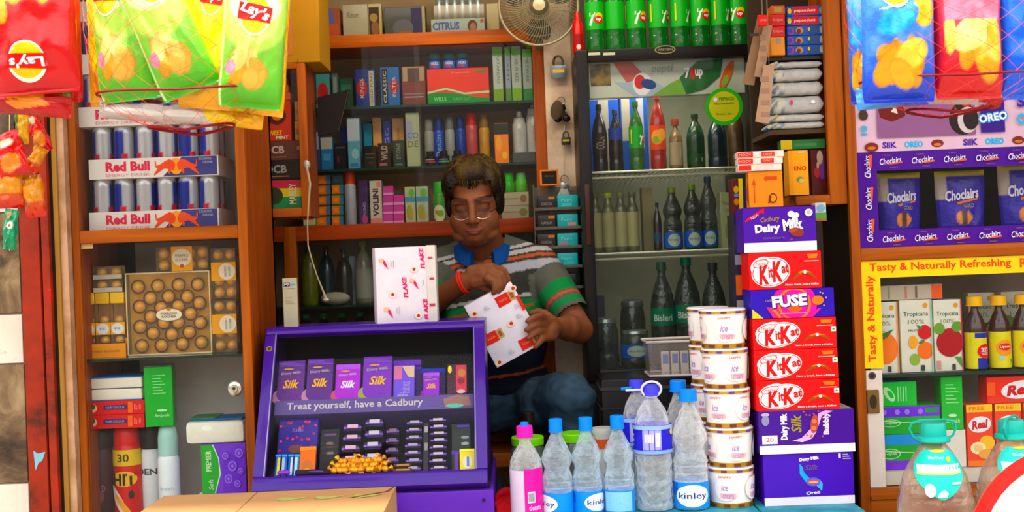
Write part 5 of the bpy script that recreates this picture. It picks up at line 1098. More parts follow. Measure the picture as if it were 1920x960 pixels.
b = MB(); b.lathe([(0, 0), (.016, 0), (.017, .01), (.017, .09), (.010, .105), (.008, .13), (.0, .13)], P('c01420', .3), 16); b.around(.017, .034, .1); b.r(-.4, .4, .3, .6, P('8c1018'), 4); b.e(0, .2, .2, .08, P('d8c8c0'))
o = obj('red_bottle', b); o.location = (X(1083, 88, 3.80), 3.80, FT+.0005); 
o.location.x = fx0+.014; tag(o, 'small red bottle at the left front corner of the fridge roof', 'bottle')

# ================================================================ fridge contents
def fb(px, w, h, Y, z, c, cap, lb, deco=None, lab=None, shape='soda', **k): return bottle(k.pop('name', 'drink_bottle'), lb, px, w, h, Y, z, c if not isinstance(c, str) else dk(c), cap, deco, lab, k.pop('group', 'bottles on the top fridge shelf'), shape=shape, **k)
F1 = FY+.10; Z1_ = FS1+.0005
fb(1128, 28, 128, F1, Z1_, '1c120c', '201814', 'dark cola bottle at the left of the top fridge shelf', T_('COLA', 0, .5, .6, .6, '988c84', rot=PI/2), (.3, .62, '28180f'))
fb(1158, 27, 118, F1+.01, Z1_, '20160f', '303848', 'dark brown cola bottle with a blue label, second on the top fridge shelf', None, (.55, .75, '24408c'))
fb(1197, 28, 132, F1, Z1_, '2c6c20', '1c5c18', 'green soda bottle with a bright label on the top fridge shelf', d7(.5), (.35, .68, '1c9c28'))
fb(1238, 30, 146, F1-.01, Z1_, 'a82818', 'c04030', 'red drink bottle with an orange label in the middle of the top fridge shelf', multi(E_(-.1, .5, .4, .3, 'e8902c'), E_(.2, .6, .3, .25, 'e8a040'), E_(-.2, .4, .2, .15, '70a030')), (.28, .62, 'd84818'))
fb(1271, 26, 96, F1, Z1_, '8a6a40', '904020', 'short orange juice bottle with a cream label on the top fridge shelf', multi(R_(-.3, .3, .3, .8, 'b0a080')), (.1, .6, '9c8c6c'), capH=.12, capw=.5)
fb(1309, 34, 104, F1, Z1_, '123c14', '0c2c10', 'dark green bottle on the top fridge shelf, below the round sticker', multi(R_(-.1, .3, .1, .5, '8a9888')), (.12, .3, '16401a'))
fb(1350, 36, 104, F1, Z1_, '0c2830', '101c20', 'dark teal bottle on the top fridge shelf')
fb(1385, 30, 118, F1, Z1_, '5c4420', '3c2c40', 'amber bottle at the right end of the top fridge shelf')
row('printed_carton', 'box', FS1+.001, F1+.10, [(1106, 1162, 150, '1450b8', multi(R_(-.2, .15, .0, 1, 'a8a090'), R_(-.49, .49, .92, 1, '909890')), 'blue and cream striped carton at the back of the top fridge shelf, left'), (1164, 1216, 150, '1c4c9c', multi(R_(-.45, -.15, .4, 1, 'a09888'), R_(.1, .35, .3, 1, '9a94a0')), 'blue and cream striped carton at the back of the top fridge shelf, right')], None, .05)
Z2 = FS2+.0005
for i, px in enumerate((1120, 1144, 1168, 1190)):
    fb(px, 23, 112, F1, Z2, ['5c5c3c', '6a6840', '5a5c44', '585840'][i], ['50502c', '8a9020', '606038', '4a4a30'][i], 'pale olive milk drink bottle on the second fridge shelf, %s' % ORD[i], R_(-.6, .6, .3, .6, '7c7a58'), (.1, .72, '8c8a60'), shape='wide', capw=.55, group='milk drink bottles')
row('juice_carton', 'carton', Z2, F1+.06, [(1205, 1226, 120, '6a6440', None, 'olive drink carton on the second fridge shelf')], None, .06)
fb(1236, 16, 90, F1, Z2, '140f10', '0c0a0a', 'thin black bottle on the second fridge shelf', None, (.2, .4, '1c3c5c'), group='bottles on the second fridge shelf')
kin = lambda b: (b.r(-.9, .9, .03, .97, P('0c50a8'), 10), b.e(.0, .5, .34, .42, P('98a898')), b.t('kinley', 0, .5, .5, .22, P('28405c')))
DPET = clear('chilled_bottle_plastic', '5c685c', .30, '4c584c', .06, .35, .5, 40)
fb(1266, 36, 118, F1, Z2, DPET, '587018', 'water bottle with a blue label on the second fridge shelf, left', kin, (.04, .30, '1c5c9c'), 'water', group='water bottles on the second fridge shelf')
fb(1304, 34, 122, F1, Z2, DPET, '587020', 'water bottle with a blue label on the second fridge shelf, middle', kin, (.04, .30, '1c5c9c'), 'water', group='water bottles on the second fridge shelf')
fb(1334, 32, 136, F1+.02, Z2, DPET, '1c3c5c', 'water bottle with a blue label on the second fridge shelf, right', kin, (.04, .28, '1c5c9c'), 'water', group='water bottles on the second fridge shelf')
row('juice_carton', 'carton', Z2, F1-.02, [(1352, 1388, 104, '848c64', multi(T_('Tropicana', 0, .8, .8, .08, '24402c'), T_('100%', 0, .68, .5, .07, '5c6850'), E_(0, .3, .3, .2, '6c7440')), 'pale green juice carton on the second fridge shelf, behind the box stack')], None, .06)
Z3 = FS3+.0005
bis = lambda b: b.t('Bisleri', -.05, .45, .8, .38, P('b0c0b4'), bold=.02)
fb(1250, 46, 196, F1, Z3, DPET, '0c4838', 'water bottle with a green label on the bottom fridge shelf, left one', bis, (.42, .60, '0c6448'), 'soda', group='green-labelled water bottles', name='water_bottle')
fb(1297, 50, 204, F1, Z3, DPET, '0c5c44', 'water bottle with a green label on the bottom fridge shelf, middle one', bis, (.42, .60, '0c6448'), 'soda', group='green-labelled water bottles', name='water_bottle')
fb(1347, 46, 190, F1+.02, Z3, DPET, '242c2c', 'unlabelled clear bottle at the right of the bottom fridge shelf', None, None, 'soda', group='bottles on the bottom fridge shelf', name='water_bottle')
foil = P('8c9490', .25, .7)
def fjar(px, w, h, Y, z, lb, labc=None, deco=None, R2=1.0):
    sc = Y/F; R = w*sc/2; H = h*sc; g = thing('water_jar', lb, 'jar', (X(px, 480-(z-ZC)*F/Y, Y), Y+R, z)); b = MB()
    b.lathe([(0, 0), (R*.9, 0), (R, .006), (R, H*.25), (R*.95, H*.3), (R, H*.36), (R, H*.72), (R*.85, H*.88), (R*.8, H*.9)], clear('chilled_bottle_plastic', '5c685c', .30, '4c584c', .06, .35, .5, 40), 24)
    obj('jar_body', b, g); b = MB(); b.lathe([(R*.84, H*.88), (R*.9, H*.9), (R*.86, H*.97), (R*.6, H), (0, H)], foil, 24, mod=lambda a, zz, r: r*(1+.03*math.sin(9*a))); obj('foil_cover', b, g)
    if labc: b = MB(); b.lathe([(R*1.005, H*.28), (R*1.005, H*.62)], P(labc), 24); b.around(R*1.005, 2*R, H*.34, H*.28); deco(b); obj('label', b, g)
fjar(1140, 48, 96, F1-.02, Z3, 'clear jar with a crinkled foil cover, left on the bottom fridge shelf')
fjar(1196, 56, 72, F1-.04, Z3, 'squat clear jar with a blue water label on the bottom fridge shelf', '0c5c98', kin)
fjar(1192, 48, 120, F1+.13, Z3, 'taller clear jar with a foil cover, behind the squat one')
row('dark_box', 'box', Z3, F1+.12, [(1112, 1136, 130, '1c2038', None, 'dark blue carton at the back of the bottom fridge shelf')], None, .08)
# ================================================================ right wall cabinet contents
hy = HY+.02
def d_col(k):
    if k >= 3: return multi(R_(-.5, -.36, .05, .95, '2050b0'), R_(-.36, .3, .08, .92, 'c8241c'), T_('pepsodent', -.05, .5, .55, .4, 'e8b8b0', bold=.03, shear=.15), E_(.4, .5, .08, .4, '8898b8'), E_(-.44, .5, .05, .3, 'e0b020'))
    return multi(E_(-.4, .5, .08, .4, 'c8283c'), E_(-.42, .5, .06, .3, '1c50b8'), E_(-.18, .5, .10, .35, 'b87848'), E_(-.2, .4, .05, .25, '6a2c1c'), R_(.05, .3, .1, .9, '2c4878'), E_(.06, .6, .03, .2, 'd8b020'), E_(.4, .5, .07, .4, '9ca088'))
z = HS1+.0005
for k in range(5):
    o, z = carton('toothpaste_box', '%s toothpaste box, %s in the stack at the top of the right wall cabinet' % ('red-fronted' if k >= 3 else 'blue', UP[k]), 'box', 1476, 1550, 18, hy, .05, '1c50a8' if k < 3 else '2c58a8', d_col(k), z0=z, group='toothpaste boxes in the right wall cabinet', gap=.001); z += .0005
z = HS1+.0005
for k, (c, dc) in enumerate((('e08c10', R_(-.1, .2, .6, .95, '9c8c80')), ('c82c18', T_('Colgate', 0, .5, .7, .3, 'e89c90')), ('c8281c', T_('Colgate', 0, .5, .7, .3, 'e89c90')), ('c85018', R_(-.3, .3, .2, .8, 'a89040')))):
    o, z = carton('toothpaste_box', ['orange carton end at the bottom of the small stack, left of the toothpaste boxes', 'lower red carton end, left of the blue toothpaste boxes', 'upper red carton end, left of the red-fronted toothpaste boxes', 'orange and blue carton end on top of the small stack'][k], 'box', 1446, 1473, [34, 20, 22, 16][k], hy-.01, .05, c, dc, z0=z, gap=.001); z += .0005
SACH = VC(.4, .3, .6, 70, key='printed_sachet_foil')
def sachets(z, i, h, px0=1450, px1=1552):
    """one flat strip-pack of sachets lying on the pile"""
    Y = hy+.006; sc = Y/F; w = (px1-px0)*sc; H = h*sc; b = MB(); nu, nv = 30, 8; vs = []; cols = []; fs = []
    def col(u, v):
        q = noise.noise(Vector((u*5+i*7, v*2, i))); c = c3('b8b4b0')
        if u < .3: c = c3('c8c4b0') if q > -.1 else c3('7c8c9c')
        if u < .12 and q > .15: c = c3('4468a8')
        return c
    ring = 14
    for j in range(nu+1):
        u = j/nu; e_ = (math.sin(min(1, u*9)*PI/2)*math.sin(min(1, (1-u)*14)*PI/2))**.7
        for k in range(ring):
            a = 2*PI*k/ring; hh = H/2*(.35+.65*e_)*(1+.10*noise.noise(Vector((u*6, k*.6, i*2.2))))
            zz = H/2+hh*math.copysign(abs(math.sin(a))**.6, math.sin(a))*.98; yy = .05-.05*math.copysign(abs(math.cos(a))**.5, math.cos(a))+.006*noise.noise(Vector((u*5, i, 1)))
            vs.append((-w/2+u*w, yy, zz)); cols.append(col(u, k/ring))
    for j in range(nu):
        for k in range(ring): fs.append((j*ring+k, (j+1)*ring+k, (j+1)*ring+(k+1) % ring, j*ring+(k+1) % ring))
    fs.append(tuple(range(ring))); fs.append(tuple(nu*ring+k for k in range(ring))[::-1])
    b.add(vs, fs, SACH, cols)
    if i == 2: b.front(-.004, w, H); b.e(-.1, .6, .03, .15, P('c84878')); b.e(.3, .6, .04, .1, P('e8e8e8'))
    b.tube([(-w/2-.004, -.001, H*.2), (-w/2+.004, -.002, H*.45), (-w/2+.02, -.004, H*.8)], .004, P('bcb8a0', .35), 6)
    o = obj('sachet_strip', b, angle=60); o.location = (X((px0+px1)/2, 170, Y), Y, z); tag(o, 'white folded sachet strip in the right wall cabinet, %s of the pile' % (['lowest', 'second lowest', 'third from the bottom', 'fourth from the bottom', 'second from the top', 'topmost'][i]), 'sachets', 'pile of white sachet strips'); return z+H
z = HS2+.0005
for i, h in enumerate((14, 15, 34, 27, 25, 13)): z = sachets(z, i, h, 1440+i, 1543)
# hanging card strips
def card(label, pts, Y, col, marks, group):
    b = MB(); P_ = [XZ(px, py, Y) for px, py in pts]; b.prism([(p[0], p[1]) for p in P_], Y, Y+.0012, P(col, .7)); b.front(Y)
    x0 = min(p[0] for p in P_); x1 = max(p[0] for p in P_); z0 = min(p[1] for p in P_); z1 = max(p[1] for p in P_)
    for (u0, u1, v0, v1, c) in marks:
        s_ = (P_[0][0]-P_[-1][0]); b.r(x0+(x1-x0)*u0, x0+(x1-x0)*u1, z0+(z1-z0)*v0, z0+(z1-z0)*v1, P(c, .7))
    tx, tz = (P_[0][0]+P_[1][0])/2, P_[0][1]
    b.tube([(tx, Y+.0006, tz-.004), (tx, Y+.0006, 2.45)], .0008, P('8a7a60'), 4)
    o = obj('hanging_card', b); return tag(o, label, 'card', group)
CG = 'brown cards hanging beside the fridge'
card('plain brown card strip hanging nearest the fridge', [(1421, 28), (1436, 30), (1414, 160), (1392, 158)], 3.14, '8c6a4c', [(.35, .7, .70, .74, '4a4040')], CG)
card('long pale brown card strip with faint boxes, second from the fridge', [(1432, 45), (1448, 48), (1432, 146), (1414, 143)], 3.125, 'a88468', [(.35, .65, .1+.2*i, .2+.2*i, '94745a') for i in range(4)], CG)
card('pale brown card strip with faint print, lowest of the hanging cards', [(1432, 122), (1452, 122), (1442, 232), (1416, 228)], 3.11, 'b08a70', [(.3, .7, .12+.2*i, .2+.2*i, '9a7864') for i in range(4)], CG)
# red clip at hook
b = MB(); x, z_ = XZ(1431, 38, 3.09); b.box(x-.013, x+.011, 3.09, 3.10, z_-.014, z_+.014, P('e03018', .5), .002); b.front(3.09); b.t('OFFER', x, z_, .018, .005, P('f0a090')); b.tube([(x, 3.095, z_+.014), (x, 3.095, 2.45)], .0008, P('8a7a60'), 4); o = obj('price_tag', b); tag(o, 'small square red tag hanging in front of the brown cards', 'tag')
# bottom of the hanging cabinet
z = HS3+.0005
o, _ = carton('medicine_box', 'yellow-orange upright antacid box at the right wall cabinet', 'box', 1480, 1517, 84, HY+.0, .06, 'f0a010', multi(R_(-.5, -.30, .01, .99, 'e89010'), T_('ENO', .08, .60, .62, .10, 'c83828', bold=.02), E_(.05, .35, .18, .06, '6a8a4c'), E_(.12, .32, .12, .05, 'c8b868'), R_(.0, .3, .94, .98, 'd0c0a0')), z0=z)
carton('sachet_box', 'maroon box with a red disc and purple mark, right of the antacid box', 'box', 1521, 1551, 86, HY+.045, .05, '54181a', multi(E_(-.1, .5, .2, .12, 'a83038'), R_(.1, .35, .35, .75, '6a3c98'), E_(.1, .82, .2, .15, 'b8a088'), E_(-.05, .65, .08, .08, 'c8a080')), z0=z, gap=.002)
carton('sachet_box', 'green and yellow box lying above the antacid box', 'box', 1464, 1549, 18, HY+.04, .04, '2c6c34', multi(R_(-.5, -.25, .02, .98, 'c8b010'), R_(-.2, .3, .3, .6, '3c8044')), z0=z+86*(HY+.045)/F+.0015, gap=.002)

# ================================================================ right cabinet contents
ry = RY+.05
BAGM = VC(.3, .4, .5, 50, key='printed_foil_film')
def pouch(label, px, Y, w, h, z, seed, yaw=0.0):
    sc = Y/F; W, H = w*sc/2, h*sc; b = MB(); nu, nv = 26, 30; vs = []; cols = []; fs = []
    pur = c3('34249c'); yel_ = c3('c8b018'); lt = c3('8c84b8')
    def col(u, v):
        if v > .90: return yel_
        if ((u-.05)/.35)**2+((v-.25)/.12)**2 < 1: return c3('e88838') if abs(u-.05) > .12 else c3('503030')
        if u < -.6 and v > .55: return c3('b0a098')
        return pur
    for s_ in (1, 0):
        for j in range(nv+1):
            for i in range(nu+1):
                u = -1+2*i/nu; v = j/nv; ww = W*(1-.12*(1-v)**2); t = .022*(max(0, 1-abs(u)**2.5)*max(0, 1-v)**.5*min(1, v*8+.2))**.6*(1+.25*noise.noise(Vector((u*2.5+seed, v*3, seed))))
                vs.append((u*ww, (-t if s_ else t), v*H)); cols.append(col(u, v))
    k = (nu+1)*(nv+1)
    for s_ in range(2):
        for j in range(nv):
            for i in range(nu): a = s_*k+j*(nu+1)+i; fs.append((a, a+1, a+nu+2, a+nu+1) if not s_ else (a, a+nu+1, a+nu+2, a+1))
    b.add(vs, fs, BAGM, cols); b.box(-W*.75, W*.75, -.012, .012, 0.0, .004, P('2c2080', .3), .001)
    b.W = lambda u, v, o: (u*W, -(.022*(max(0, 1-abs(u)**2.5)*max(0, 1-v)**.5)**.6*1.15+o), v*H); b.dw = W; b.dh = H; b.lay = 0
    b.t('Choclairs', .0, .62, 1.35, .17, P('d8d0e0'), bold=.03, shear=.2, rot=.1); b.p([(-.2, .50), (.62, .56), (.62, .53), (-.2, .46)], P('e06a30')); b.t('GOLD', .25, .44, .4, .06, P('a89040'))
    o = obj('candy_bag', b, angle=60); o.location = (X(px, 430, Y), Y, z); o.rotation_euler = (-.0, 0, yaw); return tag(o, label, 'candy bag', 'purple candy bags')
zc0 = z0m+.03+.0005
zpl = Z(1760, 440, ry+.05)
b = MB(); b.box(xr+.035, RX1-.013, RY+.06, RY+.32, z0m+.030, zpl, P('2a1c30', .6)); o = obj('inner_riser', b, RC, world=True)
pouch('purple candy bag behind the glass, leftmost of the three', 1688, ry+.05, 84, 118, zpl+.0005, 1, .1)
pouch('purple candy bag behind the glass, middle of the three', 1802, ry+.05, 92, 118, zpl+.0005, 2, -.05)
pouch('purple candy bag behind the glass at the right edge', 1921, ry+.05, 92, 126, zpl+.0005, 3, -.1)
# juice cartons and bottles
z = RS2+.0005
def tropi(kind):
    def f(b):
        b.t('Tropicana', 0, .80, .78, .08, P('24503c'), bold=.01); b.t('100%', 0, .70, .5, .06, P('7a8a6c')); b.e(.3, .92, .08, .035, P('d8901c')); b.t('FRUIT', -.1, .58, .3, .03, P('3a4a38'))
        if kind == 'o': b.e(.05, .35, .42, .22, P('f07818'), n=26); b.p([(-.1, .55), (.1, .50), (.35, .62), (.1, .58)], P('3c6a28')); b.e(.0, .50, .05, .02, P('3c5a20'))
        if kind == 'm': b.e(.26, .55, .22, .10, P('c8242c')); b.e(.26, .30, .25, .12, P('f07010')); b.e(-.12, .42, .14, .09, P('f0a018')); b.e(-.08, .18, .16, .08, P('8aa83c')); b.p([(.0, .66), (.2, .62), (.1, .58)], P('2c7a34')); b.e(.15, .42, .1, .02, P('3c8034'), .4)
        if kind == 'p': b.e(.05, .40, .48, .20, P('a81c24'), n=28); b.e(-.32, .60, .2, .08, P('6a9434'), -.3); b.e(.32, .62, .2, .07, P('5a9030'), .6); b.r(-.45, -.3, .03, .15, P('c89088')); b.p([(.2, .2), (.5, .02), (.42, .2)], P('4a8a34'))
        b.r(.1, .22, .02, .1, P('3a3a34'))
    return f
def trop(px0, px1, h, kind, label, strip_c, z=z, Y=ry+.0):
    o, zt = carton('juice_carton', label, 'juice carton', px0, px1, h, Y, .06, 'd8d4c4', lambda b: (tropi(kind)(b), b.r(.46, .5, .0, 1, P(strip_c))), z0=z, group='juice cartons', gap=.002); return zt
trop(1630, 1686, 134, 'o', 'white juice carton with an orange picture, leftmost behind the yellow border', 'f08040')
zt = trop(1689, 1750, 136, 'm', 'white juice carton with mixed fruit picture', '8ac0a0')
trop(1752, 1806, 134, 'p', 'white juice carton with a pomegranate picture', 'c02438')
trop(1818, 1868, 138, 'o', 'white juice carton behind the yellow-labelled tea bottles, left', 'c8a040', Y=ry+.09)
trop(1880, 1945, 138, 'p', 'white juice carton behind the yellow-labelled tea bottles, right', 'c8a040', Y=ry+.09)
carton('juice_carton', 'white juice carton lying on top of the upright cartons', 'juice carton', 1640, 1768, 28, ry, .05, 'b8a898', multi(R_(.34, .49, .05, .95, 'e05a28'), R_(-.3, -.27, .1, .9, '7a9050'), R_(-.05, -.02, .1, .9, 'c07868'), R_(.1, .13, .1, .9, '70604c')), z0=zt+.001)
TEA = clear('tea_bottle_plastic', '5a2c14', .55, '4a2410', .05, .3)
def tealab(k): return (lambda b: (b.r(-.1, .75, .0, .30, P('2430a0'), 6), b.r(-.2, .75, .85, .99, P('2430a0'), 6), b.e(.3, .48, .42, .20, P('d82430')), b.t('25%', .3, .52, .5, .12, P('f0e0e0'), bold=.03), b.t('extra', .3, .42, .4, .08, P('f0e0e0')))) if k == 0 else (lambda b: (b.e(.05, .55, .42, .22, P('f09a28')), b.e(.05, .58, .30, .10, P('d83038')), b.t('Lipton', .05, .58, .48, .08, P('f8f0e0'), bold=.02), b.e(-.1, .28, .12, .06, P('a8c8e8')), b.e(.4, .2, .1, .05, P('5aa040'))))
for i, px in enumerate((1840, 1886, 1931)):
    bottle('tea_bottle', 'iced tea bottle with a yellow %slabel and cap, %s' % ('and blue ' if i == 0 else '', ['left', 'middle', 'right one at the picture edge'][i]), px, 40, 138, ry-.005, RS2+.0005, TEA, 'f0b408', tealab(i), (.02, .58, 'e0d010'), 'iced tea bottles', shape='soda', capw=.62, capH=.12)
# lower compartment
zf = rb+.0005; zlow = Z(1700, 880, ry); 
b = MB(); b.box(xr+.07, RX1-.013, RY+.03, RY+.32, rb, zlow-.0005, P('cfc4b6', .5)); obj('inner_board', b, RC, world=True)
def d_g(b): b.bars(.05, .3, .2, .8, 4, P('a0e0a8'), .3, True); b.e(-.15, .5, .10, .34, P('a8e0a0'), .6); b.e(-.12, .5, .05, .2, P('20a838'), .6); b.e(-.32, .35, .05, .2, P('8ad890'))
def d_pp(b):
    b.r(-.5, .5, .62, .99, P('7038d8')); b.r(.28, .48, .75, .92, P('208a48')); b.e(-.25, .4, .15, .14, P('b8e0b0')); b.e(-.25, .4, .135, .12, P('12a030')); b.t('Selpak', -.25, .4, .2, .1, P('c8e8c0'), shear=.2)
    b.p([(-.5, .52), (-.35, .50), (-.1, .44), (.5, .38), (.5, .35), (-.1, .41), (-.35, .47), (-.5, .49)], P('b8e0b0'))
    for cu in (-.35, .0, .2, -.15): b.e(cu, .8, .04, .1, P('9a78e8'))
def d_pb(b):
    b.r(-.5, .5, .70, .99, P('1490e0')); b.e(-.25, .45, .15, .15, P('b8e0b0')); b.e(-.25, .45, .135, .13, P('12a030')); b.t('Selpak', -.25, .45, .2, .1, P('c8e8c0'), shear=.2); b.r(-.5, .5, .01, .26, P('7c40d8'))
    b.p([(-.5, .6), (-.35, .55), (-.05, .5), (.5, .44), (.5, .41), (-.05, .47), (-.35, .52), (-.5, .57)], P('b8e0b0'))
z = zlow
o, z = carton('tissue_box', 'blue, green and purple tissue box, bottom one in the right cabinet', 'tissue box', 1640, 1764, 66, ry, .1, '10a030', d_pb, z0=z, group='tissue boxes in the right cabinet'); z += .0005
o, z = carton('tissue_box', 'purple and green tissue box, middle one in the right cabinet', 'tissue box', 1640, 1764, 52, ry, .1, '10a030', d_pp, z0=z, group='tissue boxes in the right cabinet'); z += .0005
zk = z
carton('tissue_box', 'small green tissue box with white plant print, top one in the right cabinet', 'tissue box', 1640, 1720, 46, ry, .1, '12b038', d_g, z0=z, group='tissue boxes in the right cabinet', top='2088d8')
b0 = Z(1780, 806, ry+.0)
o = MB(); o.box(X(1768, 850, ry), X(1812, 850, ry), ry, ry+.10, zlow, b0-.0005, P('ded6cc', .5), .002); o = obj('tissue_carton', o); tag(o, 'plain white carton under the upright green tissue box, right cabinet', 'carton')
carton('tissue_box', 'upright green tissue box with white top, on the plain white carton', 'tissue box', 1767, 1806, 100, ry, .09, '12b030', multi(lambda b: b.bars(-.3, .3, .5, .9, 6, P('90d898'), .3), T_('Selpak', 0, .16, .7, .10, 'c0e8c0', shear=.2), E_(0, .27, .2, .03, 'c0e8c0')), z0=b0, top='ece4d8', rz=-.12)
def d_real(b):
    b.r(-.5, .5, .88, 1, P('f8c018')); b.t('FREE', -.1, .94, .6, .06, P('e86820'), bold=.02); b.e(0, .68, .44, .13, P('e8e8f0'), .15); b.t('Real', 0, .68, .66, .14, P('d02020'), bold=.05, shear=.25, rot=.12)
    b.e(.25, .38, .3, .12, P('f8b820')); b.e(-.1, .30, .3, .10, P('f8e0b0')); b.e(-.1, .30, .18, .06, P('f0c080')); b.e(.2, .2, .3, .08, P('e8a050')); b.r(-.5, .5, .01, .1, P('f07818'))
zr_ = zlow
for i, (a, c) in enumerate(((1814, 1864), (1868, 1918), (1922, 1972))):
    o, zt = carton('juice_carton', 'orange-red fruit juice carton low in the right cabinet, %s' % ['left', 'middle', 'right'][i], 'juice carton', a, c, 116, ry, .07, 'f04818', d_real, z0=zr_, group='orange-red juice cartons', gap=.002)
def d_real2(b): b.e(.1, .5, .36, .34, P('e8e8f0'), .1); b.t('Real', .1, .5, .55, .4, P('d02020'), bold=.05, shear=.25, rot=.1); b.r(-.5, -.36, .3, .8, P('f06030'))
carton('juice_carton', 'orange-red fruit juice carton lying on the upright ones', 'juice carton', 1852, 1960, 50, ry, .06, 'e83818', d_real2, z0=zt+.001)

# ================================================================ stack of chocolate boxes on the counter
TZ = Z(1500, 944, 3.02)          # counter height
b = MB()
teal = blotch('worn_teal_paint', [(.3, '2c7080'), (.5, '388c9c'), (.62, '4ca0b0'), (.75, '88a8ac')], 14, .5, .15)
def board(label, pa, pb, ya, yb, z1, h=.05):
    q = MB(); q.box(X(pa, 945, ya), X(pb, 945, ya), ya, yb, z1-h, z1, teal, .003); q.box(X(pa, 945, ya)+.02, X(pb, 945, ya)-.02, ya+.03, yb-.02, FLZ if False else .0, z1-h, P('3a2c22', .7)); o = obj('counter_board', q); return tag(o, label, 'counter')
x_a, x_b, x_c = 966, 1431, 1637
board('teal painted counter top under the water bottles', x_a, x_b, 2.90, 3.45, TZ)
board('teal painted counter top under the chocolate box stack', x_b+3, x_c-14, 2.905, 3.13, TZ)
sy = 3.0; sgroup = 'chocolate boxes stacked on the teal counter'
PURP = '4c1ca0'; KR = 'e8180c'
def kitkat(b):
    b.e(-.2, .47, .27, .40, P('f4e8e8'), .18, n=30); b.e(-.31, .62, .17, .26, P('f4e8e8'), .3, n=24); b.e(-.2, .47, .255, .37, P(KR), .18, n=30); b.e(-.2, .47, .245, .355, P('f8f0f0'), .18, n=30); b.e(-.335, .70, .11, .11, P('e03038'), .25); b.e(-.335, .70, .10, .09, P('f0d8d8'), .25)
    b.t('Nestle', -.335, .70, .13, .08, P('d04050')); rd = P('d01c20')
    b.t('K', -.30, .40, .135, .52, rd, bold=.05, shear=.12, rot=.06); b.t('it', -.205, .47, .065, .30, rd, bold=.03, shear=.1, rot=.1); b.t('K', -.115, .48, .135, .56, rd, bold=.05, shear=.12, rot=.06); b.t('at', -.005, .55, .105, .24, rd, bold=.03, shear=.1, rot=.12)
    br = P('a0481c'); lt = P('d87828'); b.p([(.10, .28), (.17, .44), (.26, .50), (.26, .42), (.18, .32), (.10, .24)], br); b.p([(.42, .28), (.36, .42), (.27, .50), (.27, .42), (.35, .32), (.42, .24)], br); b.p([(.17, .44), (.26, .50), (.27, .50), (.36, .42), (.30, .42), (.265, .46), (.2, .40)], lt); b.e(.265, .44, .02, .05, P('f0e8e0'))
    b.p([(.30, .92), (.45, .92), (.43, .80), (.32, .80)], P('e87818')); b.r(.26, .46, .72, .745, P('f0b0a0')); b.t('Have a break, have a KitKat', .22, .115, .46, .06, P('f8e0d8'), bold=.03)
def kk2(b): kitkat(b); b.r(.43, .49, .53, .69, P('f0f0e8')); b.e(.46, .61, .016, .035, P('4aa040'))
def d_silk2(b):
    b.r(-.5, .5, .0, .155, P('e8e0e8')); b.t('Dairy Milk', .01, .88, .22, .08, P('f0e8f0'), bold=.05, rot=.1); b.t('Silk', .03, .72, .16, .10, P('6a4c80'), shear=.3, bold=.03)
    b.p([(-.10, .80), (-.07, .74), (-.05, .62), (.0, .52), (.05, .48), (-.03, .42), (-.10, .60)], P('38a8e8')); b.p([(.12, .48), (.15, .40), (.14, .26), (.08, .36)], P('48b0e8')); b.e(.045, .44, .08, .085, P('5c60d8')); b.e(.045, .44, .07, .045, P('c05c3c')); b.e(.045, .435, .05, .022, P('e8a890')); b.t('Oreo', .04, .235, .16, .07, P('d8d8f8'), bold=.05, rot=.1)
    b.r(.33, .36, .88, .97, P('d8c8d8')); b.bars(.38, .47, .86, .98, 3, P('b0a0d0'), .5)
def d_bub(b):
    b.r(-.5, .5, .0, .20, P('ece4ec')); b.r(-.47, -.31, .24, .44, P('f0e0e8')); b.t('20', -.39, .34, .08, .1, P('d84060')); b.e(-.43, .93, .045, .04, P('b0a8c8')); b.e(-.43, .79, .04, .12, P('8c88b0'))
    b.t('Dairy Milk', -.23, .64, .62, .09, P('f0e8f4'), rot=PI/2, bold=.05); b.t('Silk', -.11, .70, .42, .11, P('9a8434'), rot=PI/2, bold=.03, shear=.2); b.t('Bubbly', .21, .68, .52, .08, P('e8d0e8'), rot=PI/2, bold=.05)
    b.p([(-.16, .30), (-.05, .26), (.05, .34), (.10, .5), (.06, .62), (.0, .48), (-.06, .36)], P('e0b0e0')); b.e(.08, .68, .042, .22, P('b04a38'), -.15); b.e(.08, .74, .026, .05, P('d87850')); b.e(.07, .58, .026, .05, P('d87850')); b.p([(.12, .62), (.16, .86), (.28, .97), (.2, .99), (.12, .92)], P('d8a0d8'))
    for i in range(9): random.seed(i+90); b.e(.0+random.uniform(-.05, .18), random.choice([.9, .95, .4, .36])+random.uniform(-.03, .03), .010, .02, P('c85a38'))
def d_fuse(b):
    b.e(.02, .45, .26, .62, P('e81c9c'), n=30) if False else None
    ofs = [(.27, .60, 'e8189c'), (.20, .46, 'f07818'), (.17, .40, 'e8209c'), (.10, .24, 'f06030')]
    for ru, rv, c in ofs:
        pts = [(.02+ru*math.cos(2*PI*i/36), max(.005, min(.995, .48+rv*1.25*math.sin(2*PI*i/36)))) for i in range(36)]; b.p(pts, P(c))
    b.p([(-.49, .02), (-.36, .02), (-.49, .35)], P('f8c810')); b.p([(-.32, .40), (-.24, .02), (-.10, .02), (-.2, .38)], P('e83c78')); b.p([(-.26, .35), (-.17, .02), (-.14, .02), (-.22, .35)], P('f08020')); b.p([(.16, .02), (.30, .30), (.34, .30), (.24, .02)], P('e8209c'))
    b.t('FUSE', -.035, .58, .44, .46, P('5a1880'), bold=.10, rot=.06); b.t('FUSE', -.04, .60, .42, .42, P('f8f4f8'), bold=.05, rot=.06); b.e(.30, .58, .07, .16, P('f07828')); b.t('Cadbury', -.27, .62, .12, .10, P('b08838'), shear=.2); b.r(-.16, .16, .15, .18, P('f090c0'))
    for a, c in ((.36, .82), (.40, .66), (.37, .40), (.33, .85)): b.e(a, c, .010, .03, P('f09040'))
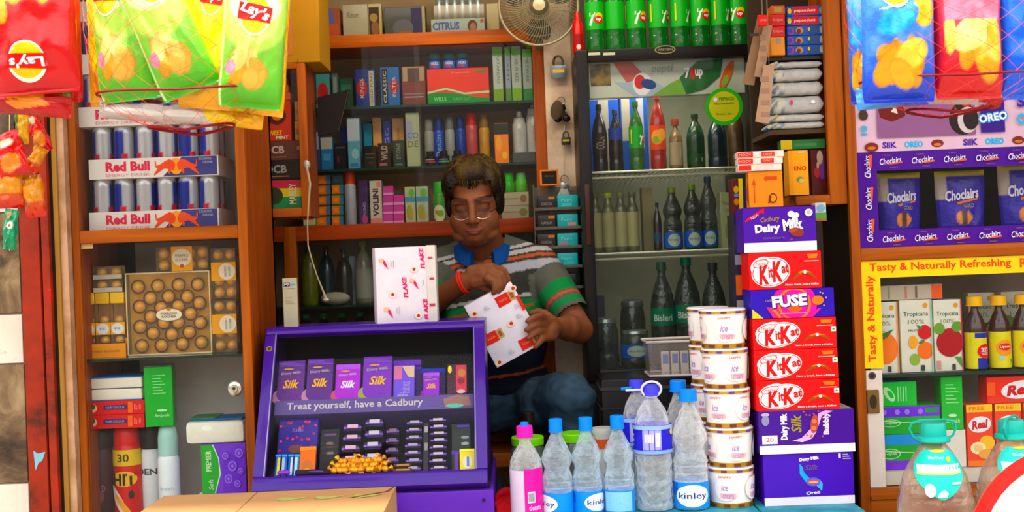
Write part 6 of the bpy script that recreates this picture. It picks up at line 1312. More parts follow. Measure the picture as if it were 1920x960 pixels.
def d_dm(b):
    b.r(-.5, .5, .0, .215, P('e8e4ea')); b.p([(-.47, .68), (-.25, .88), (-.21, .86), (-.21, .98), (-.24, .96), (-.45, .76), (-.48, .70)], P('d81c24')); b.t('NEW', -.34, .80, .12, .06, P('f0c0c0'), rot=.45)
    b.t('Cadbury', -.13, .72, .27, .14, P('a07c38'), shear=.3, bold=.02, rot=.08); b.t('Dairy', -.17, .51, .35, .24, P('f0ecf4'), bold=.05, rot=.06); b.t('Milk', .18, .60, .28, .26, P('f0ecf4'), bold=.05, rot=.08); b.e(.16, .83, .05, .07, P('f0ecf4')); b.e(.23, .80, .04, .06, P('f0ecf4')); b.p([(.12, .60), (.20, .82), (.24, .78), (.18, .58)], P('f0ecf4'))
    b.e(.23, .42, .10, .10, P('8c3428'), -.2); b.e(.18, .47, .07, .05, P('a84838'), .3); b.t('CHOCOLATE', -.09, .31, .30, .04, P('8a6a48')); b.e(.15, .26, .02, .02, P('a84030')); b.e(.40, .85, .055, .085, P('e0e0e8')); b.e(.40, .85, .03, .05, P('b8c0b8'))
z = TZ+.0005
def st(label, a, c, h, color, deco, d=.10, Y=sy, name='chocolate_box', side=None, top=None):
    global z
    o, z = carton(name, label, 'chocolate box', a, c, h, Y, d, color, deco, z0=z, group=sgroup, top=top, sidedeco=side); z += .0006; return o
st('large purple box with a small blue swirl, at the bottom of the stack', 1433, 1602, 97, '4818b0', d_silk2, .13, top='b8b0a8')
st('purple box with white lower strip and a brown swirl, second from the bottom', 1424, 1603, 80, '44188c', d_bub, .13, Y=sy-.004, top='9a948c')
st('red wafer bar box, lowest of the three stacked together', 1419, 1575, 57, KR, kk2); st('red wafer bar box, middle of the three stacked together', 1416, 1572, 57, KR, kk2); st('red wafer bar box, top of the three stacked together', 1413, 1569, 58, KR, kk2)
st('blue box with pink and orange swirls, on the three red wafer boxes', 1409, 1565, 54, '3418a8', d_fuse)
st('red wafer bar box standing alone above the blue swirl box', 1405, 1541, 70, KR, kitkat)
st('purple chocolate box with white lower strip, near the top of the stack', 1395, 1531, 84, PURP, d_dm, Y=sy+.004, top='8c8894')
zb_top = z
def d_cart(b): b.p([(-.36, .12), (-.32, .12), (-.32, .62), (-.28, .62), (-.34, .80), (-.41, .62), (-.36, .62)], P('c84a18')); b.r(.02, .34, .74, .84, P('c8481c')); b.p([(.02, .70), (.02, .88), (-.05, .79)], P('c8481c')); b.e(.2, .24, .12, .14, P('6a2c14')); b.e(.2, .24, .09, .10, P('dc8430')); b.p([(.05, .1), (.12, .12), (.16, .3), (.1, .3)], P('6a2c14'))
o, z = carton('cardboard_carton', 'small orange-brown cardboard carton with red arrows, on top of the stack', 'carton', 1405, 1468, 68, sy+.006, .07, 'dc8430', d_cart, z0=z, rz=-.10, sidedeco=lambda b: (b.r(-.3, -.1, .2, .6, P('b84818')), b.r(.1, .3, .1, .7, P('b84818')))); z += .0006
def d_mb(b): b.r(-.49, -.16, .1, .9, P('e03830')); b.t('MOOV', -.33, .5, .26, .4, P('f0b0a0')); b.r(.02, .3, .15, .85, P('e84028')); b.t('OINT', .16, .5, .2, .3, P('f0b0a0'))
for i in range(3):
    o, z = carton('medicine_box', 'slim white and red medicine box on the small carton, %s' % ['lowest', 'middle', 'topmost'][i], 'box', 1385+i*-1, 1466+i*2, 12, sy+.0, .05, 'e8d8cc', [lambda b: (b.r(-.49, -.2, .1, .9, P('e03830')), b.r(-.1, .3, .2, .8, P('e0cfc4'))), d_mb, d_mb][i], z0=z, rz=-.06, group='slim medicine boxes'); z += .0005
# slim boxes packed edge-on behind the stack
b = MB()
yk = sy+.14; zk2 = TZ+.0005
side_items = [(1377, 1396, '2c2838', 'slim dark packet standing edge-on behind the red wafer box stack', 190, multi(R_(-.4, .4, .05, .15, 'a09890'), R_(-.4, .2, .2, .4, 'd86018'), R_(-.4, .4, .5, .6, '8c8ca0'), R_(-.4, .4, .66, .9, '3c3450'))), (1398, 1410, '3c2060', 'slim purple packet standing edge-on behind the red wafer box stack', 240, multi(R_(-.4, .4, .1, .2, 'c83040'), R_(-.4, .4, .5, .58, 'e07818')))]
zbase = Z(1390, 592, yk)
b = MB(); b.box(X(1372, 600, yk), X(1412, 600, yk), yk, yk+.08, TZ, zbase, P('6a5040', .6), .001); o = obj('wooden_block', b); tag(o, 'plain brown carton standing behind the paper cup column', 'carton')
for a, c, cc, lb, h, dc in side_items: carton('slim_packet', lb, 'packet', a, c, h-(190-190), yk, .08, cc, dc, z0=zbase+.0005, gap=.001) 
carton('slim_packet', 'yellow and maroon packet on the slim dark packet, beside the purple box', 'packet', 1374, 1394, 66, yk, .06, '5a1c1c', multi(R_(.1, .5, .0, 1, 'd8c010'), E_(-.15, .35, .25, .1, 'c87028'), E_(-.15, .7, .25, .1, 'c89030'), R_(-.35, .05, .48, .58, '6878a8')), z0=zbase+190*yk/F+.0012, gap=.001)
carton('small_box', 'small white, blue and green box showing behind the purple box at the top', 'box', 1530, 1550, 34, sy+.115, .05, 'c8d0cc', multi(R_(-.5, .5, .02, .45, '5c9c40'), E_(0, .7, .4, .2, '88a8c8'), R_(-.5, .5, .0, .1, 'b06040')), z0=Z(1540, 414, sy+.115))
b = MB(); b.box(X(1500, 600, sy+.115), X(1549, 600, sy+.115), sy+.115, sy+.165, TZ, Z(1540, 414, sy+.115)-.0005, P('2c1c14', .6), .001); o = obj('dark_crate', b); tag(o, 'dark carton standing behind the red wafer box stack', 'carton')
# ================================================================ purple slanted display case
Yb_, Yt_ = 2.95, 3.20
zb_ = Z(700, 914, Yb_); zt_ = Z(698, 610, Yt_)
SLP = math.hypot(Yt_-Yb_, zt_-zb_); TH = math.atan2(Yt_-Yb_, zt_-zb_)
cxa, cxb = -.648, -.078; cxm = (cxa+cxb)/2; CW = (cxb-cxa)
CASE = thing('display_case', 'purple slanted glass display case of chocolate bars in front of the man', 'display case', (cxm, Yb_, zb_)); CASE.rotation_euler = (-TH, 0, 0)
CM = Matrix.Translation((cxm, Yb_, zb_)) @ Matrix.Rotation(-TH, 4, 'X'); CI = CM.inverted()
bpy.context.view_layer.update()
def CL(px, py, n):
    """where the sight line through a pixel meets the plane n behind the slanted glass, in case coordinates (x, z)"""
    o = CI @ Vector((0, 0, ZC)); d = (CI.to_3x3() @ Vector((X(px, py, 1), 1, Z(px, py, 1)-ZC))); t = (n-o.y)/d.y; q = o+d*t; return q.x, q.z
PF = P('3e1c80', .3, coat=.4); PDK = P('341a68', .35, coat=.3); INT = P('1a1620', .6)
b = MB(); fw = .030; hw = CW/2
b.box(-hw, hw, -.006, .016, SLP-.020, SLP+.002, PF, .005); b.box(-hw, hw, -.010, .018, -.004, .036, PF, .008); b.box(-hw, -hw+fw, -.006, .016, .036, SLP-.020, PF, .005); b.box(hw-.032, hw, -.006, .016, .036, SLP-.020, PF, .005)
for sx_ in (-1, 1): b.tube([(sx_*(hw-fw+.002), -.004, .036), (sx_*(hw-fw+.002), -.004, SLP-.02)], .0022, P('8c84a0', .25, .6), 6)
b.front(-.006); b.e(-hw+.014, SLP-.062, .008, .008, P('8c7838', .3, .7)); b.e(-hw+.014, SLP-.062, .005, .005, P('3c3018'))
obj('front_frame', b, CASE)
b = MB(); b.box(-hw+fw, hw-.032, .004, .008, .036, SLP-.020, clear('case_glass', 'fbfcfb', 0.004, '908c84', 0.03, 0.02, gloss=0.22)); obj('glass_pane', b, CASE)
# body (side walls, top, back, floor) in world coordinates
YB2 = 3.43; b = MB()
def side_wall(xa, xb2):
    pr = [(Yb_+.018, zb_+.002), (Yt_+.012, zt_-.004), (YB2, zt_-.004), (YB2, zb_+.002)]
    vs = [(xa, y, z) for y, z in pr]+[(xb2, y, z) for y, z in pr]; b.add(vs, [(0, 1, 2, 3), (7, 6, 5, 4)]+[(i, i+4, (i+1) % 4+4, (i+1) % 4) for i in range(4)], PDK)
side_wall(cxa+.001, cxa+.010); side_wall(cxb-.010, cxb-.001)
b.box(cxa, cxb, Yt_+.006, YB2, zt_-.010, zt_, PF, .002); b.box(cxa+.010, cxb-.010, YB2-.01, YB2, zb_, zt_-.01, INT); b.box(cxa+.01, cxb-.01, Yb_+.03, YB2-.01, zb_+.002, zb_+.008, INT)
obj('case_body', b, CASE, world=True)
b = MB(); b.box(cxa-.004, cxb+.012, Yb_+.0, YB2, zb_-.16, zb_-.016, P('5a2ca4', .35, coat=.3), .004); b.box(cxa, cxb+.004, Yb_+.02, YB2-.01, zb_-.016, zb_+.0015, P('1c1030', .5)); b.box(cxa+.02, cxb-.02, Yb_+.05, YB2-.05, 0, zb_-.16, P('2c1c14', .6))
b.tube([(cxb-.012, Yb_-.001, zb_-.040), (cxb-.012, Yb_-.004, zb_-.040)], .004, P('1a1420'), 10); obj('plinth', b, CASE, world=True)
# tier with lettering
tx0, tv1 = CL(512, 750, .030); tx1, _ = CL(886, 737, .030); _, tv0 = CL(512, 776, .030); _, tv1 = CL(700, 745, .030); _, tv0 = CL(700, 772, .030)
b = MB(); b.box(-hw+fw+.002, hw-.034, .030, .14, tv0, tv1, P('5a4888', .4), .001); b.front(.030)
b.t('Treat yourself, have a Cadbury', (CL(665, 766, .03)[0]), (tv0+tv1)/2, .345, .026, P('b8b0b8'), bold=.02)
b.p([(tx1-.07, tv0+.004), (tx1-.075, tv1-.012), (tx1-.04, tv1-.002), (tx1-.01, tv1-.006), (tx1-.004, tv0+.008)], P('8c6460')); b.e(tx1-.045, tv0+.008, .022, .006, P('58a890'))
obj('display_step', b, CASE)
b = MB(); b.box(-hw+fw+.002, hw-.034, .020, .16, .036, .046, INT); obj('display_step', b, CASE)
def in_case(name, label, cat, px0, px1, h_px, py, n, d, color, deco=None, group=None, seat=None, dn=0.0, bev=.002, rough=.3):
    xa, v0 = CL(px0, py, n); xb, _ = CL(px1, py, n); _, v1 = CL(px0, py-h_px, n); v0 = seat if seat is not None else v0; h = v1-CL(px0, py, n)[1]; w = xb-xa
    b = MB(); b.box(-w/2, w/2, 0, d, 0, h, P(color, rough, coat=.12), bev); b.front(0, w, h)
    if deco: deco(b)
    o = obj(name, b); o.matrix_world = CM @ Matrix.Translation(((xa+xb)/2, n, v0)); return tag(o, label, cat, group)
S1 = tv1+.0005; n1 = .040
def silkbar(base, sw, cap='5a2a90', txt='d8a030', dm='a090a8'):
    def f(b):
        b.r(-.48, .48, .84, .97, P(cap, .2, coat=.5)); b.bars(-.46, .46, .86, .96, 3, P('9058d0', .2), .3)
        b.e(-.35, .12, .3, .18, P(sw, .3)); b.e(-.16, .2, .34, .2, P(base, .3)); b.t('Dairy Milk', .0, .68, .74, .08, P(dm), bold=.03, rot=.08); b.t('Silk', .02, .42, .60, .20, P(txt), bold=.03, shear=.3); b.e(-.1, .78, .18, .02, P('c09030'))
    return f
GB1 = 'chocolate bars on the upper step of the case'
in_case('chocolate_bar', 'dark purple chocolate bar with gold script, leftmost on the upper step', 'chocolate bar', 517, 568, 78, 752, n1, .012, '5c2480', silkbar('5c2480', 'b07898'), GB1, S1)
in_case('chocolate_bar', 'dark purple chocolate bar with gold script, second from left on the upper step', 'chocolate bar', 572, 622, 80, 750, n1, .012, '54247c', silkbar('54247c', 'b07898'), GB1, S1)
in_case('chocolate_bar', 'bright pinkish-purple chocolate bar with white script on the upper step', 'chocolate bar', 627, 674, 68, 747, n1, .012, 'a030c0', silkbar('a030c0', 'c04860', 'b850e0', 'f0d8f0', 'c090d8'), GB1, S1)
in_case('chocolate_bar', 'purple chocolate bar with a green swirl on the upper step', 'chocolate bar', 679, 734, 80, 745, n1, .012, '7430b0', silkbar('7430b0', '8c9440', '6a30a8'), GB1, S1)
in_case('chocolate_bar', 'dark purple chocolate bar standing behind the lilac one on the upper step', 'chocolate bar', 735, 790, 82, 744, n1+.03, .012, '341468', multi(R_(-.48, .48, .86, .96, '6c34b8'), R_(-.48, .48, .76, .8, '5c2ca8')), GB1, S1)
in_case('chocolate_bar', 'lilac chocolate bar with a cream corner on the upper step', 'chocolate bar', 737, 777, 62, 743, n1, .012, '6a4cc8', multi(R_(-.48, -.1, .55, .95, 'c06890'), lambda b: b.p([(-.1, .95), (.48, .95), (.48, .6), (.2, .62)], P('c8a890')), T_('fruit nut', .05, .3, .35, .5, 'a898d8', rot=PI/2), R_(-.3, .2, .02, .1, '9084d0')), GB1, S1)
in_case('chocolate_bar', 'dark blue-topped chocolate bar behind the small purple bar', 'chocolate bar', 788, 836, 64, 742, n1+.03, .012, '1c1050', R_(-.48, .48, .85, .97, '2c30b0'), GB1, S1)
in_case('chocolate_bar', 'small bright purple chocolate bar with gold script on the upper step', 'chocolate bar', 793, 824, 46, 741, n1, .012, '8c30c0', silkbar('8c30c0', '7a2890', 'a850d8'), GB1, S1)
in_case('chocolate_bar', 'maroon and pink packet with a yellow spot at the right of the upper step', 'chocolate bar', 838, 876, 60, 739, n1, .012, '3c1428', multi(lambda b: b.r(-.05, .48, .1, .95, P('c83c54')), E_(.25, .7, .2, .12, 'b87848'), E_(.2, .45, .18, .1, '802838'), E_(-.35, .82, .1, .12, 'd8c010'), E_(.2, .12, .2, .06, 'c8b0b0')), GB1, S1)
b = MB(); b.ball((0, 0, .012), .018, P('e83810', .3, coat=.4), 18, 10); b.lathe([(0, 0), (.014, 0), (.016, .006), (.0, .01)], P('301818'), 14); o = obj('round_candy', b); ox, ov = CL(655, 672, .075)
o.matrix_world = CM @ Matrix.Translation((CL(655, 680, .075)[0], .085, S1+.072)); tag(o, 'round orange-red knob on a dark pack behind the upper row of bars', 'ball')
in_case('chocolate_box', 'dark pack standing behind the pinkish-purple bar, under the orange knob', 'box', 630, 682, 70, 747, .062, .04, '181220', None, GB1, S1).location
S2 = .0465; n2 = .022
GB2 = 'packets on the lower step of the case'
def d_heart(b):
    random.seed(5)
    for i in range(22): u = random.uniform(-.44, .44); v = random.uniform(.6, .95) if abs(u) < .3 else random.uniform(.35, .95); b.lay = 1; b.e(u, v, .035, .022, P(['b82048', 'd04060'][i % 2]), n=8, rings=1)
    b.e(-.02, .50, .2, .07, P('6a3c30')); b.e(.0, .2, .42, .12, P('5a2c34'), .1); b.t('Silk', 0, .8, .3, .06, P('8070a8'))
in_case('chocolate_box', 'blue-violet gift box dotted with red hearts at the left of the lower step', 'box', 515, 592, 116, 892, .048, .02, '2c1c84', d_heart, GB2, S2)
for i, px in enumerate((514, 526, 538, 549)):
    in_case('candy_packet', 'blue and white candy packet at the lower left of the case, %s' % ORD[i], 'packet', px, px+10, 44, 892, .026+.001*i, .010, ['1c58b8', '2468c8', '1a50a8', '3c80c8'][i], multi(R_([-.1, -.4, .0, -.3][i], [.4, .1, .4, .2][i], .1, .85, ['d8c830', 'a8b0c8', 'c0c8d8', 'b8c8d8'][i]), R_(-.5, .5, .88, .97, '38a0f0')), 'blue and white candy packets', S2)
in_case('candy_packet', 'orange biscuit packet in front of the hearts gift box', 'packet', 560, 590, 58, 886, .030, .010, 'e86c0c', multi(E_(0, .35, .35, .2, 'b86838'), E_(0, .15, .35, .12, 'e8a020'), R_(-.5, .5, .85, .97, 'f08818')), GB2, S2)
in_case('chocolate_bar', 'tall black chocolate bar in the lower row of the case', 'chocolate bar', 597, 634, 92, 884, n2+.02, .012, '120a14', multi(E_(0, .70, .2, .03, '6a5c60'), E_(.05, .5, .2, .03, '6a5c60'), R_(-.3, .3, .85, .9, '5a3c68'), E_(.0, .62, .3, .015, '5c3418')), GB2, S2)
sm = None
def bar_stack(label_, pxa, pxb, pyb, pyt, n, count, tilt, edge):
    """small bars lying in a leaning stack, ends towards the viewer"""
    xa, _ = CL(pxa, pyb, n); xb, _ = CL(pxb, pyb, n); v0 = S2; v1 = CL(pxa, pyt, n)[1]; th = (v1-v0)/count; w = xb-xa
    proto = None; random.seed(int(pxa))
    for k in range(count):
        if proto is None:
            b = MB(); t_ = th*.9; b.box(-w/2, w/2, 0, .045, t_*.12, t_*.88, P('180a28', .25, coat=.2), .002); b.box(-w/2, w/2, -.003, .0, t_*.35, t_*.55, P('6a38a8', .2, coat=.6)); b.front(-.003); b.r(-w*.28, w*.30, t_*.42, t_*.78, P(edge, .3)); b.r(-w*.46, -w*.36, t_*.3, t_*.5, P('9058e0', .2))  # pale end strip imitates light caught on the bar edge
            proto = o = obj('small_bar', b)
        else: o = proto.copy(); COL.objects.link(o)
        o.matrix_world = CM @ Matrix.Translation(((xa+xb)/2+random.uniform(-.002, .002), n, v0+k*th)) @ Matrix.Rotation(0, 4, 'Z')
        tag(o, 'small dark purple bar in the %s, %s' % (label_, UP[k] if k < 7 else 'topmost'), 'chocolate bar', 'small bars stacked on the lower step')
bar_stack('leftmost stack of small bars', 640, 674, 876, 792, n2+.004, 5, 0, 'c8a0b8')
bar_stack('second stack of small bars from the left', 682, 716, 870, 782, n2+.004, 5, 0, 'b8b0c0')
bar_stack('third stack of small bars from the left', 724, 748, 866, 800, n2+.014, 5, 0, '705868')
bar_stack('fourth stack of small bars from the left', 760, 790, 880, 786, n2+.004, 7, 0, '9c94a0')
bar_stack('rightmost stack of small bars', 806, 838, 884, 782, n2+.004, 8, 0, 'b8a8b0')
in_case('chocolate_bar', 'dark green-black chocolate bar at the right of the lower row', 'chocolate bar', 846, 884, 96, 880, n2+.03, .012, '101c18', multi(E_(.2, .6, .2, .03, 'a0a8a8'), E_(.2, .72, .2, .03, '90989a'), R_(-.48, .4, .40, .46, '6030b0'), R_(-.2, .4, .92, .96, '5838c0')), GB2, S2)
in_case('chocolate_bar', 'dark purple bar leaning between the two rightmost stacks', 'chocolate bar', 792, 804, 96, 878, n2+.016, .012, '1c1024', multi(R_(-.2, .3, .8, .92, 'a8a0a8'), R_(-.2, .3, .45, .6, '8c848c')), GB2, S2)
in_case('candy_packet', 'yellow candy packet at the lower right corner of the case', 'packet', 862, 892, 40, 888, n2, .010, 'd8c810', multi(E_(0, .35, .3, .3, 'd8d0b8'), R_(-.05, .1, .15, .6, '6870c0'), R_(-.5, .5, .85, .95, 'f0e030')), GB2, S2)
in_case('candy_packet', 'narrow purple packet beside the yellow candy packet', 'packet', 852, 860, 34, 888, n2, .010, '5c2c84', None, GB2, S2)
# gold wrapped candies
cd = None; random.seed(11)
GOLDW = blotch('gold_wrapper', [(.3, 'b86808'), (.5, 'f0a010'), (.7, 'ffd040')], 90, .25, .6, metal=.5)
for r_ in range(3):
    for i in range((10, 9, 8)[r_]):
        px = 627+i*10.6+r_*5+random.uniform(-3, 3); x, v = CL(px, 890, n2)
        if cd is None:
            b = MB(); b.ball((0, 0, .009), (.0095, .008, .009), GOLDW, 10, 7)
            for sg in (-1, 1): b.tube([(sg*.007, 0, .009), (sg*.011, 0, .010), (sg*.017, .001, .012)], [.003, .003, .0075], GOLDW, 7)
            cd = o = obj('wrapped_candy', b)
        else: o = cd.copy(); COL.objects.link(o)
        o.matrix_world = CM @ Matrix.Translation((x, n2-.004+r_*.004, S2+.0005+r_*.0135)) @ Matrix.Translation((0, 0, .009)) @ Matrix.Rotation(random.uniform(-1.2, 1.2), 4, 'Y') @ Matrix.Rotation(random.uniform(-.5, .5), 4, 'Z') @ Matrix.Translation((0, 0, -.009))
        tag(o, 'gold wrapped candy in the heap at the bottom of the display case', 'candy', 'gold wrapped candies heaped in the case')
for i, (a, c, y_) in enumerate(((735, 772, 892), (737, 770, 884))):
    in_case('small_bar', 'brown and gold stick packet lying right of the gold candies, %s one' % ['lower', 'upper'][i], 'packet', a, c, 7, y_, n2-.002, .02, '4a2c18', R_(-.3, .4, .3, .7, 'a87838'), None, S2+.0005+i*.0125)
in_case('chocolate_bar', 'long black bar lying on the case floor, left of the gold candies', 'chocolate bar', 552, 618, 10, 898, n2-.008, .012, '1c1224', R_(-.1, .3, .4, .6, '6040a0'), None, S2+.0)
b = MB(); 
for i in range(3): b.ball((.008*i-.008, 0, .006), (.008, .005, .006), P('8838b8', .2, coat=.6), 10, 6)
o = obj('wrapped_candy', b); x, v = CL(531, 897, n2-.010); o.matrix_world = CM @ Matrix.Translation((x, n2-.010, S2+.0005)); tag(o, 'crumpled pink-purple wrapper at the lower left corner of the case', 'wrapper')

# ================================================================ things on top of the case
CT = zt_+.0005
def d_flake(b):
    pk = P('e83068'); rd = P('c83028'); gl = P('e0b890'); gy = P('b8b0b4')
    for cu, cv in ((.38, .84), (.04, .47), (.42, .17)): b.t('FLAKE', cu, cv, .28, .085, pk, rot=PI/2+.08, bold=.05, shear=.15)
    for cu, cv in ((-.34, .80), (.22, .52), (-.28, .16)): b.p([(cu-.08, cv+.04), (cu-.02, cv+.055), (cu+.03, cv+.01), (cu+.08, cv-.09), (cu, cv-.03), (cu-.03, cv+.02)], pk); b.e(cu-.05, cv+.03, .045, .03, gl)
    for cu, cv in ((.22, .70), (-.20, .38), (.27, .09)): b.e(cu, cv, .07, .045, P('f0d8d0')); b.e(cu, cv, .03, .022, rd)
    for cu, cv in ((-.12, .78), (.48, .52), (-.04, .17)): b.r(cu-.05, cu-.035, cv-.05, cv+.05, gy) if cu < .4 else None; b.r(cu-.1, cu-.085, cv-.04, cv+.04, gy)
wp = P('e8dce4', .5)
carton('cigarette_carton', 'white wrapped carton with pink lettering standing on the purple case', 'carton', 705, 805, 143, 3.24, .07, wp, d_flake, z0=CT, rz=.22, bev=.003, sidedeco=None)
carton('cigarette_carton', 'white wrapped carton standing behind the front white carton on the case, its edge showing', 'carton', 800, 818, 144, 3.25, .07, P('d8d0c8', .5), multi(R_(-.3, .3, .2, .24, 'c04058'), R_(-.2, .3, .55, .58, 'c04058'), R_(-.3, .2, .82, .85, 'd05060')), z0=CT, bev=.003)
def d_pay(b): b.r(-.42, .02, .83, .91, P('1c2050')); b.t('pay', -.2, .87, .36, .055, P('d8d4c0'), bold=.02); b.t('tm', .22, .87, .34, .05, P('58a8e0'), bold=.05); b.r(-.36, .36, .78, .79, P('8a8468')); b.t('Scan & Pay', 0, .60, .5, .03, P('9a947c')); b.bars(-.3, .3, .48, .56, 3, P('a09a82'), .3)
o, _ = carton('payment_stand', 'slim cream payment stand with a blue logo, at the left corner of the case top', 'stand', 530, 557, 92, 3.26, .012, 'b4ac90', d_pay, z0=CT, bev=.001); 

# ================================================================ bottom front: cardboard box
cz = Z(525, 921, 2.87); cxl, cxr = X(307, 930, 2.87), X(743, 912, 2.87)
KR_ = blotch('kraft_cardboard', [(.3, 'b08458'), (.6, 'b88c60'), (.8, 'c09668')], 5, .75, .05)
g = thing('cardboard_box', 'large light brown cardboard box with faint green print, at the bottom of the picture', 'cardboard box', ((cxl+cxr)/2, 2.87, .0))
b = MB(); b.box(cxl, cxr, 2.50, 2.87, .0, cz-.004, KR_, .002); obj('box_body', b, g, world=True)
b = MB(); xm = X(480, 930, 2.85)
b.box(cxl, xm-.001, 2.50, 2.87, cz-.004, cz, KR_, .001); b.box(xm+.001, cxr, 2.50, 2.87, cz-.004, cz+.0005, KR_, .001)
b.W = lambda u, v, o: (u, v, cz+.0005+o); b.dw = b.dh = 1; b.lay = 0
gr = P('a8b060')
for px in (545, 615, 685): xx = X(px, 945, 2.78); b.p([(xx-.03, 2.76), (xx-.01, 2.745), (xx+.02, 2.76), (xx+.045, 2.785), (xx+.01, 2.775), (xx-.02, 2.785)], gr)
xr2 = X(735, 925, 2.83); b.p([(xr2, 2.865), (xr2+.002, 2.865), (xr2-.004, 2.81), (xr2-.07, 2.755), (xr2-.09, 2.752), (xr2-.012, 2.81)], P('7a4c28'))
obj('top_flap', b, g, world=True)

# ================================================================ water bottles on the teal counter
tz = TZ+.0005
KB = lambda sh=0, small=False: (lambda b: (b.r(-1.2, 1.2, .03, .97, P('1490e8'), 16), b.r(-1.2+.2, -.5, .5, .97, P('1060c8'), 6), b.e(.02+sh, .50, .52, .42, P('e4ecf4')), b.t('kinley', .02+sh, .48, .86, .30, P('34347c'), bold=.012)))
KPET = clear('blue_tinted_bottle', 'f2f9fd', .16, 'e8f6ff', .05, .6, 1.0, 60)
BG = 'small water bottles in the front row'
def wb(px, w, h, Y, label, cap, body, deco, lab, shape='water', rz=0, name='water_bottle', **k):
    g = bottle(name, label, px, w, h, Y, tz, body, cap, deco, lab, k.pop('group', None), 'bottle', shape, **k); g.rotation_euler = (0, 0, rz); return g
wb(1049, 58, 182, 2.96, 'water bottle with blue cap and blue label, left of the three alike', '1088f0', KPET, KB(-.5), (.03, .28, '1490e8'), rz=-.15, group=BG, capH=.125, capw=.38, liquid=(WATER, .55))
wb(1106, 58, 182, 2.965, 'water bottle with blue cap and blue label, middle of the three alike', '1088f0', KPET, KB(.35), (.03, .28, '1490e8'), group=BG, capH=.125, capw=.38, liquid=(WATER, .55))
wb(1166, 58, 184, 2.96, 'water bottle with blue cap and blue label, right of the three alike', '1088f0', KPET, lambda b: (b.r(-.6, .4, .05, .95, P('8cc8f0'), 8), b.bars(-.4, .2, .2, .8, 5, P('5aa8e0'), .4)), (.03, .28, '1490e8'), group=BG, capH=.125, capw=.38, liquid=(WATER, .55))
g = wb(990, 62, 172, 2.955, 'bottle with a pink label and pink cap, leftmost on the teal counter', 'f840b0', PET, None, None, 'plain', capH=.12, capw=.42)
b = MB(); R = 62*2.955/F/2*1.012; H = 172*2.955/F*.88; b.lathe([(R, .03*H), (R, .60*H)], P('d8c4dc', .4), 10, a0=-1.5, a1=-.15); b.lathe([(R, .03*H), (R, .62*H)], P('f818a0', .35, coat=.3), 14, a0=-.15, a1=1.35)
b.around(R, R, H); b.t('clensta', .5, .14, .8, .07, P('f8b8e0'), bold=.03); b.r(.05, .5, .2, .34, P('d8d0d8'), 6); b.bars(.1, .46, .22, .32, 8, P('504858'), .5, True); obj('label', b, g)
b = MB(); b.lathe([(.010, 0), (.010, .008), (0, .008)], P('1088f0'), 16); q = obj('cap_top', b, g); q.location = (0, 0, 172*2.955/F)
# big bottle with handle
def handle(g, z, R, col, rings=1, tilt=.2, r=.003):
    b = MB(); b.tube([(R*math.cos(2*PI*i/28), -.016-.006*math.sin(2*PI*i/28), z+R*.82*math.sin(2*PI*i/28)+R*.25) for i in range(28)], r, P(col, .35), 8, closed=True); obj('handle', b, g)
def d_bl(b): b.r(-1.3, 1.3, .02, .98, P('3430c8'), 18); b.r(-.32, .18, .14, .86, P('a8a8e8'), 4); b.r(-.26, -.02, .4, .7, P('d8d0e0'), 2); b.r(.02, .14, .25, .75, P('d8d8e8'), 2); b.e(.62, .75, .14, .13, P('d8d080')); b.t('Aqua', .75, .4, .4, .25, P('c8c8f0'), rot=PI/2); b.t('Pure', -.72, .5, .4, .2, P('d8d8f8'), rot=PI/2); b.r(-1.3, 1.3, .86, 1.0, P('98b8f0'), 18); b.r(-1.3, 1.3, .0, .12, P('88a8e8'), 18)
g = wb(1233, 72, 236, 2.975, 'large clear water bottle with a purple-blue label and white ring handle', '5050e0', PET, d_bl, (.50, .74, '3430c8'), 'jug', capw=.40, capH=.07, liquid=(WATER, .48)); handle(g, 236*2.975/F*.95, .024, 'd8d8e4')
g = wb(1205, 60, 226, 3.11, 'large water bottle with a purple-blue label behind the ring-handled one', '5050e0', PET, d_bl, (.50, .74, '3430c8'), 'jug', capw=.40, capH=.07)
b = MB(); H_ = 226*3.11/F; b.tube([(-.03, -.02, H_*.92), (.0, -.028, H_*.925), (.03, -.02, H_*.92)], .003, P('d8d8e4'), 6); b.tube([(-.04, -.01, H_*.93), (-.015, -.02, H_*.94)], .004, P('1c88f0'), 6); obj('handle', b, g)
wb(1303, 66, 226, 2.97, 'large water bottle with blue cap and blue label, beside the paper tub column', '1088f0', PET, KB(-.05), (.02, .26, '1490e8'), 'water', capw=.44, capH=.085, liquid=(WATER, .56))
g = wb(1284, 60, 224, 3.10, 'large water bottle with a blue cap behind the one by the paper tubs', '1088f0', PET, None, None, 'water', capw=.44, capH=.085)
# behind the front row
def gjar(px, w, h, Y, label, lidc, bodyc):
    sc = Y/F; R = w*sc/2; H = h*sc; x = X(px, 850, Y); g = thing('candy_jar', label, 'jar', (x, Y, tz), group='jars behind the water bottles')
    b = MB(); b.lathe([(0, 0), (R*.94, 0), (R, .005), (R, H*.8), (R*.86, H*.88)], clear('jar_plastic', 'd8e0d0', .15, 'a8b0a0', .08, .3), 24); obj('jar_body', b, g)
    b = MB(); b.lathe([(0, .003), (R*.9, .003), (R*.9, H*.55), (0, H*.57)], P(bodyc, .7, bump=.8), 20); q = obj('candies', b, g); q['kind'] = 'stuff'
    b = MB(); b.lathe([(R*.98, H*.86), (R*1.0, H*.88), (R*1.0, H*.985), (R*.95, H), (0, H)], P(lidc, .4), 24, mod=lambda a, zz, r: r*(1+.012*math.cos(30*a))); obj('lid', b, g); return g
gjar(990, 62, 108, 3.27, 'jar with a lime green lid, left one behind the water bottles', '78d010', '5c3c24'); gjar(1080, 62, 112, 3.27, 'jar with a lime green lid, right one behind the water bottles', '78d010', '6a4430')
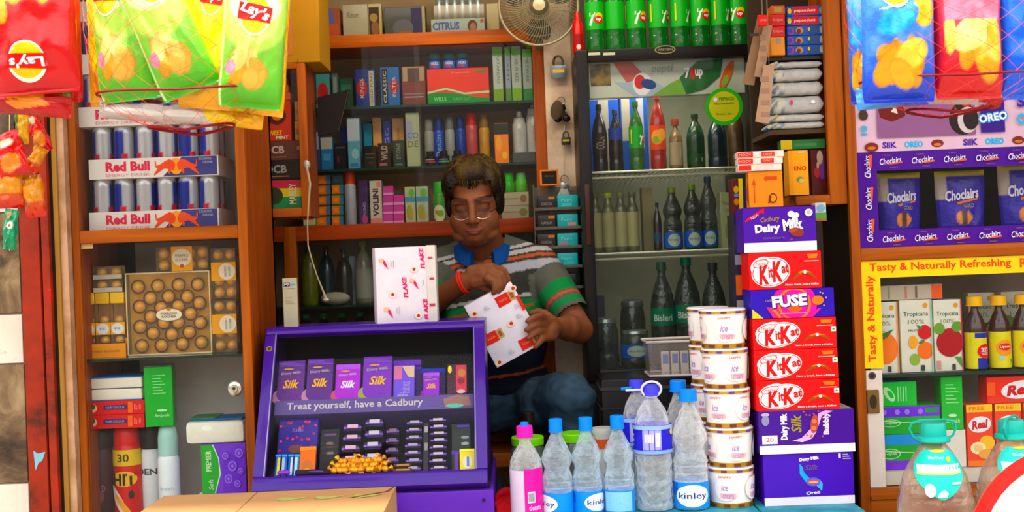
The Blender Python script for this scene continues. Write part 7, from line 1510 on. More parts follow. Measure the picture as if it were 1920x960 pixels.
b = MB(); R = .03; b.lathe([(0, 0), (R*.8, 0), (R, .15), (R*1.05, .165), (R, .168), (0, .168)], P('c8c4bc', .4), 20); b.around(R*.98, 2*R, .16); b.r(-.5, .5, .72, .88, P('d85830'), 6); o = obj('paper_tub', b); o.location = (X(1132, 850, 3.28), 3.28, tz); tag(o, 'white tub with an orange-red band behind the small water bottles', 'tub')
bottle('sauce_bottle', 'brown bottle neck rising behind the left lime-lidded jar', 996, 34, 142, 3.34, tz, dk('2a140c'), '1c1410', None, None, None, 'bottle', 'soda', capH=.12, capw=.6)

# paper tubs
def tub_set(px, Y, n, wpx, group, lab):
    sc = Y/F; R = wpx*sc/2; hs = [84, 76, 75, 76, 77]; z = tz; proto = None
    for k in range(n):
        h = [.098, .096, .095, .098, .096][k]; x = X(px, 945, Y)
        g = thing('paper_tub', lab % ['lowest', 'second lowest', 'third from the bottom', 'fourth from the bottom', 'top'][k], 'tub', (x+[0, .002, -.001, -.003, -.004][k], Y+R, z), rz=[.0, .5, 1.1, .7, .3][k], group=group)
        b = MB(); b.lathe([(0, .003), (R*.86, .003), (R*.88, .0), (R*.9, .006), (R*.985, h-.012), (R*.985, h-.006)], P('fbf0ea', .6), 28)
        b.around(R*.965, 2*R, h)
        rr = P('f0b8b0'); b.W = lambda u, v, o, R=R, h=h: ((R*(.9+.085*v)+.001+o)*math.sin(u*2), -(R*(.9+.085*v)+.001+o)*math.cos(u*2), v*h); b.curved = True
        for cu in (-.9, -.2, .5, 1.2): b.e(cu, .48, .26, .30, P('f8ece4'), n=24); b.t('HAPPY', cu, .78, .28, .055, P('e87878'), bold=.03); b.t('ice', cu-.02, .52, .16, .17, P('b088c8'), shear=.3, bold=.02); b.r(cu-.12, cu+.22, .26, .38, P('f0b8b8'), 5); b.t('cream', cu+.05, .30, .24, .11, P('b088c8'), shear=.2)
        obj('tub_body', b, g)
        b = MB(); b.lathe([(R*.905, .001), (R*.93, .008), (R*.935, .012), (R*.91, .012)], P('c08c38', .35, .4), 28)
        b.around(R*.94, 2*R, .012, 0)
        for q in range(10): a = q*.628*R/(2*R)*1.0-1.5; b.r(a*1.0, a+.14, .2, .8, P('6a3c20'), 2)
        obj('foot_rim', b, g)
        b = MB(); b.lathe([(R*.985, h-.014), (R*1.02, h-.012), (R*1.02, h-.003), (R*.98, h), (0, h)], P('ece4e8', .5), 28); b.lathe([(R*1.024, h-.011), (R*1.024, h-.004)], P('c8963c', .35, .4), 28); b.around(R*1.026, 2*R, .007, h-.011)
        for q in range(10): a = q*.33-1.6; b.r(a, a+.12, .1, .9, P('6a4090' if q % 2 else '6a3c20'), 2)
        obj('lid', b, g); z += h+.0006
    return z
tub_set(1379, 2.985, 5, 88, 'paper tubs stacked in the front column', 'cream paper tub with gold rims in the front column, %s one')
tub_set(1350, 3.11, 5, 78, 'paper tubs stacked in the rear column', 'cream paper tub with gold rims in the rear column, %s one')

# black chest behind the bottles with a plastic basket on it
chz = Z(1265, 708, 3.46)
b = MB(); xa, xb = X(1128, 720, 3.46), X(1352, 720, 3.46)
b.box(xa, xb, 3.47, 3.70, FLZ, chz, P('100e10', .3), .004); b.box(xa-.004, xb+.004, 3.462, 3.70, chz-.03, chz-.022, P('3c3a3c', .25)); b.box(xa-.004, xb+.004, 3.464, 3.70, chz-.085, chz-.079, P('2c2a2c', .25))
o = obj('black_chest', b); tag(o, 'low black chest with ribbed front, standing before the fridge door', 'chest')
g = thing('plastic_container', 'frosted white plastic container with blue striped packets, on the black chest', 'container', (X(1268, 705, 3.48), 3.48, chz+.0005))
w2 = 52*3.48/F; h2 = 66*3.48/F; b = MB(); FR_ = clear('frosted_plastic', 'f6f2ee', .14, 'd8ccc8', .25, .3)
vs = []; 
for (k, zz) in ((.90, .0), (1, h2)):
    for sx_, sy_ in ((-1, 0), (1, 0), (1, 1), (-1, 1)): vs.append((sx_*w2*k, sy_*.13*k+(0.13*(1-k)/2), zz))
b.add(vs, [(3, 2, 1, 0), (0, 1, 5, 4), (1, 2, 6, 5), (2, 3, 7, 6), (3, 0, 4, 7)], FR_); obj('container_body', b, g)
b = MB(); b.tube([(-w2*1.03, -.003, h2), (w2*1.03, -.003, h2), (w2*1.03, .133, h2), (-w2*1.03, .133, h2)], .004, P('d8ccc4', .4), 6, closed=True); b.tube([(-w2*.95, -.002, .004), (w2*.95, -.002, .004), (w2*.95, .13, .004), (-w2*.95, .13, .004)], .003, P('d8ccc8', .4), 6, closed=True); obj('rim', b, g)
for i in range(4):
    carton('striped_packet', 'white packet with a blue top inside the plastic container, %s' % ORD[i], 'packet', 1241+i*18, 1256+i*18, 44, 3.50, .02, 'dcd4d0', multi(R_(-.35, .35, .5, .9, '8494d0'), R_(-.3, .3, .1, .14, 'b0a8b8')), z0=chz+.0035, group='blue-topped packets in the container')
carton('orange_packet', 'orange packet sticking out at the right of the plastic container', 'packet', 1296, 1318, 74, 3.56, .02, 'f08c10', None, z0=chz+.0035)

# big clear jars and white object at the right front
JY = 2.66; jR = .0845; jz = Z(1752, 792, JY+jR)-.318
JARM = clear('big_bottle_plastic', 'f0e4d8', .16, 'c8b4a0', .06, .55, .9, 22)
for i, (px, rz_, lb) in enumerate(((1752, .0, 'big clear water jar with turquoise cap and handle, left of the two'), (1899, .9, 'big clear water jar with turquoise cap, right one at the picture edge'))):
    g = thing('water_jar', lb, 'water jar', (X(px, 880, JY+jR), JY+jR, jz), group='big clear water jars')
    pr = [(0, 0), (jR*.85, 0), (jR*.98, .006)]
    for k in range(40):
        t = k/39; zz = .012+t*.258; prof = 1 if t < .42 else math.cos((t-.42)/.58*PI/2*.86)**.75
        pr.append((jR*max(.26, prof)*(1-.022*(math.sin(t*58)*.5+.5)*(1 if t < .85 else 0)), zz))
    pr += [(jR*.255, .276), (jR*.255, .282)]
    b = MB(); b.lathe(pr, JARM, 40, mod=lambda a, zz, r: r*(1+.010*math.sin(a*2+zz*90))); obj('jar_body', b, g)
    b = MB(); TQ = P('08a898', .35, coat=.3); b.lathe([(jR*.42, .276), (jR*.44, .279), (jR*.42, .286), (jR*.34, .289), (jR*.33, .314), (jR*.30, .318), (0, .318)], TQ, 24, mod=lambda a, zz, r: r*(1+.012*math.cos(30*a))); obj('cap', b, g)
    b = MB(); hx = jR*.62; pts = [(-jR*.40, 0, .281), (-hx*.85, -.0, .288), (-hx, -.0, .305), (-hx*.9, 0, .318), (-hx*.5, 0, .3235), (hx*.5, 0, .3235), (hx*.9, 0, .318), (hx, 0, .305), (hx*.85, 0, .288), (jR*.40, 0, .281)]
    b.tube(pts, .0028, TQ, 8); q = obj('handle', b, g); q.rotation_euler = (0, 0, rz_)
    b = MB(); AQ = P('30b8a8', .35, coat=.2)
    def Wj(u, v, o, pr=pr):   # u across, v height in jar metres
        for (r0, z0), (r1, z1) in zip(pr, pr[1:]):
            if z0 <= v <= z1 and z1 > z0: r = r0+(r1-r0)*(v-z0)/(z1-z0); break
        else: r = jR*.3
        tt = (v-.012)/.258; r = jR*(1 if tt < .42 else math.cos(min(1, (tt-.42)/.58)*PI/2*.86)**.75)+.001+o
        a = u/jR*1.0*jR/max(r, .02); return (r*math.sin(a), -r*math.cos(a), v)
    b.curved = True; b.W = Wj; b.dw = b.dh = 1; b.lay = 0
    def blob(w_, v0, v1, m, n=26, p=1.0, sh=0):
        vs = []; fs = []; rows = 16; o_ = b._o()
        for j in range(rows+1):
            t = j/rows; v = v0+(v1-v0)*t; hw_ = w_*(math.sin(min(1, .02+t*1.55)*PI/2)**.8 if t < .62 else math.cos((t-.60)/.42*PI/2*.82)**.7)
            if p == 2: hw_ = w_*(1-(1-t)*0)
            for i in range(13): vs.append(Wj(sh+(-1+2*i/12)*hw_, v, o_))
        for j in range(rows):
            for i in range(12): fs.append((j*13+i, j*13+i+1, (j+1)*13+i+1, (j+1)*13+i))
        b.add(vs, fs, m)
    blob(.062, .160, .262, AQ)
    for (v0, v1, c, ww) in ((.216, .232, 'f0f0ec', .052), (.212, .216, 'd8d060', .053)): o_ = b._o(); b.add([Wj(-ww+2*ww*i/12, (v0, v1)[k], o_) for k in (0, 1) for i in range(13)], [(i, i+1, i+14, i+13) for i in range(12)], P(c, .4))
    b.t('Bailley', -.005, .246, .034, .008, P('a8e8e0'), bold=.02); b.e(.022, .243, .005, .005, P('d8c838')); b.e(.0, .260, .016, .003, P('e0c830')); b.p([(-.012, .166), (-.006, .176), (.004, .182), (.012, .174), (.008, .166)], P('e8f8f4')); b.r(.022, .046, .192, .196, P('c8d8d4'), 3); b.e(-.026, .18, .012, .014, P('b8f0e8'))
    q = obj('label', b, g); q.rotation_euler = (0, 0, -.12 if i == 0 else .12)
b = MB(); b.box(X(1660, 900, 2.7), X(2010, 900, 2.7), 2.60, 2.89, 0, jz-.0005, P('5a3c24', .7), .004); o = obj('wooden_crate', b); tag(o, 'brown crate under the two big clear water jars', 'crate')
# white object with red rim
hy_ = 2.35; hcx, hcz = XZ(2010, 1030, hy_); 
g = thing('sun_umbrella', 'white rounded cover with a red rim, cut off by the bottom right corner', 'umbrella', (hcx, hy_, 0))
b = MB(); Rh = .200; b.T = Matrix.Translation((0, 0, hcz)) @ Matrix.Rotation(-.25, 4, 'Y') @ Matrix.Rotation(PI/2, 4, 'X'); b.lathe([(Rh*.86, 0)]+[(Rh*.86*math.cos(t*PI/16), .06*math.sin(t*PI/16)) for t in range(1, 9)], P('f0ece8', .5), 40); obj('cover', b, g)
b = MB(); b.T = Matrix.Translation((0, 0, hcz)) @ Matrix.Rotation(-.25, 4, 'Y') @ Matrix.Rotation(PI/2, 4, 'X'); b.lathe([(Rh*.86, .001), (Rh*.93, .006), (Rh, .0), (Rh*.99, -.008), (Rh*.86, -.006), (Rh*.86, .001)], P('e83028', .4), 48); obj('rim', b, g)
b = MB(); b.tube([(0, .01, 0), (0, .01, hcz-.1), (0, .01, hcz)], .012, P('8a8a8a', .3, .7), 10); obj('pole', b, g)
# red cloth
b = MB(); vs = []; fs = []; n = 14
for j in range(n+1):
    for i in range(n+1):
        u, v = i/n, j/n; vs.append((-.028+.056*u+.006*noise.noise(Vector((v*3, u*2, 1))), -.02+.03*math.sin(v*2.4)+.012*noise.noise(Vector((u*4, v*4, 7))), .062*v*(1-.25*(u-.5)**2*4)+.004*noise.noise(Vector((u*6, v*3, 2)))))
fs = [(j*(n+1)+i, j*(n+1)+i+1, (j+1)*(n+1)+i+1, (j+1)*(n+1)+i) for j in range(n) for i in range(n)]
k = len(vs); vs += [(x, y+.02, z) for x, y, z in vs]; fs += [tuple(q+k for q in f[::-1]) for f in fs]; ed = [i for i in range(n+1)]+[(j*(n+1)+n) for j in range(1, n+1)]+[n*(n+1)+i for i in range(n-1, -1, -1)]+[j*(n+1) for j in range(n-1, 0, -1)]
for a, c in zip(ed, ed[1:]+ed[:1]): fs.append((a, a+k, c+k, c))
b.add(vs, fs, P('b81828', .75, bump=.6)); o = obj('cloth', b, angle=70); o.location = (X(946, 948, 3.02), 3.02, TZ+.002); 
o.location.x = max(o.location.x, cxb+.042); tag(o, 'crumpled red cloth at the left end of the teal counter', 'cloth')
# stool
b = MB(); SZ = .752; sxc = X(945, 812, 3.9)
STX = X(935, 800, 3.86); b.box(STX-.20, STX+.17, 3.74, 3.97, SZ-.045, SZ, wood('a8581c', 'X'), .006); g = thing('wooden_stool', 'low orange-brown wooden stool under the man', 'stool', (STX, 3.83, FLZ)); obj('seat', b, g, world=True)
for ax in (-.18, .14):
    for ay in (3.77, 3.94): b = MB(); b.box(STX+ax-.018, STX+ax+.018, ay-.018, ay+.018, FLZ, SZ-.045, wood('8a4416', 'Z'), .003); obj('leg', b, g, world=True)
# ================================================================ the shopkeeper
def W3(px, py, Y): return Vector((X(px, py, Y), Y, Z(px, py, Y)))
def cap(mb, a, ra, c, rc, m, n=16):
    """tapered limb with rounded ends"""
    a, c = Vector(a), Vector(c); d = c-a; L = d.length; q = d.to_track_quat('Z', 'Y').to_matrix().to_4x4(); old = mb.T; mb.T = old @ Matrix.Translation(a) @ q
    pr = [(ra*math.sin(t*PI/12), -ra*math.cos(t*PI/12)) for t in range(0, 6)]+[(ra, 0), (rc, L)]+[(rc*math.cos(t*PI/12), L+rc*math.sin(t*PI/12)) for t in range(1, 7)]
    mb.lathe(pr, m, n); mb.T = old
def ell(mb, c, r, m, rot=None, nu=24, nv=16):
    old = mb.T; mb.T = old @ Matrix.Translation(c) @ (rot or Matrix()); mb.ball((0, 0, 0), r, m, nu, nv); mb.T = old
def remesh(mb, vox, it):
    me = bpy.data.meshes.new('shape'); me.from_pydata([tuple(v) for v in mb.v], [], mb.f); me.validate()
    bm = bmesh.new(); bm.from_mesh(me); bmesh.ops.remove_doubles(bm, verts=bm.verts, dist=1e-5); bmesh.ops.recalc_face_normals(bm, faces=bm.faces); bm.to_mesh(me); bm.free()
    o = bpy.data.objects.new('shape', me); COL.objects.link(o)
    r = o.modifiers.new('r', 'REMESH'); r.mode = 'VOXEL'; r.voxel_size = vox; r.use_smooth_shade = True
    s_ = o.modifiers.new('s', 'SMOOTH'); s_.factor = .5; s_.iterations = it
    dg = bpy.context.evaluated_depsgraph_get(); ev = o.evaluated_get(dg); m2 = ev.to_mesh()
    vs = [v.co.copy() for v in m2.vertices]; nm = [v.normal.copy() for v in m2.vertices]; fs = [tuple(p.vertices) for p in m2.polygons]; ev.to_mesh_clear(); bpy.data.objects.remove(o); bpy.data.meshes.remove(me)
    return vs, nm, fs
G = P('8c5c40')
HC_ = W3(889, 377, 3.66); HM = Matrix.Translation(HC_) @ Matrix.Rotation(-.03, 4, 'Y') @ Matrix.Rotation(-.06, 4, 'Z') @ Matrix.Rotation(.17, 4, 'X')
HI = HM.inverted()
sk = MB()
# head, in head coordinates
sk.T = HM
ell(sk, (0, .018, .038), (.076, .094, .084), G); ell(sk, (0, -.022, -.015), (.068, .070, .088), G); ell(sk, (0, -.028, -.068), (.067, .062, .048), G); ell(sk, (0, -.045, -.093), (.036, .040, .028), G)
for s_ in (-1, 1):
    ell(sk, (s_*.040, -.040, -.052), (.034, .041, .038), G); cap(sk, (s_*.012, -.089, .012), .009, (s_*.050, -.074, .010), .010, G); ell(sk, (s_*.031, -.072, -.012), (.019, .017, .015), G)
    ell(sk, (s_*.014, -.100, -.048), (.0095, .012, .008), G); ell(sk, (s_*.078, .008, -.012), (.007, .019, .032), G, Matrix.Rotation(s_*.25, 4, 'Z')); ell(sk, (s_*.04, -.030, -.095), (.03, .035, .022), G)
cap(sk, (0, -.086, .004), .0085, (0, -.110, -.042), .0125, G); ell(sk, (0, -.0885, -.073), (.024, .010, .0055), G); ell(sk, (0, -.0875, -.0815), (.020, .011, .0065), G); ell(sk, (0, -.010, -.105), (.055, .055, .030), G)
sk.T = Matrix()
neckb = W3(912, 478, 3.79)
cap(sk, HM @ Vector((0, .02, -.06)), .058, neckb, .066, G)
# trunk
CH_ = W3(924, 548, 3.81)
ell(sk, CH_, (.168, .108, .175), G); ell(sk, W3(922, 640, 3.79), (.162, .130, .155), G); ell(sk, W3(925, 745, 3.85), (.165, .135, .10), G)
shL, shR = W3(838, 496, 3.80), W3(1012, 496, 3.80); cap(sk, shL, .050, shR, .050, G)
elR, wrR = W3(1086, 618, 3.655), W3(1042, 613, 3.545)
elL, wrL = W3(768, 598, 3.66), W3(868, 530, 3.515)
cap(sk, shR, .050, elR, .041, G); cap(sk, elR, .043, wrR, .028, G); cap(sk, shL, .050, elL, .041, G); cap(sk, elL, .043, wrL, .028, G)
ell(sk, (elR+wrR)/2+Vector((.004, .02, .0)), (.042, .06, .040), G)
# legs
hipL, hipR = W3(875, 775, 3.86), W3(985, 765, 3.86); kR = W3(1072, 742, 3.50); kL = W3(846, 748, 3.52)
anR = Vector((kR.x-.02, 3.64, FLZ+.09)); anL = Vector((kL.x+.09, 3.64, FLZ+.09))
for h, k, a in ((hipR, kR, anR), (hipL, kL, anL)):
    cap(sk, h, .085, k, .058, G); cap(sk, k, .055, a, .034, G); cap(sk, a+Vector((0, .01, -.04)), .034, a+Vector((0, -.14, -.062)), .024, G)
# hands: finger chains given as joint lists with radii
def chain(pts, rs):
    for i in range(len(pts)-1): cap(sk, pts[i], rs[i], pts[i+1], rs[i+1], G, 10)
# left-of-picture hand: comes from the left, back of the hand up, fingers bend down onto the box top
pc = W3(905, 514, 3.495)
cap(sk, wrL, .027, pc, .030, G); cap(sk, W3(885, 510, 3.50), .020, W3(920, 503, 3.485), .018, G); cap(sk, W3(890, 528, 3.49), .019, W3(922, 520, 3.475), .017, G)
for (k0, k1, k2, k3) in (((922, 500, 3.490), (945, 508, 3.480), (953, 524, 3.468), (950, 538, 3.462)), ((921, 506, 3.478), (941, 514, 3.462), (946, 529, 3.452), (942, 541, 3.450)), ((919, 514, 3.468), (936, 521, 3.450), (939, 535, 3.443), (935, 546, 3.443)), ((913, 522, 3.462), (927, 530, 3.446), (928, 541, 3.440), (925, 549, 3.440))):
    chain([W3(*k0), W3(*k1), W3(*k2), W3(*k3)], [.0115, .0105, .0095, .0080])
chain([W3(885, 528, 3.50), W3(905, 538, 3.500), W3(922, 546, 3.505), W3(936, 546, 3.512)], [.015, .0125, .011, .009])
# right-of-picture hand: palm against the box edge, four fingers across its face, thumb behind
cap(sk, wrR, .027, W3(1030, 617, 3.50), .029, G); cap(sk, W3(1036, 603, 3.505), .018, W3(1020, 602, 3.475), .015, G); cap(sk, W3(1036, 628, 3.50), .018, W3(1020, 632, 3.47), .015, G)
for (k0, k1, k2, k3) in (((1024, 600, 3.480), (1013, 592, 3.448), (1001, 595, 3.434), (989, 602, 3.430)), ((1022, 611, 3.476), (1009, 607, 3.444), (998, 612, 3.432), (987, 619, 3.428)), ((1022, 622, 3.474), (1010, 621, 3.444), (1000, 627, 3.434), (991, 634, 3.430)), ((1024, 633, 3.474), (1016, 636, 3.448), (1010, 643, 3.438), (1004, 650, 3.434))):
    chain([W3(*k0), W3(*k1), W3(*k2), W3(*k3)], [.0115, .0105, .0095, .0080])
chain([W3(1034, 600, 3.51), W3(1022, 588, 3.520), W3(1008, 584, 3.525), W3(995, 588, 3.522)], [.015, .0125, .011, .009])
vs, nm, fs = remesh(sk, .0036, 5)
skin, skin_d, lipc, brow, blush = c3('8a5234'), c3('6c3c26'), c3('8a4840'), c3('1c100c'), c3('a05c44')
cols = []
def mix(a, c, t): return tuple(a[i]*(1-t)+c[i]*t for i in range(3))
for v in vs:
    h = HI @ v; c = mix(skin, skin_d, .5+.5*noise.noise(v*14))
    if h.length < .2 and h.y < -.02:
        for s_ in (-1, 1):
            bx_ = h.x*s_
            if .010 < bx_ < .056 and abs(h.z-(.014+.10*(bx_-.01)-2.6*(bx_-.03)**2)) < .0055: c = mix(c, brow, .85)
            if .014 < bx_ < .046 and abs(h.z-(-.0195+2.2*(bx_-.031)**2)) < .0018: c = mix(c, brow, .75)
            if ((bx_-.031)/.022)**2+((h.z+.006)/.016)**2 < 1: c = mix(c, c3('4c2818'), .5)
        if abs(h.x) < .027 and abs(h.z+.0765+4*h.x*h.x) < .0017 and h.y < -.07: c = mix(c, brow, .6)
        elif abs(h.x) < .024 and abs(h.z+.0778) < .010 and h.y < -.075: c = mix(c, lipc, .7)
        if abs(h.x) > .012 and abs(h.x) < .018 and abs(h.z+.054) < .004 and h.y < -.092: c = mix(c, brow, .6)
        if abs(h.x) < .03 and abs(h.z+.066) < .006: c = mix(c, skin_d, .35)  # shading under the nose put into the skin colour
    cols.append(c)
MAN = thing('person', 'man in a grey striped polo shirt and glasses looking down at a carton he holds', 'person', (hipR.x-.07, 3.86, FLZ))
b = MB(); b.add(vs, fs, VC(.5, bump=.12, scale=220, sss=.08, key='skin'), cols); obj('body', b, MAN, world=True, angle=180)
# nails would be under two pixels: a paler tip on each finger is left to the skin tone
# hair
hr = MB(); hr.T = HM; ell(hr, (0, .026, .044), (.087, .102, .087), G); ell(hr, (0, -.030, .085), (.064, .055, .040), G)
for s_ in (-1, 1): ell(hr, (s_*.072, .018, .0), (.018, .058, .052), G); ell(hr, (s_*.058, -.046, .058), (.026, .030, .042), G)
ell(hr, (0, .07, -.01), (.07, .05, .06), G)
random.seed(21)
def onhead(az, el):   # direction on the scalp
    d = Vector((math.sin(az)*math.cos(el), -math.cos(az)*math.cos(el), math.sin(el))); return Vector((d.x*.090, .024+d.y*.104, .044+d.z*.095))
hr.T = HM
cut = []
vs, nm, fs = remesh(hr, .005, 3)
hb = MB(); hc1, hc2 = c3('150c06'), c3('5a4418')  # hc2 is mixed in towards the crown as a painted highlight
keep = [not ((lambda h: (h.y < -.045 and h.z < .056-.020*math.exp(-(h.x/.010)**2)+.008*math.sin(h.x*260) and abs(h.x) < .060) or h.z < -.045)(HI @ v)) for v in vs]
idx = {}; v2 = []; c2 = []
for i, v in enumerate(vs):
    if keep[i]:
        idx[i] = len(v2); v2.append(v); h = HI @ v; c2.append(mix(hc1, hc2, max(0, min(1, .5+.9*noise.noise(Vector((h.x*40, h.y*8, h.z*10))))*min(1, max(0, (h.z-.03)/.09)))))
HAIRM = VC(.5, bump=.7, scale=160, key='hair')
hb.add(v2, [tuple(idx[i] for i in f) for f in fs if all(keep[i] for i in f)], HAIRM, c2)
# locks: tapered flattened strands combed forward and to the sides
for k in range(420):
    if k < 250:
        az = random.uniform(-1.15, 1.15); e0 = random.uniform(.7, 1.35); e1 = random.uniform(.10, .36)-.12*math.exp(-(az/.15)**2) if abs(az) < .7 else random.uniform(-.15, .2); a1 = az*1.1+random.uniform(-.15, .15)
    else:
        az = random.choice([-1, 1])*random.uniform(.9, 2.6); e0 = random.uniform(.3, 1.2); e1 = random.uniform(-.55, -.1); a1 = az+random.uniform(-.2, .2)
    pts = []; rr = []
    for q in range(6):
        t = q/5; p = onhead(az+(a1-az)*t, e0+(e1-e0)*t); n_ = (p-Vector((0, .024, .044))).normalized(); pts.append(HM @ (p+n_*(.001+.003*math.sin(t*PI)))); rr.append(.0042*(1-t)**.6+.0008)
    o_ = len(hb.v); hb.tube(pts, rr, HAIRM, 5); cc = mix(hc1, hc2, random.random()**1.5*min(1, e0)*1.1)
    for i in range(o_, len(hb.v)): hb.c[i] = cc
obj('hair', hb, MAN, world=True, angle=180)
# glasses
gl = MB(); gl.T = HM; met = P('a8988a', .2, .9); metd = P('2c2420', .3, .6)
for s_ in (-1, 1):
    c_ = (s_*.031, -.104, -.026); pts = [(c_[0]+.0225*math.cos(2*PI*i/28)*(1 if abs(math.cos(2*PI*i/28)) < .9 else .98), c_[1]+abs(.0225*math.cos(2*PI*i/28)+c_[0]*0)*.0+(.004 if True else 0)*0+.10*max(0, s_*(.0225*math.cos(2*PI*i/28))), c_[2]+.0145*math.sin(2*PI*i/28)) for i in range(28)]
    gl.tube(pts[14:28]+pts[:1], .0010, met, 6); gl.tube(pts[:15], .0005, metd, 5)
    gl.tube([(s_*.0535, -.1015, -.022), (s_*.066, -.090, -.018), (s_*.078, -.03, -.008), (s_*.082, .01, -.002)], .0012, metd, 6)
gl.tube([(-.0085, -.104, -.022), (0, -.1085, -.019), (.0085, -.104, -.022)], .0011, metd, 6)
G_ = obj('glasses', gl, MAN, world=True)
gl = MB(); gl.T = HM
for s_ in (-1, 1):
    n = 24; vs_ = [(s_*.031, -.1038, -.026)]+[(s_*.031+.0218*math.cos(2*PI*i/n), -.1040+.10*max(0, s_*.0218*math.cos(2*PI*i/n)), -.026+.014*math.sin(2*PI*i/n)) for i in range(n)]; gl.add(vs_, [(0, 1+i, 1+(i+1) % n) for i in range(n)], PANE)
q = obj('lenses', gl, G_, world=False); q.parent = G_; q.matrix_parent_inverse = MAN.matrix_basis.inverted(); 
# shirt
sh = MB()
ell(sh, CH_, (.180, .120, .186), G); ell(sh, W3(922, 640, 3.785), (.174, .143, .165), G); ell(sh, W3(925, 705, 3.83), (.172, .142, .085), G)
cap(sh, shL, .060, shR, .060, G); cap(sh, shR, .061, W3(1070, 588, 3.69), .060, G); cap(sh, shL, .061, W3(779, 580, 3.69), .062, G)
for s0, nn in ((shL, W3(885, 462, 3.80)), (shR, W3(938, 462, 3.80))): cap(sh, s0, .050, nn, .045, G)
vs, nm, fs = remesh(sh, .0055, 5)
gy, gyd, wh_, og_, gr_, nv_ = c3('55564c'), c3('34352e'), c3('b4b0ae'), c3('b85430'), c3('0e7c3c'), c3('181c2c')
cols = []; vv = []; xn, zn = W3(893, 470, 3.7).x, Z(893, 512, 3.70)
for i, v in enumerate(vs):
    fold = noise.noise(Vector((v.x*9, v.y*9, v.z*16)))*.006+noise.noise(Vector((v.x*22+v.z*14, v.y*10, v.z*9)))*.0035
    p = v+nm[i]*fold; vv.append(p)
    onarm = None
    for a, e_ in ((shR, elR), (shL, elL)):
        d = e_-a; t = (v-a).dot(d)/d.dot(d)
        if t > .18 and (v-(a+d*t)).length < .078: onarm = t
    py = 480+(ZC-v.z)*F/3.70+(v.x+.1)*SR*F/3.7*.0+10*noise.noise(Vector((v.x*6, 0, 3)))+abs(v.x-CH_.x)*-30+(v.x-CH_.x)*60
    c = gy
    if onarm:
        t = onarm; c = gy
        if .42 < t < .56 or .66 < t < .74: c = gr_
        if .585 < t < .62: c = og_
    else:
        if py < 462: c = gy
        elif py < 468: c = wh_
        elif py < 472: c = gyd
        elif py < 480: c = wh_
        elif py < 484: c = gyd
        elif py < 490: c = og_
        elif py < 495: c = gyd
        elif py < 513: c = c3('a4a2aa')
        elif py < 556: c = gyd
        elif py < 562: c = wh_
        elif py < 566: c = gyd
        elif py < 578: c = gr_
        elif py < 582: c = og_
        elif py < 600: c = gr_
        elif py < 640: c = gyd
        elif py < 700: c = nv_
        elif py < 705: c = og_
        else: c = nv_
    cols.append(c)
def hole(p): return p.y < CH_.y and p.z > zn and abs(p.x-xn) < (p.z-zn)*.55+.001 and p.z > zn
def hole2(p): return (Vector((p.x-neckb.x, p.y-neckb.y, 0)).length < .058 and p.z > neckb.z-.02)
def sleeve_end(p):
    for a, e_, lim in ((shR, elR, .80), (shL, elL, .82)):
        d = e_-a; t = (p-a).dot(d)/d.dot(d)
        if t > lim and (p-(a+d*t)).length < .075: return True
    return False
kp = [not (hole(p) or hole2(p) or sleeve_end(p)) for p in vv]
b = MB(); idx = {}; v2 = []; c2 = []
for i, p in enumerate(vv):
    if kp[i]: idx[i] = len(v2); v2.append(p); c2.append(cols[i])
b.add(v2, [tuple(idx[i] for i in f) for f in fs if all(kp[i] for i in f)], VC(.85, bump=.25, scale=260, key='knitted_cotton'), c2)
SHIRT = obj('shirt', b, MAN, world=True, angle=180)
# collar: folded band round the neck, open at the front
b = MB(); n = 30; vs_ = []; cb = P('1a4a90', .8, bump=.3)
nc = W3(905, 462, 3.775)
for i in range(n+1):
    a = -2.72+5.44*i/n       # 0 = back
    fr_ = (abs(a)/2.72)**2
    top = nc+Vector((.066*math.sin(a), .070*math.cos(a), .030-.040*fr_)); lo = nc+Vector((.092*math.sin(a), .092*math.cos(a)-.014*fr_, -.006-.058*fr_)); mid = (top+lo)/2+Vector((.010*math.sin(a), .010*math.cos(a), .010)); inn = nc+Vector((.062*math.sin(a), .064*math.cos(a), -.014-.04*fr_))
    vs_ += [inn, top, mid, lo, lo+Vector((-.010*math.sin(a), -.010*math.cos(a), .002))]
fs_ = [(i*5+k, (i+1)*5+k, (i+1)*5+k+1, i*5+k+1) for i in range(n) for k in range(4)]+[(0, 1, 2, 3, 4), (n*5+4, n*5+3, n*5+2, n*5+1, n*5)]
b.add(vs_, fs_, cb); obj('collar', b, SHIRT, world=False, angle=70).matrix_parent_inverse = MAN.matrix_basis.inverted()
b = MB(); p = W3(891, 516, 3.672); b.ball(p, (.006, .003, .006), P('3020a0', .2), 12, 8); q = obj('button', b, SHIRT); q.matrix_parent_inverse = MAN.matrix_basis.inverted()
# trousers
tr = MB(); ell(tr, W3(925, 748, 3.85), (.180, .150, .105), G)
for h, k, a in ((hipR, kR, anR), (hipL, kL, anL)):
    cap(tr, h, .100, k, .070, G); cap(tr, k, .068, a+Vector((0, 0, .02)), .058, G); ell(tr, (h+k)/2+Vector((0, 0, -.005)), (.090, .11, .088), G)
vs, nm, fs = remesh(tr, .006, 4)
dn1, dn2 = c3('3c5468'), c3('243440'); cols = []; vv = []
for i, v in enumerate(vs):
    q = noise.noise(Vector((v.x*10+v.z*8, v.y*6, v.z*14-v.x*6))); vv.append(v+nm[i]*(.014*q-.006*abs(noise.noise(Vector((v.x*16+v.z*12, v.y*5, v.z*18))))+.004*noise.noise(v*30))); cols.append(mix(dn1, dn2, .5+.4*noise.noise(v*50)))
b = MB(); b.add(vv, fs, VC(.9, bump=.3, scale=300, key='denim'), cols); obj('trousers', b, MAN, world=True, angle=180)
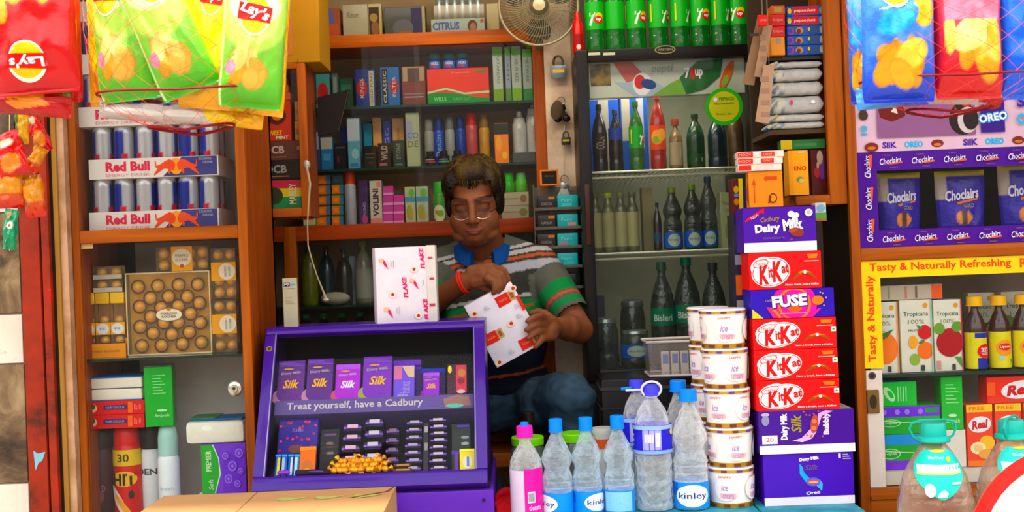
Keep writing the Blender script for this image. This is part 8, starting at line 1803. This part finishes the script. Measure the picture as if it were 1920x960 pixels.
# wristband
b = MB(); ax = (pc-wrL).normalized(); cc = wrL+ax*.004; e1 = ax.orthogonal().normalized(); e2 = ax.cross(e1)
b.tube([cc+(e1*math.cos(2*PI*i/24)+e2*math.sin(2*PI*i/24))*.0305 for i in range(24)], .0045, P('c83018', .6), 8, closed=True); b.tube([cc+ax*-.007+(e1*math.cos(2*PI*i/24)+e2*math.sin(2*PI*i/24))*.0305 for i in range(24)], .0040, P('c83018', .6), 8, closed=True)
obj('wristband', b, MAN, world=True)
# held carton
def d_held(b):
    rd = P('d83018'); gd = P('c89858'); gy = P('b8b0b8')
    for cu, cv in ((.20, .82), (-.33, .42), (.21, .12)): b.r(cu-.13, cu+.13, cv-.08, cv+.08, rd); b.r(cu+.13, cu+.25, cv-.07, cv+.07, gd); b.t('GOLD', cu, cv, .16, .03, P('f0a060')); b.r(cu+.16, cu+.22, cv-.04, cv+.04, P('8a5c30'))
    for cu, cv in ((-.40, .84), (.12, .47), (-.42, .06), (.46, .90)): b.e(cu, cv, .08, .045, P('f0d0b8')); b.e(cu+.01, cv, .035, .025, P('b83820'))
    for cu, cv in ((-.15, .84), (.32, .52), (-.12, .12), (.38, .66)): b.bars(cu-.05, cu+.07, cv-.035, cv+.035, 3, gy, .35)
    b.r(.44, .50, .55, .78, P('e03020'))
w_, h_, d_ = .150, .196, .048
b = MB(); b.box(-w_/2, w_/2, 0, d_, 0, h_, P('e4dce6', .45, coat=.2), .003); b.front(0, w_, h_); d_held(b); b.side(-w_/2, d_, h_, 0); b.r(-.4, .4, .03, .97, P('c8b8b0')); b.r(-.3, .3, .1, .25, P('a84030')); b.r(-.3, .3, .5, .65, P('a84030'))
o = obj('cigarette_carton', b); p0 = W3(974, 668, 3.447); a_ = math.atan2(42, 92)
cbc = W3(945, 609, 3.447); R_m = Matrix.Rotation(.10, 4, 'Z') @ Matrix.Rotation(-.455, 4, 'Y'); o.matrix_world = Matrix.Translation(cbc) @ R_m @ Matrix.Translation((0, 0, -h_/2)); tag(o, 'white wrapped carton with red and gold patches held tilted in the man\'s hands', 'carton')
